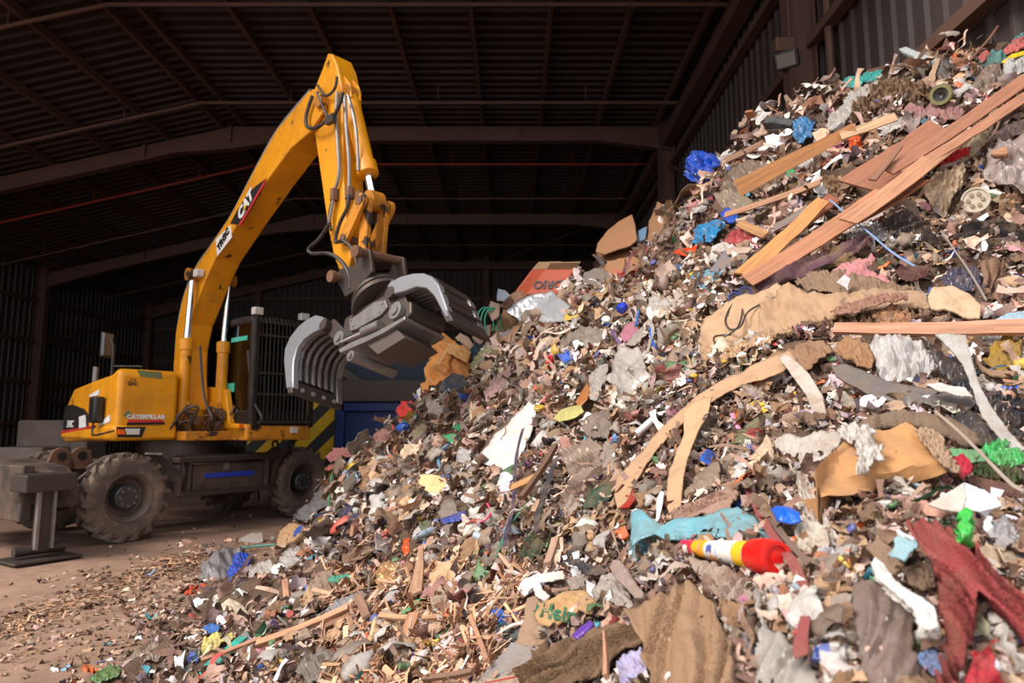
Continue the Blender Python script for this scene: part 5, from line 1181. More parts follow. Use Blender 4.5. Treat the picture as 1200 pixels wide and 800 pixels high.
S('white_paper', 'small white tissue below the crumpled paper', 'paper', 'paper', (214, 202, 190), 532, 784, 534, 774, 542, 774, 544, 786, crum=.16, bulge=.12)
S('white_paper', 'white plastic flap in the middle of the wood chips', 'plastic flap', 'bag', (222, 216, 222), 524, 682, 536, 674, 548, 668, 548, 676, 538, 684, 526, 688, **CARD)
S('white_wrap', 'white wrapper left of the blue glove', 'wrapper', 'bag', (230, 226, 222), 554, 708, 562, 704, 574, 706, 574, 716, 564, 718, 556, 714, **BAG)
# centre
S('white_tarp', 'white woven plastic sheet hanging in the centre of the heap', 'plastic sheet', 'bag', (232, 228, 220), 550, 544, 566, 526, 586, 504, 604, 486, 618, 470, 626, 468, 628, 486, 622, 508, 612, 530, 600, 551, 584, 549, 566, 543, crum=.05, freq=2, bulge=.06, jag=.008, nv=500)
S('film_piece', 'dusty pink film at the top of the white woven sheet', 'plastic film', 'film', (190, 166, 152), 616, 468, 622, 454, 632, 452, 634, 470, 630, 484, 622, 478, **FILM)
S('clear_bag', 'large wrinkled clear plastic bag in the middle of the heap', 'plastic bag', 'film', (218, 208, 200), 711, 446, 718, 420, 730, 406, 748, 406, 754, 420, 760, 440, 768, 462, 756, 468, 736, 470, 714, 468, 722, 452, bulge=.16, crum=.15, freq=2.0, jag=.012, nv=800, lift=2)
S('clear_bag', 'narrow clear film left of the large clear bag', 'plastic film', 'film', (214, 202, 194), 689, 440, 700, 430, 712, 426, 710, 444, 704, 456, 702, 470, 692, 468, **FILM)
ribbon('bag_strip', 'pale plastic strip rising from the large clear bag', 'plastic strip', 'film', (212, 200, 190), [(756, 420), (762, 400), (765, 384), (758, 376)], 5, up=.08)
S('plastic_strip', 'long pale plastic strip above the large clear bag', 'plastic strip', 'film', (206, 190, 178), 732, 404, 744, 390, 762, 374, 766, 378, 758, 390, 744, 404, crum=.05)
S('plastic_strip', 'pale film strip hanging right of the large clear bag', 'plastic strip', 'film', (196, 180, 168), 770, 384, 776, 378, 778, 400, 780, 416, 774, 424, 770, 408, crum=.05)
S('grey_film', 'ragged grey film below the large clear bag', 'plastic film', 'film', (170, 152, 140), 678, 494, 700, 482, 714, 478, 718, 500, 712, 514, 690, 512, **FILM)
S('grey_film', 'long torn beige film in the middle of the heap', 'plastic film', 'film', (188, 164, 146), 656, 532, 672, 520, 688, 512, 702, 520, 708, 546, 722, 558, 716, 570, 702, 560, 694, 572, 680, 588, 662, 602, 642, 612, 648, 596, 664, 574, 670, 556, crum=.10, fold=(60, .14, .05), nv=900, jag=.05)
S('clear_film', 'shiny film with a ragged edge left of the kraft strip', 'plastic film', 'film', (192, 174, 160), 702, 536, 712, 514, 718, 520, 726, 540, 722, 562, 708, 556, **FILM)
S('green_cloth', 'dark green cloth right of the torn beige film', 'cloth', 'cloth', (58, 82, 66), 682, 596, 690, 576, 708, 566, 720, 570, 714, 584, 700, 592, **RAG)
S('green_cloth', 'dark green rag below the black strip', 'rag', 'cloth', (64, 76, 56), 608, 652, 614, 630, 626, 622, 638, 634, 634, 648, 618, 656, crum=.05, fold=(20, .3, .06), bulge=.1)
kst_ = S('kraft_strip', 'long brown kraft paper strip slanting up to the right', 'kraft paper', 'paper', (196, 154, 118), 722, 560, 738, 542, 756, 522, 776, 500, 798, 480, 820, 462, 844, 446, 872, 434, 902, 418, 924, 410, 932, 420, 918, 434, 894, 444, 868, 452, 848, 462, 836, 468, 812, 486, 788, 504, 768, 528, 752, 552, 734, 586, 724, 596, 720, 580, crum=.025, freq=1.6, jag=.01, nv=900, lift=2.6)
S('kraft_strip', 'kraft paper strip hanging straight down beside the slanting one', 'kraft paper', 'paper', (206, 164, 124), 800, 482, 812, 470, 834, 464, 830, 484, 816, 508, 806, 534, 800, 556, 798, 592, 784, 600, 780, 592, 782, 560, 790, 536, 802, 508, crum=.03, freq=1.6, jag=.01, nv=600, lift=3.6)
S('orange_card', 'orange brown inside of the slanting kraft strip', 'kraft paper', 'paper', (186, 96, 40), 768, 516, 784, 498, 800, 486, 806, 492, 798, 506, 782, 520, 766, 530, crum=.04, jag=.01, lift=1.8, parent=kst_)
S('red_packet', 'red and yellow wrapper under the slanting kraft strip', 'wrapper', 'bag', (172, 48, 40), 724, 590, 734, 578, 742, 568, 744, 584, 736, 594, 726, 594, **CARD)
S('white_strap', 'pale cloth strap right of the slanting kraft strip', 'strap', 'cloth', (210, 192, 178), 912, 418, 922, 414, 934, 424, 950, 440, 964, 464, 968, 482, 960, 500, 948, 498, 952, 482, 944, 462, 930, 442, crum=.03, jag=.01, nv=400, lift=3)
S('brown_sheet', 'brown wood fibre board piece below the pale strap', 'board', 'card', (150, 112, 82), 900, 470, 926, 474, 960, 478, 986, 484, 980, 492, 940, 492, 908, 484, crum=.08, freq=4, thick=.02)
S('grey_strip', 'light film strip lying below the stiff grey sheet', 'plastic strip', 'film', (200, 184, 170), 976, 466, 990, 458, 1004, 470, 1030, 474, 1050, 476, 1040, 482, 1010, 480, 990, 476, **FILM)
S('cream_film', 'glossy beige film arching over the dirt in the centre right', 'plastic film', 'film', (182, 158, 138), 800, 578, 812, 562, 830, 546, 852, 532, 876, 516, 896, 506, 908, 512, 906, 524, 884, 530, 862, 540, 846, 552, 838, 568, 824, 576, 808, 582, crum=.06, bulge=.10, fold=(65, .3, .03), nv=700)
S('pink_rag', 'dusty pink rag lying above the teal bag', 'rag', 'cloth', (174, 138, 122), 786, 604, 802, 594, 826, 584, 846, 568, 862, 562, 866, 578, 852, 596, 840, 612, 824, 616, 826, 602, 808, 606, 792, 612, crum=.10, fold=(70, .18, .05), nv=600, lift=2.4)
S('green_rag', 'dull green fronds behind the kraft strip', 'fronds', 'cloth', (120, 118, 88), 854, 520, 866, 506, 884, 492, 902, 484, 908, 490, 896, 504, 882, 514, crum=.04, fold=(75, .25, .05))
S('green_rag', 'grey green striped pad beside the hanging kraft strip', 'pad', 'cloth', (104, 122, 106), 806, 520, 812, 510, 828, 512, 830, 522, 816, 526, bulge=.2, fold=(80, .3, .04))
S('green_rag', 'olive cloth behind the slanting kraft strip', 'cloth', 'cloth', (104, 96, 74), 760, 528, 772, 508, 790, 502, 792, 516, 784, 532, 766, 538, bulge=.2, crum=.1)
S('orange_tub', 'small orange pot above the green fronds', 'pot', 'hard', (186, 104, 44), 857, 492, 860, 480, 872, 480, 874, 492, 866, 497, bulge=.3, crum=.04)
tbag_ = S('teal_bag', 'teal plastic bag stretched out above the red capped bottle', 'plastic bag', 'bag', (122, 176, 188), 738, 622, 740, 600, 750, 596, 764, 606, 780, 614, 796, 610, 822, 606, 846, 598, 866, 596, 884, 604, 892, 614, 904, 630, 906, 638, 886, 634, 860, 632, 832, 632, 806, 634, 786, 634, 766, 626, 752, 632, 740, 640, crum=.06, bulge=.14, freq=2.2, fold=(80, .3, .025), jag=.012, nv=900, lift=2.2)
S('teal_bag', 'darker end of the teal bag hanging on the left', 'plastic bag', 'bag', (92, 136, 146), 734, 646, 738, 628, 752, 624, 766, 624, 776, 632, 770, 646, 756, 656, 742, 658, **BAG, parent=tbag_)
S('blue_balloon', 'shiny bright blue balloon scrap right of the teal bag', 'balloon', 'hard', (24, 100, 210), 903, 596, 910, 592, 926, 594, 937, 600, 938, 610, 926, 614, 910, 610, bulge=.3, crum=.05, jag=.005, lift=3)
S('orange_scrap', 'orange paper scrap left of the teal bag', 'paper', 'paper', (206, 108, 62), 718, 622, 732, 615, 736, 626, 726, 632, **CARD)
# upper middle
kbag_ = S('kraft_bag', 'brown paper bag standing crumpled on the ridge below the grapple', 'paper bag', 'paper', (206, 134, 62), 496, 462, 499, 430, 503, 404, 505, 386, 509, 381, 514, 389, 526, 394, 537, 404, 552, 411, 553, 424, 548, 442, 546, 458, 534, 452, 526, 440, 516, 446, 508, 460, bulge=.07, crum=.2, freq=1.5, jag=.004, flat=1, lift=2.5, nv=900)
S('kraft_bag', 'folded flap of the standing brown paper bag, coloured lighter where light falls', 'paper flap', 'paper', (222, 164, 100), 508, 430, 518, 414, 526, 402, 538, 404, 552, 412, 546, 424, 534, 418, 524, 412, 516, 426, crum=.10, flat=1, lift=5, jag=.01, parent=kbag_)  # flap colour lightened for the light that falls on it
S('dark_card', 'dark blue card inside the brown paper bag', 'card', 'card', (52, 66, 84), 514, 458, 520, 444, 530, 436, 544, 440, 546, 456, 532, 464, crum=.05, flat=1, lift=2.8)
S('blue_card', 'blue edged card piece right of the standing paper bag', 'card', 'card', (178, 146, 120), 533, 396, 540, 390, 550, 396, 555, 404, 550, 410, 542, 402, crum=.04, flat=1, lift=2)
S('blue_card', 'blue card corner beside the green wire loops', 'card', 'card', (74, 112, 142), 549, 410, 556, 400, 560, 410, 554, 418, crum=.04, flat=1, lift=1.6)
S('green_cloth', 'pale sage green cloth on the slope below the silver foil', 'cloth', 'cloth', (172, 172, 130), 551, 428, 558, 416, 568, 404, 582, 406, 584, 412, 574, 422, 568, 434, 562, 440, 554, 436, **RAG)
S('cardboard_piece', 'brown cardboard flap below the silver foil', 'cardboard', 'card', (174, 130, 90), 566, 402, 578, 388, 590, 362, 598, 370, 612, 378, 604, 390, 590, 400, 574, 404, **CARD)
S('silver_foil', 'bright silver foil sheet on the ridge', 'foil', 'foil', (236, 236, 240), 591, 364, 606, 354, 624, 345, 646, 339, 652, 346, 662, 352, 669, 360, 662, 376, 640, 378, 622, 376, 612, 379, 602, 370, crum=.09, bulge=.08, freq=1.6, jag=.01, nv=700, lift=3.6)
S('card_piece', 'brown card folded above the silver foil', 'card', 'card', (152, 112, 86), 586, 358, 596, 346, 608, 340, 617, 346, 604, 354, 592, 362, **CARD, lift=2)
S('card_piece', 'grey blue carton corner left of the silver foil', 'carton', 'card', (128, 136, 150), 582, 352, 583, 338, 592, 340, 598, 346, 590, 352, **CARD, flat=1, lift=3)
S('card_piece', 'small tan carton left of the grey blue corner', 'carton', 'card', (166, 136, 118), 572, 366, 574, 352, 586, 356, 584, 370, 576, 376, **CARD, flat=1, lift=2)
S('card_piece', 'pinkish card beside the green wire loops', 'card', 'card', (160, 128, 116), 553, 396, 562, 384, 576, 380, 574, 392, 562, 404, **CARD, lift=1.5)
S('grey_card', 'grey cardboard panel on the ridge right of the orange carton', 'cardboard', 'card', (128, 116, 108), 680, 334, 684, 320, 698, 314, 712, 314, 718, 326, 704, 338, 690, 342, **CARD, flat=1)
S('grey_card', 'grey rag left of the grey cardboard panel', 'rag', 'cloth', (122, 110, 102), 660, 334, 668, 324, 682, 318, 684, 332, 672, 338, **RAG)
bcart_ = S('open_carton', 'large brown open carton on the ridge', 'carton', 'card', (170, 118, 80), 698, 294, 701, 284, 710, 272, 724, 260, 740, 251, 744, 264, 746, 281, 738, 288, 722, 292, 708, 297, crum=.035, freq=1, jag=0, flat=1, lift=2.6, thick=.008, bulge=-.12)
S('open_carton', 'curved brown bottom of the large open carton', 'carton', 'card', (140, 92, 58), 698, 295, 712, 296, 730, 290, 748, 284, 764, 287, 761, 296, 744, 300, 726, 303, 712, 308, 702, 302, crum=.035, freq=1, jag=0, flat=1, lift=2.8, thick=.008, bulge=.08, parent=bcart_)
S('open_carton', 'brown carton flap standing right of the large open carton', 'carton', 'card', (158, 112, 76), 758, 282, 760, 262, 770, 236, 784, 244, 780, 262, 776, 280, 766, 286, **CARD, flat=1, lift=2.5)
S('open_carton', 'small folded carton below the large open carton', 'carton', 'card', (164, 114, 74), 708, 316, 712, 306, 728, 302, 744, 300, 752, 308, 738, 320, 722, 324, **CARD, flat=1, lift=2)
S('blue_card', 'light blue card between the two brown cartons', 'card', 'card', (96, 132, 162), 744, 284, 748, 270, 758, 265, 756, 280, **CARD, flat=1, lift=3)
S('blue_bag', 'glossy blue patterned bag below the ridge', 'plastic bag', 'bag', (44, 130, 182), 812, 284, 812, 268, 826, 262, 840, 257, 850, 262, 842, 272, 836, 280, 824, 286, **BAG)
S('blue_glove', 'deep blue glove above the glossy blue bag', 'glove', 'bag', (26, 84, 190), 843, 250, 850, 243, 860, 246, 866, 254, 858, 262, 848, 258, **BAG)
S('red_bag', 'faded red plastic bag beside the glossy blue one', 'plastic bag', 'bag', (176, 72, 76), 846, 282, 856, 272, 870, 266, 886, 270, 900, 280, 890, 288, 870, 288, 856, 288, bulge=.22, crum=.06, fold=(100, .2, .03))
S('white_bag', 'white cloth bundle below the faded red bag', 'cloth', 'cloth', (212, 202, 194), 828, 304, 834, 290, 846, 283, 858, 283, 864, 290, 852, 292, 842, 298, 836, 308, **BAG)
gbox_ = S('grey_box', 'grey flat box below the faded red bag', 'box', 'card', (122, 118, 122), 830, 317, 838, 308, 850, 292, 878, 294, 874, 304, 866, 317, 850, 320, crum=.02, jag=.004, bulge=.08, thick=.03, lift=2.6)
S('grey_box', 'pale beige lid of the grey flat box', 'box lid', 'card', (190, 164, 146), 850, 291, 872, 289, 882, 290, 876, 296, 852, 298, crum=.02, jag=.004, lift=4, parent=gbox_)
S('red_plate', 'bright orange red plastic plate below the ridge', 'plate', 'hard', (230, 72, 30), 788, 296, 796, 291, 808, 290, 817, 287, 814, 296, 806, 301, 796, 298, bulge=.1, crum=.03, jag=.005, lift=2)
S('blue_net', 'light blue mesh cloth left of the grey flat box', 'mesh', 'cloth', (104, 158, 176), 806, 326, 820, 318, 836, 316, 852, 320, 862, 322, 858, 332, 846, 330, 832, 330, 818, 328, **RAG, lift=2)
S('blue_net', 'strip of light blue mesh hanging below the mesh cloth', 'mesh', 'cloth', (94, 146, 166), 816, 332, 824, 330, 834, 344, 834, 352, 828, 348, **RAG)
S('purple_cloth', 'dark purple sock draped in the upper middle', 'sock', 'cloth', (72, 62, 78), 750, 336, 754, 326, 764, 320, 776, 326, 787, 334, 784, 339, 772, 334, 762, 332, bulge=.2, crum=.06)
S('purple_cloth', 'teal and purple cloth scrap below the orange red plate', 'cloth', 'cloth', (70, 96, 128), 774, 314, 784, 308, 798, 310, 800, 316, 786, 318, **RAG)
S('white_rag', 'large patch of dirty white rags in the upper middle', 'rags', 'cloth', (214, 198, 182), 756, 362, 764, 346, 786, 348, 800, 340, 818, 340, 826, 350, 812, 362, 818, 372, 796, 378, 776, 374, 764, 376, crum=.22, freq=4, jag=.10, nv=1000)
S('white_film', 'white film beside the large patch of dirty rags', 'plastic film', 'film', (222, 214, 208), 754, 352, 764, 346, 780, 348, 786, 356, 774, 366, 762, 366, **FILM, lift=2.5)
S('clear_film', 'clear dusty film left of the pink cloth', 'plastic film', 'film', (182, 166, 152), 662, 402, 668, 388, 682, 382, 704, 386, 712, 396, 704, 408, 682, 408, **FILM)
S('pink_cloth', 'pink cloth in the upper middle above the clear bag', 'cloth', 'cloth', (186, 118, 138), 726, 392, 732, 382, 742, 376, 748, 384, 742, 396, 732, 402, **RAG)
S('pink_cloth', 'dusty pink cloth on the left shoulder of the heap', 'cloth', 'cloth', (196, 158, 152), 566, 460, 574, 446, 590, 434, 598, 426, 598, 440, 590, 452, 580, 462, 570, 474, **RAG)
S('kraft_wrap', 'brown crumpled paper left of the narrow clear film', 'paper', 'paper', (176, 132, 92), 648, 455, 656, 444, 664, 430, 680, 426, 688, 430, 682, 442, 672, 454, 658, 458, crum=.10, bulge=.1)
S('printed_packet', 'yellow and green printed packet below the brown crumpled paper', 'packet', 'bag', (196, 188, 120), 648, 490, 656, 480, 668, 476, 680, 474, 684, 482, 672, 490, 656, 494, crum=.04, bulge=.06, jag=.008)
S('printed_packet', 'red and green printed packet leaning above the yellow one', 'packet', 'bag', (176, 110, 60), 674, 472, 680, 460, 688, 448, 691, 456, 688, 468, 680, 476, crum=.04, bulge=.06, jag=.008)
S('tan_cloth', 'pale tan cloth hanging on the left slope', 'cloth', 'cloth', (194, 172, 152), 603, 412, 612, 406, 618, 404, 616, 424, 612, 446, 606, 440, **CARD)
S('yellow_foam', 'pale yellow foam board piece on the left slope', 'foam board', 'paper', (230, 200, 140), 490, 566, 494, 555, 508, 556, 522, 560, 524, 576, 512, 580, 500, 574, crum=.02, jag=.02, thick=.02, lift=2)
S('white_paper', 'lined white paper pad below the white woven sheet', 'paper', 'paper', (206, 212, 222), 585, 556, 592, 552, 602, 556, 601, 584, 594, 590, 586, 586, crum=.02, fold=(90, .12, .015), bulge=.08)
S('blue_packet', 'blue and white packet left of the lined paper pad', 'packet', 'bag', (54, 74, 158), 516, 608, 530, 602, 546, 598, 546, 606, 530, 612, 518, 614, **BAG)
S('film_piece', 'grey film strip hanging left of the blue packet', 'plastic film', 'film', (176, 160, 148), 512, 600, 520, 584, 532, 584, 536, 600, 528, 618, 526, 634, 520, 630, 520, 612, **FILM)
S('green_cloth', 'bright green rag on the left slope', 'rag', 'cloth', (42, 154, 104), 518, 512, 526, 506, 540, 510, 540, 520, 532, 522, 524, 516, **RAG)
S('green_cloth', 'dark green ball of cloth above the bright green rag', 'cloth', 'bag', (34, 122, 84), 529, 502, 534, 496, 544, 496, 550, 502, 542, 506, bulge=.3, crum=.06)
S('white_bag', 'white bag pieces right of the bright green rag', 'plastic bag', 'film', (222, 214, 210), 534, 534, 540, 524, 552, 526, 552, 538, 544, 546, 534, 544, **BAG)
S('beige_cloth', 'olive beige cloth on the left slope above the green rag', 'cloth', 'cloth', (158, 142, 116), 476, 514, 488, 500, 502, 492, 504, 502, 494, 516, 480, 520, **RAG)
S('red_rag', 'bright red rag at the left crest', 'rag', 'cloth', (204, 52, 56), 463, 482, 470, 470, 482, 470, 490, 476, 480, 482, 470, 490, **RAG)
S('yellow_rag', 'ochre yellow rag below the bright red rag', 'rag', 'cloth', (170, 124, 28), 471, 492, 478, 482, 486, 480, 484, 490, 476, 496, **RAG)
S('pink_rag', 'dusty rose rags on the left crest', 'rag', 'cloth', (176, 112, 110), 380, 536, 390, 526, 404, 524, 416, 526, 412, 534, 400, 538, 388, 542, **RAG)
S('pink_rag', 'rose coloured rags above the hanging grey sack', 'rag', 'cloth', (170, 118, 112), 436, 512, 446, 502, 458, 504, 456, 516, 446, 522, **RAG)
# left slope and foot
S('gold_foil', 'crumpled gold foil on the lower left slope', 'foil', 'foil', (222, 176, 128), 440, 670, 446, 660, 456, 656, 466, 660, 466, 680, 458, 692, 446, 688, 440, 680, crum=.16, bulge=.15, freq=2.6)
S('orange_bag', 'bright orange torn bag on the left slope', 'plastic bag', 'bag', (232, 94, 32), 444, 634, 452, 622, 462, 614, 470, 618, 468, 628, 458, 628, 450, 636, **BAG)
S('orange_bag', 'second orange scrap below the torn orange bag', 'plastic scrap', 'bag', (224, 88, 34), 470, 642, 474, 630, 480, 630, 480, 646, 474, 652, **BAG)
S('yellow_bag', 'bright yellow bag on the left foot of the heap', 'plastic bag', 'bag', (240, 200, 34), 369, 640, 372, 622, 374, 608, 382, 604, 384, 612, 378, 626, 376, 640, **BAG)
S('grey_bag', 'grey bag hanging on the left edge of the heap', 'plastic bag', 'film', (146, 142, 142), 341, 606, 352, 594, 364, 586, 374, 572, 386, 576, 384, 592, 374, 598, 364, 612, 352, 610, **BAG)
S('tan_carton', 'tan cardboard lump at the left foot of the heap', 'cardboard', 'card', (190, 150, 108), 324, 636, 328, 622, 340, 612, 354, 614, 362, 622, 354, 634, 338, 640, bulge=.25, crum=.06, jag=.02)
S('dark_band', 'dark rubber band running down to the floor', 'rubber band', 'rubber', (78, 58, 50), 296, 656, 312, 642, 326, 624, 332, 614, 336, 618, 324, 636, 310, 650, 300, 660, crum=.02)
S('grey_sack', 'big translucent grey sack on the floor at the foot of the heap', 'sack', 'film', (176, 172, 174), 230, 678, 238, 660, 252, 646, 270, 640, 286, 644, 276, 660, 268, 678, 254, 688, 238, 686, bulge=.34, crum=.08, freq=1.8, nv=450)
S('blue_bag', 'bright blue bag leaning on the grey sack', 'plastic bag', 'bag', (18, 84, 204), 260, 692, 266, 674, 270, 656, 280, 646, 292, 648, 296, 656, 284, 668, 274, 682, 268, 692, bulge=.2, crum=.12)
S('red_rag', 'orange red cloth lying on the floor in front of the grey sack', 'rag', 'cloth', (206, 76, 44), 212, 690, 226, 686, 242, 684, 258, 686, 246, 692, 228, 694, 218, 698, **RAG)
S('grey_block', 'grey crumpled carton behind the grey sack', 'carton', 'card', (158, 146, 140), 276, 638, 282, 630, 296, 624, 308, 624, 308, 634, 294, 640, **CARD, flat=1, lift=2)
S('dark_carton', 'dark topped carton left of the grey crumpled one', 'carton', 'card', (70, 60, 56), 233, 652, 236, 638, 252, 636, 268, 640, 262, 648, 246, 654, **CARD, flat=1, lift=2)
S('milk_pack', 'pale printed carton at the lower left of the heap', 'carton', 'paper', (214, 196, 172), 259, 708, 268, 700, 282, 706, 292, 718, 290, 724, 276, 726, 264, 722, crum=.04, bulge=.2, jag=.006, thick=.02)
S('clear_film', 'wide clear plastic sheet on the lower left slope', 'plastic film', 'film', (186, 180, 180), 368, 728, 378, 714, 394, 704, 416, 694, 440, 690, 454, 694, 440, 702, 420, 708, 400, 716, 382, 730, **FILM)
S('grey_cloth', 'dusty grey brown cloth above the wide clear sheet', 'cloth', 'cloth', (156, 134, 118), 356, 698, 364, 680, 380, 668, 392, 666, 388, 682, 380, 698, 366, 704, **RAG)
S('green_film', 'mint green film scrap on the left slope', 'plastic film', 'film', (112, 196, 166), 383, 678, 392, 674, 410, 672, 412, 676, 402, 682, 404, 692, 394, 688, **FILM)
S('white_film', 'white film cluster at the left foot of the heap', 'plastic film', 'film', (222, 214, 208), 326, 660, 334, 644, 348, 638, 356, 646, 352, 664, 344, 676, 332, 676, **FILM)
S('white_film', 'white tissue wisps left of the yellow bag', 'tissue', 'film', (230, 220, 212), 290, 672, 300, 660, 318, 654, 322, 664, 310, 676, 298, 682, **FILM)
S('silver_scrap', 'shiny crinkled film at the lower left of the heap', 'plastic film', 'film', (192, 188, 188), 296, 734, 306, 716, 318, 702, 324, 706, 318, 724, 312, 742, 302, 746, **FILM)
S('yellow_cloth', 'pale yellow cloth at the lower left edge', 'cloth', 'cloth', (226, 208, 128), 234, 760, 240, 746, 252, 740, 272, 742, 276, 746, 260, 752, 250, 764, 240, 768, **RAG)
S('teal_strip', 'teal plastic strip at the lower left edge', 'plastic strip', 'bag', (60, 176, 160), 233, 788, 240, 778, 256, 764, 274, 750, 290, 738, 292, 744, 276, 758, 260, 772, 248, 786, 238, 792, **CARD)
S('yellow_strip', 'bright yellow plastic strip at the bottom left', 'plastic strip', 'bag', (240, 202, 32), 302, 774, 312, 766, 328, 758, 330, 764, 318, 772, 306, 778, **RAG)
S('blue_scrap', 'small bright blue scrap at the lower left edge', 'plastic scrap', 'bag', (26, 120, 206), 238, 736, 246, 730, 258, 732, 256, 738, 246, 742, **RAG)
S('green_wrap', 'green crumpled wrap on the floor in the bottom left corner', 'wrap', 'bag', (78, 124, 70), 104, 794, 116, 786, 130, 778, 142, 782, 140, 790, 126, 796, 112, 800, **RAG)
S('clear_sheet', 'dusty clear sheet lying flat on the floor', 'plastic sheet', 'film', (184, 164, 148), 140, 778, 158, 764, 180, 752, 200, 756, 190, 770, 164, 778, **FILM)
S('grey_bag', 'grey wrinkled bag at the bottom left among the splinters', 'plastic bag', 'film', (160, 148, 138), 346, 786, 356, 770, 374, 760, 396, 764, 392, 780, 380, 798, 360, 798, **BAG)
P_('long lath bundle at the lower left of the heap', 'board', (206, 152, 116), (303, 756), (410, 714), 7, up=(.08, .10), t=.03)
P_('dark lath under the long lath bundle', 'board', (142, 98, 76), (322, 760), (412, 724), 6, up=(.03, .04), t=.03)
P_('thin lath crossing the teal strip', 'board', (186, 134, 104), (236, 774), (306, 748), 4, up=(.06, .06))
P_('upright lath stub at the lower left of the heap', 'board', (206, 152, 116), (336, 712), (334, 680), 6, up=(.02, .12))
P_('pale lath lying among the wood chips', 'board', (206, 160, 122), (446, 722), (520, 724), 6, up=(.05, .05))
P_('wedge shaped board standing in the wood chips', 'board', (190, 146, 116), (486, 698), (494, 644), 17, up=(.02, .14), taper=.35)
P_('reddish board leaning in the wood chips', 'board', (204, 142, 108), (472, 752), (486, 720), 13, up=(.03, .10))
P_('thin lath slanting down through the wood chips', 'board', (196, 144, 112), (552, 724), (572, 776), 5, up=(.06, .05))
P_('brown board piece beside the gold foil', 'board', (150, 104, 78), (468, 676), (484, 660), 14, up=(.03, .05))
P_('grey board piece left of the wood chips', 'board', (160, 122, 100), (420, 698), (430, 724), 9, up=(.05, .05))
P_('flat brown offcut in the middle of the wood chips', 'board', (164, 132, 112), (480, 752), (502, 768), 10, up=(.05, .05), split=1)
P_('dark batten at the bottom of the wood chips', 'board', (134, 102, 82), (498, 796), (556, 788), 6, up=(.05, .05))
P_('splintered batten beside the black strap', 'board', (112, 80, 62), (612, 586), (652, 524), 6, up=(.10, .10), t=.03)
P_('splintered pale wood end left of the batten', 'board', (198, 146, 92), (600, 572), (634, 556), 9, up=(.08, .08), split=1)
P_('short pale stick in the middle of the heap', 'board', (186, 150, 126), (642, 662), (652, 632), 9, up=(.05, .08))
P_('thin splinter standing on the dark rolled cloth', 'board', (196, 144, 112), (712, 796), (710, 744), 5, up=(.06, .10), taper=.4)
# cords, tubes, straps
ribbon('dark_ribbon', 'dark blue and red ribbon crossing the white woven sheet', 'ribbon', 'cloth', (62, 54, 76), [(613, 502), (607, 525), (604, 550), (603, 575), (600, 600), (594, 622), (592, 640)], 4.5, up=.07)
ribbon('black_strap', 'black rubber strap below the splintered batten', 'strap', 'rubber', (54, 50, 54), [(652, 536), (644, 560), (636, 584), (630, 605), (632, 622)], 8, up=.07)
ribbon('green_ribbon', 'green ribbon below the dark blue ribbon', 'ribbon', 'bag', (60, 130, 100), [(626, 580), (612, 596), (596, 618), (586, 640), (582, 652)], 4, up=.04)
ribbon('red_strap', 'dusty red fabric strap hanging right of the teal bag', 'strap', 'cloth', (146, 78, 76), [(874, 568), (886, 592), (902, 622), (918, 644), (932, 664), (942, 690), (944, 715), (940, 745), (938, 770)], 8, up=.03, twist=.5)
ribbon('brown_strap', 'brown strap running beside the dusty red one', 'strap', 'cloth', (120, 98, 86), [(884, 585), (902, 606), (920, 630), (934, 646), (948, 660)], 6, up=.028, twist=.4)
cord('blue_string', 'thin light blue string crossing the silvery film', 'string', 'hard', (132, 164, 206), [(972, 234), (996, 254), (1020, 274), (1046, 296), (1072, 312)], .9, up=.12)
cord('grey_string', 'thin grey cord below the black cloth', 'cord', 'hard', (150, 138, 128), [(1104, 272), (1118, 292), (1136, 318), (1156, 352)], .9, up=.06)
cord('grey_string', 'thin grey rope crossing the green bag', 'rope', 'hard', (176, 160, 146), [(1096, 482), (1124, 506), (1156, 538), (1184, 566), (1200, 576)], 1.4, up=.08)
cord('black_wire', 'black wire loops on the left end of the dusty ledge', 'wire', 'hard', (44, 44, 48), [(932, 346), (910, 348), (892, 356), (876, 366), (868, 382), (856, 386), (850, 376), (856, 360), (866, 352), (870, 364), (864, 384), (846, 396), (838, 402), (838, 394), (856, 392)], 1.1, up=.06)
cord('straw_twine', 'thin straw coloured cord left of the cardboard lump', 'cord', 'hard', (186, 156, 112), [(800, 408), (808, 422), (813, 440)], 1.2, up=.05)
cord('blue_twine', 'blue cord hanging above the large clear bag', 'cord', 'hard', (40, 106, 186), [(748, 356), (748, 368), (745, 382)], 1.4, up=.05)
cord('blue_twine', 'blue cord right of the large clear bag', 'cord', 'hard', (34, 98, 196), [(762, 384), (764, 398), (768, 408)], 1.6, up=.06)
cord('blue_hose', 'short curved pale blue hose on the left slope', 'hose', 'rubber', (82, 132, 164), [(528, 520), (519, 526), (514, 534), (515, 545), (520, 550)], 2.2, up=.05)
cord('brown_stalk', 'thin brown stalk beside the upper black cloth', 'stalk', 'wood', (124, 84, 62), [(1136, 72), (1150, 56), (1162, 42), (1170, 30)], 1.2, up=.14)
cord('teal_twine', 'thin teal cord on the floor beside the grey block', 'cord', 'hard', (112, 178, 168), [(283, 642), (300, 640), (322, 638)], 1.5, up=.03)
cord('pink_twine', 'short pink cord on the slope left of the lined pad', 'cord', 'hard', (220, 76, 116), [(562, 612), (572, 606), (575, 598), (571, 590)], 1.4, up=.04)
cord('green_twine', 'green cord hanging at the left edge of the heap', 'cord', 'hard', (72, 150, 108), [(389, 556), (387, 574), (385, 592), (384, 604)], 1.4, up=.05)
pw = [hp1(566, 388, .05)[0]]
gw = empty('green_wire_coil', pw[0]); tag(gw, 'green wire coil sticking out of the ridge left of the cardboard flap', 'wire coil')
M['green_wire'] = mat('green_wire', (36, 150, 116), .4, dirt=.2, bump=0)
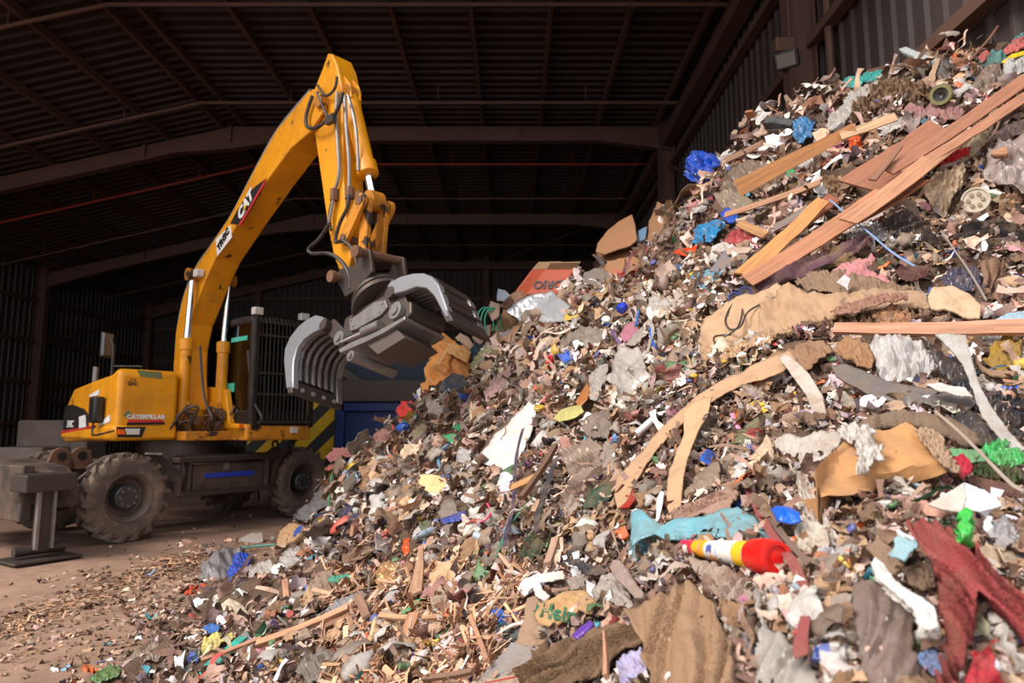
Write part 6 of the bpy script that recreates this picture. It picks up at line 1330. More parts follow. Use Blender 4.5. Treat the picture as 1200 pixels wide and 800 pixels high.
for k in range(3):
    c = pw[0] + V((.03 + .05 * k, .02 * k, .12))
    MB().tube([c + V((.11 * math.cos(a), .05 * math.cos(a), .2 * math.sin(a))) for a in np.linspace(-.6, 3.8, 14)], .011, 6).build('loop', M['green_wire'], gw, smooth=True)

# ---- solid shaped things
def solid(name, label, cat, at_px, up=.0):
    p, n = hp1(*at_px, up); o = empty(name, p); tag(o, label, cat); return o, p, n
def frame_at(p, dpx, n, length_px):
    """unit vectors: along the pixel direction dpx on the heap, across, normal; metres for length_px"""
    q = to_px([p])[0][0]; p2 = hp1(q[0] + dpx[0] * length_px, q[1] + dpx[1] * length_px)[0]
    x = (p2 - p).normalized(); z = (n + (CAM - p).normalized() * .6); z = (z - x * z.dot(x)).normalized(); return x, z.cross(x), z, (p - CAM).length / FPX
def cm(name, rgb, rough=.35, **k):
    if name not in M: M[name] = mat(name, rgb, rough, dirt=k.pop('dirt', .25), dirt_rgb=(120, 96, 76), scale=25, bump=.05, **k)
    return M[name]
# bottle with the red cap
bo, p, n = solid('bottle', 'plastic bottle with a printed sleeve and big red cap lying below the teal bag', 'bottle', (800, 640), .0)
pe = hp1(912, 654, .0)[0]
p0 = p + (CAM - p).normalized() * .05; p1 = pe + (CAM - pe).normalized() * .07
ax = (p1 - p0).normalized(); Lb = (p1 - p0).length; r1 = 18 * (p1 - CAM).length / FPX
cr = r1; zz_ = [(0, cr * .30), (.01, cr * .5), (Lb * .3, cr * .62), (Lb * .6, cr * .78), (Lb * .79, cr * .82), (Lb * .82, cr * .7)]
MB().lathe(p0, ax, zz_, 28).build('bottle_body', cm('bottle_white', (226, 216, 208)), bo, smooth=True)
def band(a0, a1, m, k=1.03, half=None):
    def rad(a):
        for (x0, r0), (x1, r1_) in zip(zz_, zz_[1:]):
            if x0 <= a <= x1: return r0 + (r1_ - r0) * (a - x0) / max(1e-6, x1 - x0)
        return zz_[-1][1]
    st = [Lb * (a0 + (a1 - a0) * i / 5) for i in range(6)]
    MB().lathe(p0, ax, [(a, rad(a) * k) for a in st], 28, False).build('sleeve_print', m, bo, smooth=True)
band(.0, .12, cm('print_magenta', (190, 30, 74))); band(.12, .2, cm('print_crimson', (206, 44, 60))); band(.2, .36, cm('print_orange', (246, 170, 30))); band(.68, .78, cm('print_yellow', (242, 190, 40)))
def print_patch(a0, a1, t0, t1, m):                     # a curved patch of print on the side that faces the camera
    _, rx, uy = basis(ax); vw = (CAM - p0).normalized(); base = math.atan2(vw.dot(uy), vw.dot(rx)); mb = MB(); n = 6
    for i in range(n + 1):
        for k in range(n + 1):
            a = a0 + (a1 - a0) * i / n; t = base + t0 + (t1 - t0) * k / n + .15 * math.sin(i * 1.7)
            r = cr * (.64 + .24 * (a - .3)) * 1.06; mb.v.append(p0 + ax * (Lb * a) + (rx * math.cos(t) + uy * math.sin(t)) * r)
    for i in range(n):
        for k in range(n): mb.f.append([i * (n + 1) + k, (i + 1) * (n + 1) + k, (i + 1) * (n + 1) + k + 1, i * (n + 1) + k + 1])
    mb.build('print_patch', m, bo, smooth=True)
for a0, a1, t0, t1, cn, cc in ((.40, .46, -.5, .2, 'print_blue', (80, 96, 170)), (.50, .53, -.2, .6, 'print_lightblue', (120, 176, 226)), (.55, .62, .1, .9, 'print_peach', (240, 160, 90)), (.42, .50, .5, 1.2, 'print_peach', (240, 160, 90)), (.56, .60, -.9, -.3, 'print_lightblue', (120, 176, 226)), (.10, .16, -.2, .7, 'bottle_white', (226, 216, 208)), (.28, .33, -.6, .3, 'print_peach', (240, 160, 90))):
    print_patch(a0, a1, t0, t1, cm(cn, cc))
cap = MB().lathe(p0 + ax * Lb * .80, ax, [(0, cr * .9), (.004, cr * 1.0), (Lb * .10, cr * 1.08), (Lb * .17, cr * 1.06), (Lb * .2, cr * .96), (Lb * .2, cr * .72), (Lb * .188, cr * .68), (Lb * .188, cr * .4), (Lb * .196, cr * .36), (Lb * .196, 0)], 32).build('cap', cm('cap_red', (216, 26, 24), .28, dirt=.18), bo, smooth=True)
# round lid at the right
ld, p, n = solid('round_cover', 'round cloudy lid standing beside the tan paper sack', 'lid', (1143, 234), .06)
v_ = (CAM - p).normalized(); ax = (v_ + V((-.1, 0, .15))).normalized(); r_ = 12 * (p - CAM).length / FPX
MB().lathe(p - ax * .03, ax, [(0, r_ * .9), (0, r_), (.03, r_), (.03, r_ * .88), (.022, r_ * .85), (.02, 0)], 28).build('lid_disc', cm('lid_cream', (196, 182, 160)), ld, smooth=True)
for k in range(6):
    a = k * math.pi / 3; _, rx, uy = basis(ax)
    MB().cyl(p - ax * .012 + (rx * math.cos(a) + uy * math.sin(a)) * r_ * .5, p + ax * .002 + (rx * math.cos(a) + uy * math.sin(a)) * r_ * .5, r_ * .16, n=10).build('lid_dimple', cm('lid_brown', (150, 130, 104)), ld)
# rolls and rings
def ringy(name, label, cat, px, r_px, tube_px, rgb, rgb2, tilt=(0, 0, 0), up=.06):
    o, p, n = solid(name, label, cat, px, up); v_ = (CAM - p).normalized(); ax = (v_ + V(tilt)).normalized(); s = (p - CAM).length / FPX; r = r_px * s; t = tube_px * s
    MB().lathe(p - ax * t, ax, [(0, r - t), (0, r), (2 * t, r), (2 * t, r - t), (0, r - t)], 26, False).build('ring', cm('ring_%d_%d_%d' % rgb, rgb), o, smooth=True)
    MB().lathe(p - ax * t * .9, ax, [(0, (r - t) * 1.02), (t, (r - t) * 1.02), (t * .9, r * .35), (t * 1.2, r * .3), (t * .6, 0)], 22).build('core', cm('core_%d_%d_%d' % rgb2, rgb2), o, smooth=True)
ringy('tape_roll', 'blue rimmed roll left of a matching one at the ledge', 'roll', (861, 349), 7, 2, (38, 52, 122), (96, 78, 66), (-.2, 0, .1))
ringy('tape_roll', 'blue rimmed roll at the lower end of the purple cloth', 'roll', (873, 343), 7.5, 2, (46, 56, 118), (110, 100, 100), (.2, 0, .1))
ringy('tin', 'round dark tin with an olive rim below the black shoe sole', 'tin', (1103, 111), 9.5, 3, (122, 118, 70), (44, 42, 44), (-.35, 0, .1))
ringy('wheel_ring', 'small brown ring standing on the left slope', 'ring', (524, 549), 8, 2, (96, 74, 58), (214, 206, 200), (.6, 0, 0))
# white tube, thermos-like batten, oval balls, shoe, bottles
def lathe_thing(name, label, cat, a, b, prof_px, rgb, up=.05, rough=.35, extra=()):
    o, p, n = solid(name, label, cat, a, up); pb = hp1(*b, up)[0]; s = (p - CAM).length / FPX; d = pb - p; L = d.length; ax = d.normalized()
    MB().lathe(p, ax, [(L * f, r * s) for f, r in prof_px], 20).build('body', cm('%s_%d_%d_%d' % ((name,) + rgb), rgb, rough), o, smooth=True)
    for nm, f0, f1, r, c in extra: MB().lathe(p, ax, [(L * f0, r * s * .9), (L * f0, r * s), (L * f1, r * s), (L * f1, r * s * .8)], 20).build(nm, cm('%s_%d_%d_%d' % ((nm,) + c), c, rough), o, smooth=True)
    return o
lathe_thing('white_tube', 'white plastic tube below the slanting kraft strip', 'tube', (746, 508), (768, 489), [(0, 3.5), (0, 4), (1, 4), (1, 3.4), (.98, 3)], (236, 232, 228), .09)
lathe_thing('torch', 'grey torch with black ends in the wood chips', 'torch', (543, 684), (562, 704), [(0, 4), (.02, 5.5), (.3, 5.5), (.36, 6.5), (.72, 6.5), (.76, 6), (1, 6)], (150, 128, 116), .05, extra=[('end_cap', 0, .34, 6.6, (46, 42, 44)), ('end_cap', .74, 1.0, 7, (42, 40, 42))])
lathe_thing('navy_ball', 'dark navy ball on the left foot of the heap', 'ball', (398, 607), (418, 598), [(0, 0), (.03, 3), (.15, 6.5), (.35, 8.5), (.55, 9), (.75, 7.5), (.93, 4), (1, 0)], (44, 48, 66), .05)
lathe_thing('white_bottle', 'white plastic bottle on the left slope', 'bottle', (424, 600), (436, 576), [(0, 4), (.03, 5.5), (.6, 6), (.78, 4), (.84, 2.4), (1, 2.4), (1, 0)], (232, 228, 226), .05, extra=[('cap', .86, 1.02, 3, (214, 210, 206))])
lathe_thing('water_bottle', 'crushed pale blue water bottle on the left slope', 'bottle', (406, 556), (426, 563), [(0, 3), (.04, 6), (.2, 5), (.3, 7), (.45, 5.5), (.6, 7), (.8, 4), (.86, 2.2), (1, 2.2)], (150, 178, 200), .06, .15, extra=[('cap', .9, 1.04, 3, (90, 140, 190))])
lathe_thing('yellow_bottle', 'small yellow bottle above the crushed water bottle', 'bottle', (406, 552), (417, 543), [(0, 3), (.04, 4.5), (.6, 4.8), (.8, 2.6), (1, 2.2)], (228, 190, 40), .05, extra=[('cap', .88, 1.05, 2.6, (214, 170, 30))])
lathe_thing('blue_ball', 'blue and white ball at the left crest', 'ball', (466, 503), (478, 499), [(0, 0), (.08, 4), (.3, 6), (.6, 6), (.9, 3.6), (1, 0)], (52, 96, 190), .05)
lathe_thing('blue_stopper', 'round blue stopper in the upper middle of the heap', 'stopper', (726, 364), (732, 358), [(0, 4), (.1, 6), (.8, 6), (1, 5), (1, 0)], (22, 60, 186), .07)
lathe_thing('cup', 'red and white paper cup on the left shoulder', 'cup', (643, 428), (647, 413), [(0, 4), (0, 4.3), (.5, 5.2), (1, 6), (1, 5.4), (.1, 3.6)], (208, 34, 52), .08, extra=[('cup_band', .5, 1.02, 6.1, (226, 222, 230))])
# shoe on the ridge
sh, p, n = solid('shoe', 'dark shoe lying on the ridge beside the wooden block', 'shoe', (899, 147), .07)
x, y, z, s = frame_at(p, (1, -.06), n, 28); Ls = 32 * s
for nm, pr, m_, w0 in (('sole', [(0, -.2), (1, -.2), (1.02, -.05), (.5, -.02), (0, -.05)], (120, 112, 104), 1.0), ('upper', [(0, -.05), (.5, -.05), (1, -.05), (1.0, .05), (.8, .14), (.55, .2), (.4, .3), (.3, .28), (.05, .3), (-.02, .1)], (40, 40, 46), .86)):
    MB().prism([p + x * (a * Ls) + z * (b * Ls) - y * (.16 * Ls * w0) for a, b in pr], y * (.32 * Ls * w0)).build(nm, cm('shoe_' + nm, m_, .6), sh, .012, smooth=True)
# orange carton with black lettering
oc = empty('orange_carton', at(617, 346, 9.15)); tag(oc, 'orange red carton with black lettering lying open on the ridge', 'carton')
q0 = ORG[oc]; e1 = V((.27, .05, .37)); e2 = V((.40, -.12, -.02)); e3 = V((-.18, .34, .07)); th = .02
m_or = cm('orange_card', (196, 82, 52), .6, dirt=.5); m_in = cm('carton_inside', (170, 134, 98), .8, dirt=.4)
def panel(a, b, c, name, m):   # a corner, edges b and c
    nrm = b.cross(c).normalized() * th; MB().prism([a, a + b, a + b + c, a + c], nrm).build(name, m, oc, .004)
panel(q0, e2, e1, 'front_panel', m_or); panel(q0, e3, e1, 'left_panel', m_or); panel(q0 + e3, e2, e1, 'back_panel', m_or); panel(q0 + e2, e3, e1, 'right_panel', m_or); panel(q0, e2, e3, 'bottom_panel', m_or)
panel(q0 + e1, e2, V((.06, -.1, .08)), 'flap', m_in); panel(q0 + e1 + e2, e3 * .9, V((.12, .0, -.02)), 'flap', m_in); panel(q0 + e1 + e3, e2 * .8, V((.1, .05, .12)), 'flap', m_in)
nf = e2.cross(e1).normalized(); nf = nf if nf.dot(CAM - q0) > 0 else -nf
text('ORIO', .17, q0 + e1 * .38 + e2 * .5 + nf * .03, -e2, -e1, M['black'], oc, bold=.004)

# ================================================================== UNCOUNTED FINES AND COUNTED SCRAPS
def pick(rg, n, table):
    w = np.array([t[0] for t in table], float); w /= w.sum(); k = rg.choice(len(table), n, p=w)
    c = np.array([lin(t[1]) for t in table])[k]
    return c * np.exp(rg.normal(0, .28, (n, 1))) * np.exp(rg.normal(0, .05, (n, 3)))
EARTH = [(11, (181, 146, 126)), (9, (155, 122, 104)), (7, (124, 95, 80)), (8, (208, 177, 159)), (5, (89, 69, 58)), (5, (224, 206, 200)), (3, (238, 230, 235)), (3, (61, 48, 45)), (2.2, (179, 153, 152)), (1.6, (153, 140, 141)), (1, (44, 40, 45)),
         (.5, (179, 71, 69)), (.45, (46, 93, 185)), (.35, (71, 153, 174)), (.35, (204, 132, 152)), (.3, (59, 122, 80)), (.3, (218, 179, 65)), (.35, (218, 106, 52)), (.25, (106, 81, 141)), (.3, (122, 153, 196))]
WHITEY = [(5, (224, 212, 200)), (4, (200, 180, 162)), (4, (170, 138, 112)), (3, (130, 100, 80)), (2, (90, 70, 56)), (1, (236, 230, 224)), (.3, (60, 110, 180)), (.3, (190, 90, 90))]
CHIPS = [(6, (206, 160, 126)), (5, (188, 138, 104)), (3, (164, 116, 86)), (3, (222, 182, 148)), (2, (134, 96, 74)), (.5, (232, 220, 206)), (.25, (180, 60, 60))]
BROWN = [(6, (142, 106, 78)), (5, (118, 86, 64)), (4, (92, 68, 52)), (3, (170, 134, 104)), (1.5, (66, 50, 40)), (1, (196, 172, 150))]
def templates(rg, kind, n):
    T = []
    for _ in range(n):
        if kind == 'flake':
            u, v = np.meshgrid(np.linspace(-.5, .5, 5), np.linspace(-.5, .5, 5)); u = u + rg.normal(0, .07, u.shape); v = v * rg.uniform(.4, 1) + rg.normal(0, .06, v.shape)
            z = .42 * creases(u.ravel(), v.ravel(), 4, 1.5, rg).reshape(u.shape) + rg.uniform(-.6, 1.2) * u * u + rg.uniform(-.6, 1) * v * v; nu, nv = 5, 5
        elif kind == 'crumb':
            u, v = np.meshgrid(np.linspace(-.5, .5, 3), np.linspace(-.5, .5, 3)); u = u + rg.normal(0, .1, u.shape); v = v * rg.uniform(.5, 1) + rg.normal(0, .1, v.shape); z = rg.normal(0, .22, u.shape); nu, nv = 3, 3
        elif kind == 'strip':
            u, v = np.meshgrid(np.linspace(-.7, .7, 8), np.linspace(-.5, .5, 2)); v = v * rg.uniform(.12, .3) * (1 + .3 * np.sin(u * 6)); a = rg.uniform(2, 6); z = .12 * np.sin(u * a + rg.uniform(0, 6)) + .06 * v * np.sin(u * 5); v = v + .1 * np.sin(u * rg.uniform(1, 4)); nu, nv = 8, 2
        else:                                        # chip: a straight splinter, bent open so both faces show
            u, v = np.meshgrid(np.linspace(-1, 1, 3), np.linspace(-.5, .5, 3)); v = v * rg.uniform(.08, .26) * (1.15 - .25 * u * rg.choice([-1, 1])); z = -np.abs(v) * .5 + .03 * u * u; nu, nv = 3, 3
        P = np.stack([u, v, z], -1).reshape(-1, 3)
        f = np.array([[j * nu + i, j * nu + i + 1, (j + 1) * nu + i + 1, (j + 1) * nu + i] for j in range(nv - 1) for i in range(nu - 1)])
        T.append((P, f))
    return T
def rand_rot(rg, n, N, lie):
    """n rotation matrices; local z near the surface normal N, lie = spread of the tilt"""
    z = N + rg.normal(0, lie, (n, 3)); z /= np.linalg.norm(z, axis=1, keepdims=True)
    a = rg.normal(0, 1, (n, 3)); x = a - z * (a * z).sum(1, keepdims=True); x /= np.linalg.norm(x, axis=1, keepdims=True); y = np.cross(z, x)
    return np.stack([x, y, z], 2)
M['fines'] = mat('mixed_litter', rough=.85, dirt=.6, dirt_rgb=(140, 110, 86), scale=9, bump=.3, bscale=70, attr='tint')
def scatter_px(rg, n, region, maskp=.93):
    """random heap points that look even from where the photo was taken and go on past the frame's edges"""
    x0, y0, x1, y1 = region
    px = rg.uniform(x0, x1, n); py = rg.uniform(y0, y1, n)
    p, hit = hproj(px, py); z = heap_z(p[:, 0], p[:, 1])
    ok = hit & (z > .02) & (rg.random(n) < np.clip(z / .3 + .06, 0, 1)) & (p[:, 0] < 4.8) & (p[:, 1] > .75)
    ok &= ~(masked(px, py) & (rg.random(n) < maskp))
    return p[ok], px[ok], py[ok]
def fines(name, label, kind, n, region, table, px_size, lie, lift, seed, smin=.012, smax=.3, tn=14, pos=None, mk=.93):
    rg = np.random.default_rng(seed); T = templates(rg, kind, tn)
    if pos is None: p, px, py = scatter_px(rg, n, region, mk)
    else: p = pos
    m = len(p); p = p.copy(); dist = np.linalg.norm(p - np.array(CAM), axis=1)
    N = heap_n(p[:, 0], p[:, 1], .2); N[p[:, 2] < .03] = (0, 0, 1)
    s = np.clip(px_size * (1 + .25 * np.clip((3.2 - dist) / 2, 0, 1)) * np.clip(np.exp(rg.normal(0, .45, m)), .3, 2.0) * dist / FPX, smin, smax)
    p += N * (bumps(p[:, 0], p[:, 1]) + s * rg.uniform(-.1, lift, m))[:, None]
    p[:, 2] = np.maximum(p[:, 2], .006)
    R = rand_rot(rg, m, N, lie); C = pick(rg, m, table); k = rg.integers(0, tn, m)
    VV, FF, CC, off = [], [], [], 0
    for t in range(tn):
        i = np.nonzero(k == t)[0]; P, f = T[t]
        v = np.einsum('nij,kj->nki', R[i], P) * s[i, None, None] + p[i, None, :]
        VV.append(v.reshape(-1, 3)); FF.append((f[None] + (off + np.arange(len(i)) * len(P))[:, None, None]).reshape(-1, 4)); CC.append(np.repeat(C[i], len(P), 0)); off += len(i) * len(P)
    VV, FF, CC = np.concatenate(VV), np.concatenate(FF), np.concatenate(CC)
    me = bpy.data.meshes.new(name); me.vertices.add(len(VV)); me.vertices.foreach_set('co', VV.ravel())
    me.loops.add(FF.size); me.loops.foreach_set('vertex_index', FF.ravel().astype(np.int32))
    me.polygons.add(len(FF)); me.polygons.foreach_set('loop_start', np.arange(0, FF.size, 4, dtype=np.int32)); me.polygons.foreach_set('loop_total', np.full(len(FF), 4, np.int32))
    ca = me.color_attributes.new('tint', 'FLOAT_COLOR', 'POINT'); ca.data.foreach_set('color', np.concatenate([np.clip(CC, 0, .9), np.ones((len(CC), 1))], 1).ravel())
    me.materials.append(M['fines']); me.update(); me.validate()
    o = bpy.data.objects.new(name, me); link(o); tag(o, label, 'litter', kind='stuff'); return o
FULL = (120, -20, 1420, 1000)
fines('shredded_litter', 'small torn flakes of paper, card and plastic covering the heap', 'flake', 42000, FULL, EARTH, 9.5, .8, .5, 11, mk=.96)
fines('fine_litter', 'fine crumbs of litter between the larger pieces', 'crumb', 60000, FULL, EARTH, 4.5, .9, .8, 12, smin=.005, mk=.8)
fines('shredded_strips', 'thin torn strips of fabric and film tangled in the heap', 'strip', 22000, FULL, EARTH, 14, .8, .6, 13)
fines('white_flakes', 'pale flakes of tissue and film in the upper middle of the heap', 'flake', 2600, (560, 320, 900, 480), WHITEY, 11, .8, .6, 14)
fines('brown_flakes', 'brown leaf like flakes in the right foreground', 'flake', 6000, (760, 480, 1300, 960), BROWN + EARTH[:7], 10, .8, .7, 15)
fines('wood_splinters', 'pale wood splinters heaped in the lower middle', 'chip', 9000, (380, 660, 620, 900), CHIPS, 9.5, .5, .9, 16, mk=.85)
fines('wood_splinters_scattered', 'wood splinters sprinkled all over the heap', 'chip', 3200, FULL, CHIPS, 7, .6, .8, 17)
# debris strewn over the floor left of the heap
rg = np.random.default_rng(5)
def floor_pts(n, path, spread):
    out = []
    for _ in range(n):
        i = rg.integers(0, len(path) - 1); t = rg.random(); a = np.array(path[i]); b = np.array(path[i + 1]); q = a + (b - a) * t + rg.normal(0, 1, 2) * np.array(spread)
        P = onplane(float(q[0]), float(max(q[1], 560)), V((0, 0, 0)), V((0, 0, 1))); out.append(tuple(P))
    return np.array(out)
fines('floor_splinters', 'band of wood splinters and crumbs swept along the floor', 'chip', 0, None, CHIPS[:3] + BROWN, 5, .25, .4, 21, pos=floor_pts(1000, [(-60, 748), (50, 722), (130, 688), (200, 664), (250, 650)], (15, 6)))
fines('floor_crumbs', 'crumbs of litter strewn over the dusty floor', 'crumb', 0, None, BROWN + EARTH[:4], 3.5, .25, .3, 22, smin=.005, pos=floor_pts(1300, [(-60, 770), (60, 735), (140, 705), (210, 690), (300, 640)], (40, 22)))
fines('floor_litter', 'coloured litter flakes near the left foot of the heap', 'flake', 0, None, EARTH, 7, .3, .3, 23, pos=floor_pts(420, [(60, 830), (140, 770), (190, 735), (240, 700), (300, 650)], (26, 20)))

# ---- counted scraps: one mesh per shape, every piece an object of its own
def scrap_mesh(kind, rg, tag_):
    n = 7
    u, v = np.meshgrid(np.linspace(-.5, .5, n), np.linspace(-.5, .5, n)); u = u + rg.normal(0, .03, u.shape); v = v * rg.uniform(.6, 1) + rg.normal(0, .03, v.shape)
    u0, v0 = u.ravel(), v.ravel(); r = np.clip(1 - 4 * np.maximum(u0 ** 2, v0 ** 2), 0, 1)
    rad = 1 + .22 * np.sin(np.arctan2(v0, u0) * rg.integers(2, 4) + rg.uniform(0, 6)) + .14 * np.sin(np.arctan2(v0, u0) * rg.integers(4, 8) + rg.uniform(0, 6)); u0, v0 = u0 * rad, v0 * rad
    if kind == 'flat': z = .2 * creases(u0, v0, 4, 1.5, rg) + rg.uniform(-.6, .6) * u0 * u0 + rg.uniform(-.4, .4) * u0 * v0
    elif kind == 'puff': z = .34 * np.sqrt(r) + .15 * creases(u0, v0, 6, 2, rg)
    elif kind == 'rag': z = .12 * np.sin(u0 * rg.uniform(10, 18) + 3 * v0) + .16 * creases(u0, v0, 5, 1.8, rg) + .1 * np.sqrt(r)
    else: z = .22 * creases(u0, v0, 6, 2.2, rg)
    f = [[j * n + i, j * n + i + 1, (j + 1) * n + i + 1, (j + 1) * n + i] for j in range(n - 1) for i in range(n - 1)]
    k = len(u0); th = .02
    P = np.stack([u0, v0, z], 1); Q = P - np.array([0, 0, th])
    rim = [i for i in range(n)] + [i * n + n - 1 for i in range(1, n)] + [n * n - 2 - i for i in range(n - 1)] + [(n - 2 - i) * n for i in range(n - 2)]
    ff = f + [[a + k for a in q[::-1]] for q in f] + [[rim[i], rim[i] + k, rim[(i + 1) % len(rim)] + k, rim[(i + 1) % len(rim)]] for i in range(len(rim))]
    me = bpy.data.meshes.new(tag_); me.from_pydata(np.concatenate([P, Q]).tolist(), [], ff); me.update()
    if kind in ('puff', 'rag'): me.polygons.foreach_set('use_smooth', [True] * len(me.polygons))
    return me
def stick_mesh(rg):
    mb = MB(); w0, w1 = rg.uniform(.03, .07), rg.uniform(.01, .06); t = .02
    a = [(-.5, -w0), (-.5 + rg.uniform(-.03, .03), w0), (.5 + rg.uniform(-.06, .06), w1), (.5, -w1)]
    return mb.prism([V((x, y, 0)) for x, y in a], (0, 0, t)).mesh('wood_stick', L_['wood'])
def bottle_mesh(rg):
    r = rg.uniform(.12, .17)
    return MB().lathe((-.5, 0, 0), (1, 0, 0), [(0, r * .6), (.03, r), (.3, r), (.35, r * .85), (.4, r), (.62, r), (.78, r * .45), (.86, r * .35), (.86, r * .45), (.97, r * .45), (.97, 0)], 12).mesh('bottle', L_['hard'], smooth=True)
def cap_mesh(rg):
    return MB().lathe((0, 0, -.15), (0, 0, 1), [(0, .5), (.24, .5), (.3, .44), (.3, 0)], 14).mesh('bottle_cap', L_['hard'], smooth=True)
KINDS = [  # name, category, mesh kind, material, count, pixel size, colours with the word the label uses
    ('cardboard_scrap', 'cardboard', 'flat', 'card', 290, 15, [('light brown', (190, 150, 114), 5), ('brown', (150, 112, 80), 5), ('reddish brown', (160, 100, 70), 2), ('greyish', (150, 136, 124), 2)], 'torn {} cardboard scrap', 'cardboard scraps in the heap'),
    ('kraft_paper', 'paper', 'crush', 'paper', 200, 16, [('tan', (186, 148, 112), 4), ('beige', (206, 180, 152), 4), ('dark brown', (124, 92, 70), 3)], 'crumpled {} paper', 'crumpled brown papers in the heap'),
    ('white_paper', 'paper', 'crush', 'paper', 210, 12, [('white', (234, 228, 220), 4), ('off white', (212, 198, 184), 4)], 'crumpled {} paper scrap', 'white paper scraps in the heap'),
    ('plastic_film', 'plastic film', 'puff', 'film', 270, 18, [('cloudy white', (228, 220, 214), 5), ('dusty grey', (176, 162, 150), 5), ('brownish', (166, 142, 122), 4)], '{} plastic film scrap', 'film scraps in the heap'),
    ('plastic_bag', 'plastic bag', 'puff', 'bag', 130, 12, [('blue', (40, 96, 180), 4), ('red', (190, 48, 48), 3), ('green', (48, 134, 84), 3), ('yellow', (226, 184, 48), 2), ('orange', (224, 104, 40), 2), ('black', (44, 42, 46), 4), ('light blue', (128, 152, 170), 2), ('pink', (208, 132, 146), 2), ('white', (228, 222, 216), 5)], 'small {} plastic bag', 'small plastic bags in the heap'),
    ('cloth_rag', 'rag', 'rag', 'cloth', 230, 17, [('beige', (188, 164, 142), 5), ('brown', (128, 100, 80), 5), ('grey', (134, 124, 118), 3), ('maroon', (128, 66, 64), 2), ('dark', (58, 52, 54), 3), ('pink', (186, 132, 130), 2), ('navy', (58, 66, 104), 1), ('dull green', (92, 104, 82), 1)], '{} cloth rag', 'cloth rags in the heap'),
    ('wood_stick', 'stick', 'stick', 'wood', 200, 24, [('pale', (206, 160, 126), 4), ('brown', (160, 112, 82), 4), ('dark', (112, 80, 62), 2)], '{} wooden stick', 'wooden sticks in the heap'),
    ('bottle', 'bottle', 'bottle', 'hard', 46, 17, [('white', (228, 224, 220), 4), ('pale blue', (160, 186, 204), 3), ('green', (56, 128, 84), 2), ('brown', (110, 74, 50), 1), ('yellow', (222, 186, 60), 1)], 'small {} plastic bottle', 'plastic bottles in the heap'),
    ('bottle_stopper', 'bottle stopper', 'cap', 'hard', 60, 6, [('blue', (36, 84, 176), 3), ('red', (200, 40, 40), 3), ('white', (230, 228, 224), 3), ('green', (52, 150, 90), 2), ('yellow', (230, 190, 50), 2)], 'round {} bottle stopper', 'bottle stoppers in the heap'),
]
STOP = set('draped running sticking standing leaning spread at lying on left above sagging bunched below tucked beside crumpled slanting hanging under with between jutting heaped trailing twisted forming in tucked over behind puffed crossing stretched squeezed near across from to reaching by continuing leaving bending arching drawn among down along rising climbing tangled up'.split())
def short(label):
    w = label.split(); k = next((i for i, x in enumerate(w) if i > 1 and x in STOP), len(w)); return ' '.join(w[:k])
from collections import Counter
cnt_ = Counter(short(l) for l, *_ in FEAT)
REF = [(short(l), x, y) for l, x, y, sz_ in FEAT if cnt_[short(l)] == 1 and 2 <= len(short(l).split()) <= 6]
RX = np.array([(x, y) for _, x, y in REF]); USED = set()
def unique_label(base, x, y, size):
    d = np.hypot(RX[:, 0] - x, RX[:, 1] - y); o = np.argsort(d)[:7]; cand = []
    for k in o[:2]:
        dx, dy = x - RX[k, 0], y - RX[k, 1]
        rel = ('to the right of' if dx > 0 else 'to the left of') if abs(dx) > abs(dy) else ('just below' if dy > 0 else 'just above')
        cand.append(f'{base} {rel} the {REF[k][0]}')
    for i in range(len(o)):
        for j in range(i + 1, len(o)):
            a, b = RX[o[i]] - (x, y), RX[o[j]] - (x, y)
            if a @ b < 0: cand.append(f'{base} between the {REF[o[i]][0]} and the {REF[o[j]][0]}')
    for c in cand:
        if c not in USED and len(c.split()) <= 16: USED.add(c); return c
    return None
rg = np.random.default_rng(77)
RC = np.array([(1, 0), (-1, 0), (0, 1), (0, -1), (.7, .7), (-.7, .7), (.7, -.7), (-.7, -.7)]).T
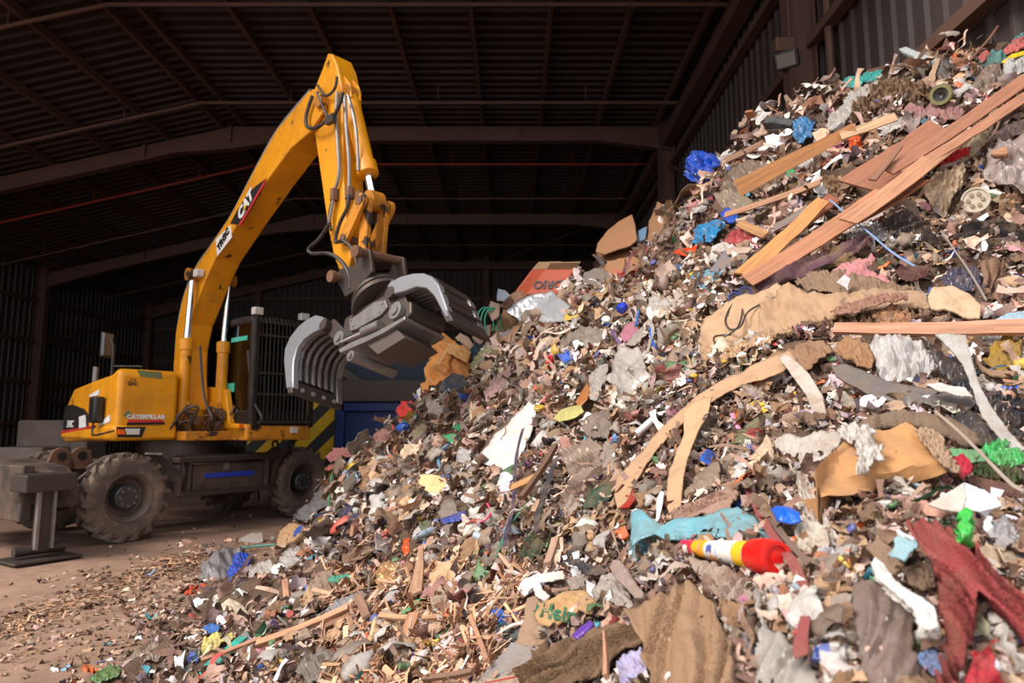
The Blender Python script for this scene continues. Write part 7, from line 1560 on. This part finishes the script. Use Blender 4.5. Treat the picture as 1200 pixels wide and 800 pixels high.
for name, cat, mk, mt, cnt, psz, cols, lab, grp in KINDS:
    ms = []
    for k in range(8 if mk not in ('cap', 'bottle') else 3):
        if mk == 'stick': m_ = stick_mesh(rg)
        elif mk == 'bottle': m_ = bottle_mesh(rg)
        elif mk == 'cap': m_ = cap_mesh(rg)
        else: m_ = scrap_mesh(mk, rg, name); m_.materials.append(L_[mt])
        ms.append(m_)
    made = 0; p, px, py = scatter_px(rg, cnt * 9, (320, 60, 1200, 800), 1.0)
    i = rg.permutation(len(p))[:int(cnt * 2.6)]; p = p[i]; px = px[i]; py = py[i]; m = len(p)
    dist = np.linalg.norm(p - np.array(CAM), axis=1); N = heap_n(p[:, 0], p[:, 1], .2)
    s = np.clip(np.exp(rg.normal(math.log(psz), .38, m)) * (1 + .9 * np.clip((3.2 - dist) / 2, 0, 1)) * dist / FPX, .02, .55)
    if mk == 'cap': s = np.clip(s, .025, .09)
    p = p + N * (bumps(p[:, 0], p[:, 1]) + s * (.16 if mk != 'stick' else .05) + .012 * dist)[:, None]
    R = rand_rot(rg, m, N, .5 if mk != 'stick' else .25)
    w = np.array([c[2] for c in cols], float); ci = rg.choice(len(cols), m, p=w / w.sum())
    for j in range(m):
        word, rgb, _ = cols[ci[j]]
        rr = .55 * s[j] * FPX / dist[j]
        if masked(px[j] + rr * RC[0], py[j] + rr * RC[1]).any(): continue
        lb = unique_label(lab.format(word), px[j], py[j], s[j] * FPX / dist[j])
        if not lb or made >= cnt: continue
        made += 1
        o = bpy.data.objects.new(name, ms[int(rg.integers(len(ms)))]); col.objects.link(o)
        Mx = Matrix(R[j].tolist()).to_4x4(); o.matrix_world = Matrix.Translation(V(p[j])) @ Mx @ Matrix.Scale(float(s[j]), 4)
        k_ = .72 if mt in ('bag', 'hard') else .9; f = math.exp(rg.normal(0, .16)) * .9; o.color = (*[min(.8, (c * k_ + g_ * (1 - k_)) * f) for c, g_ in zip(lin(rgb), lin((150, 122, 98)))], 1)
        tag(o, lb, cat, grp)
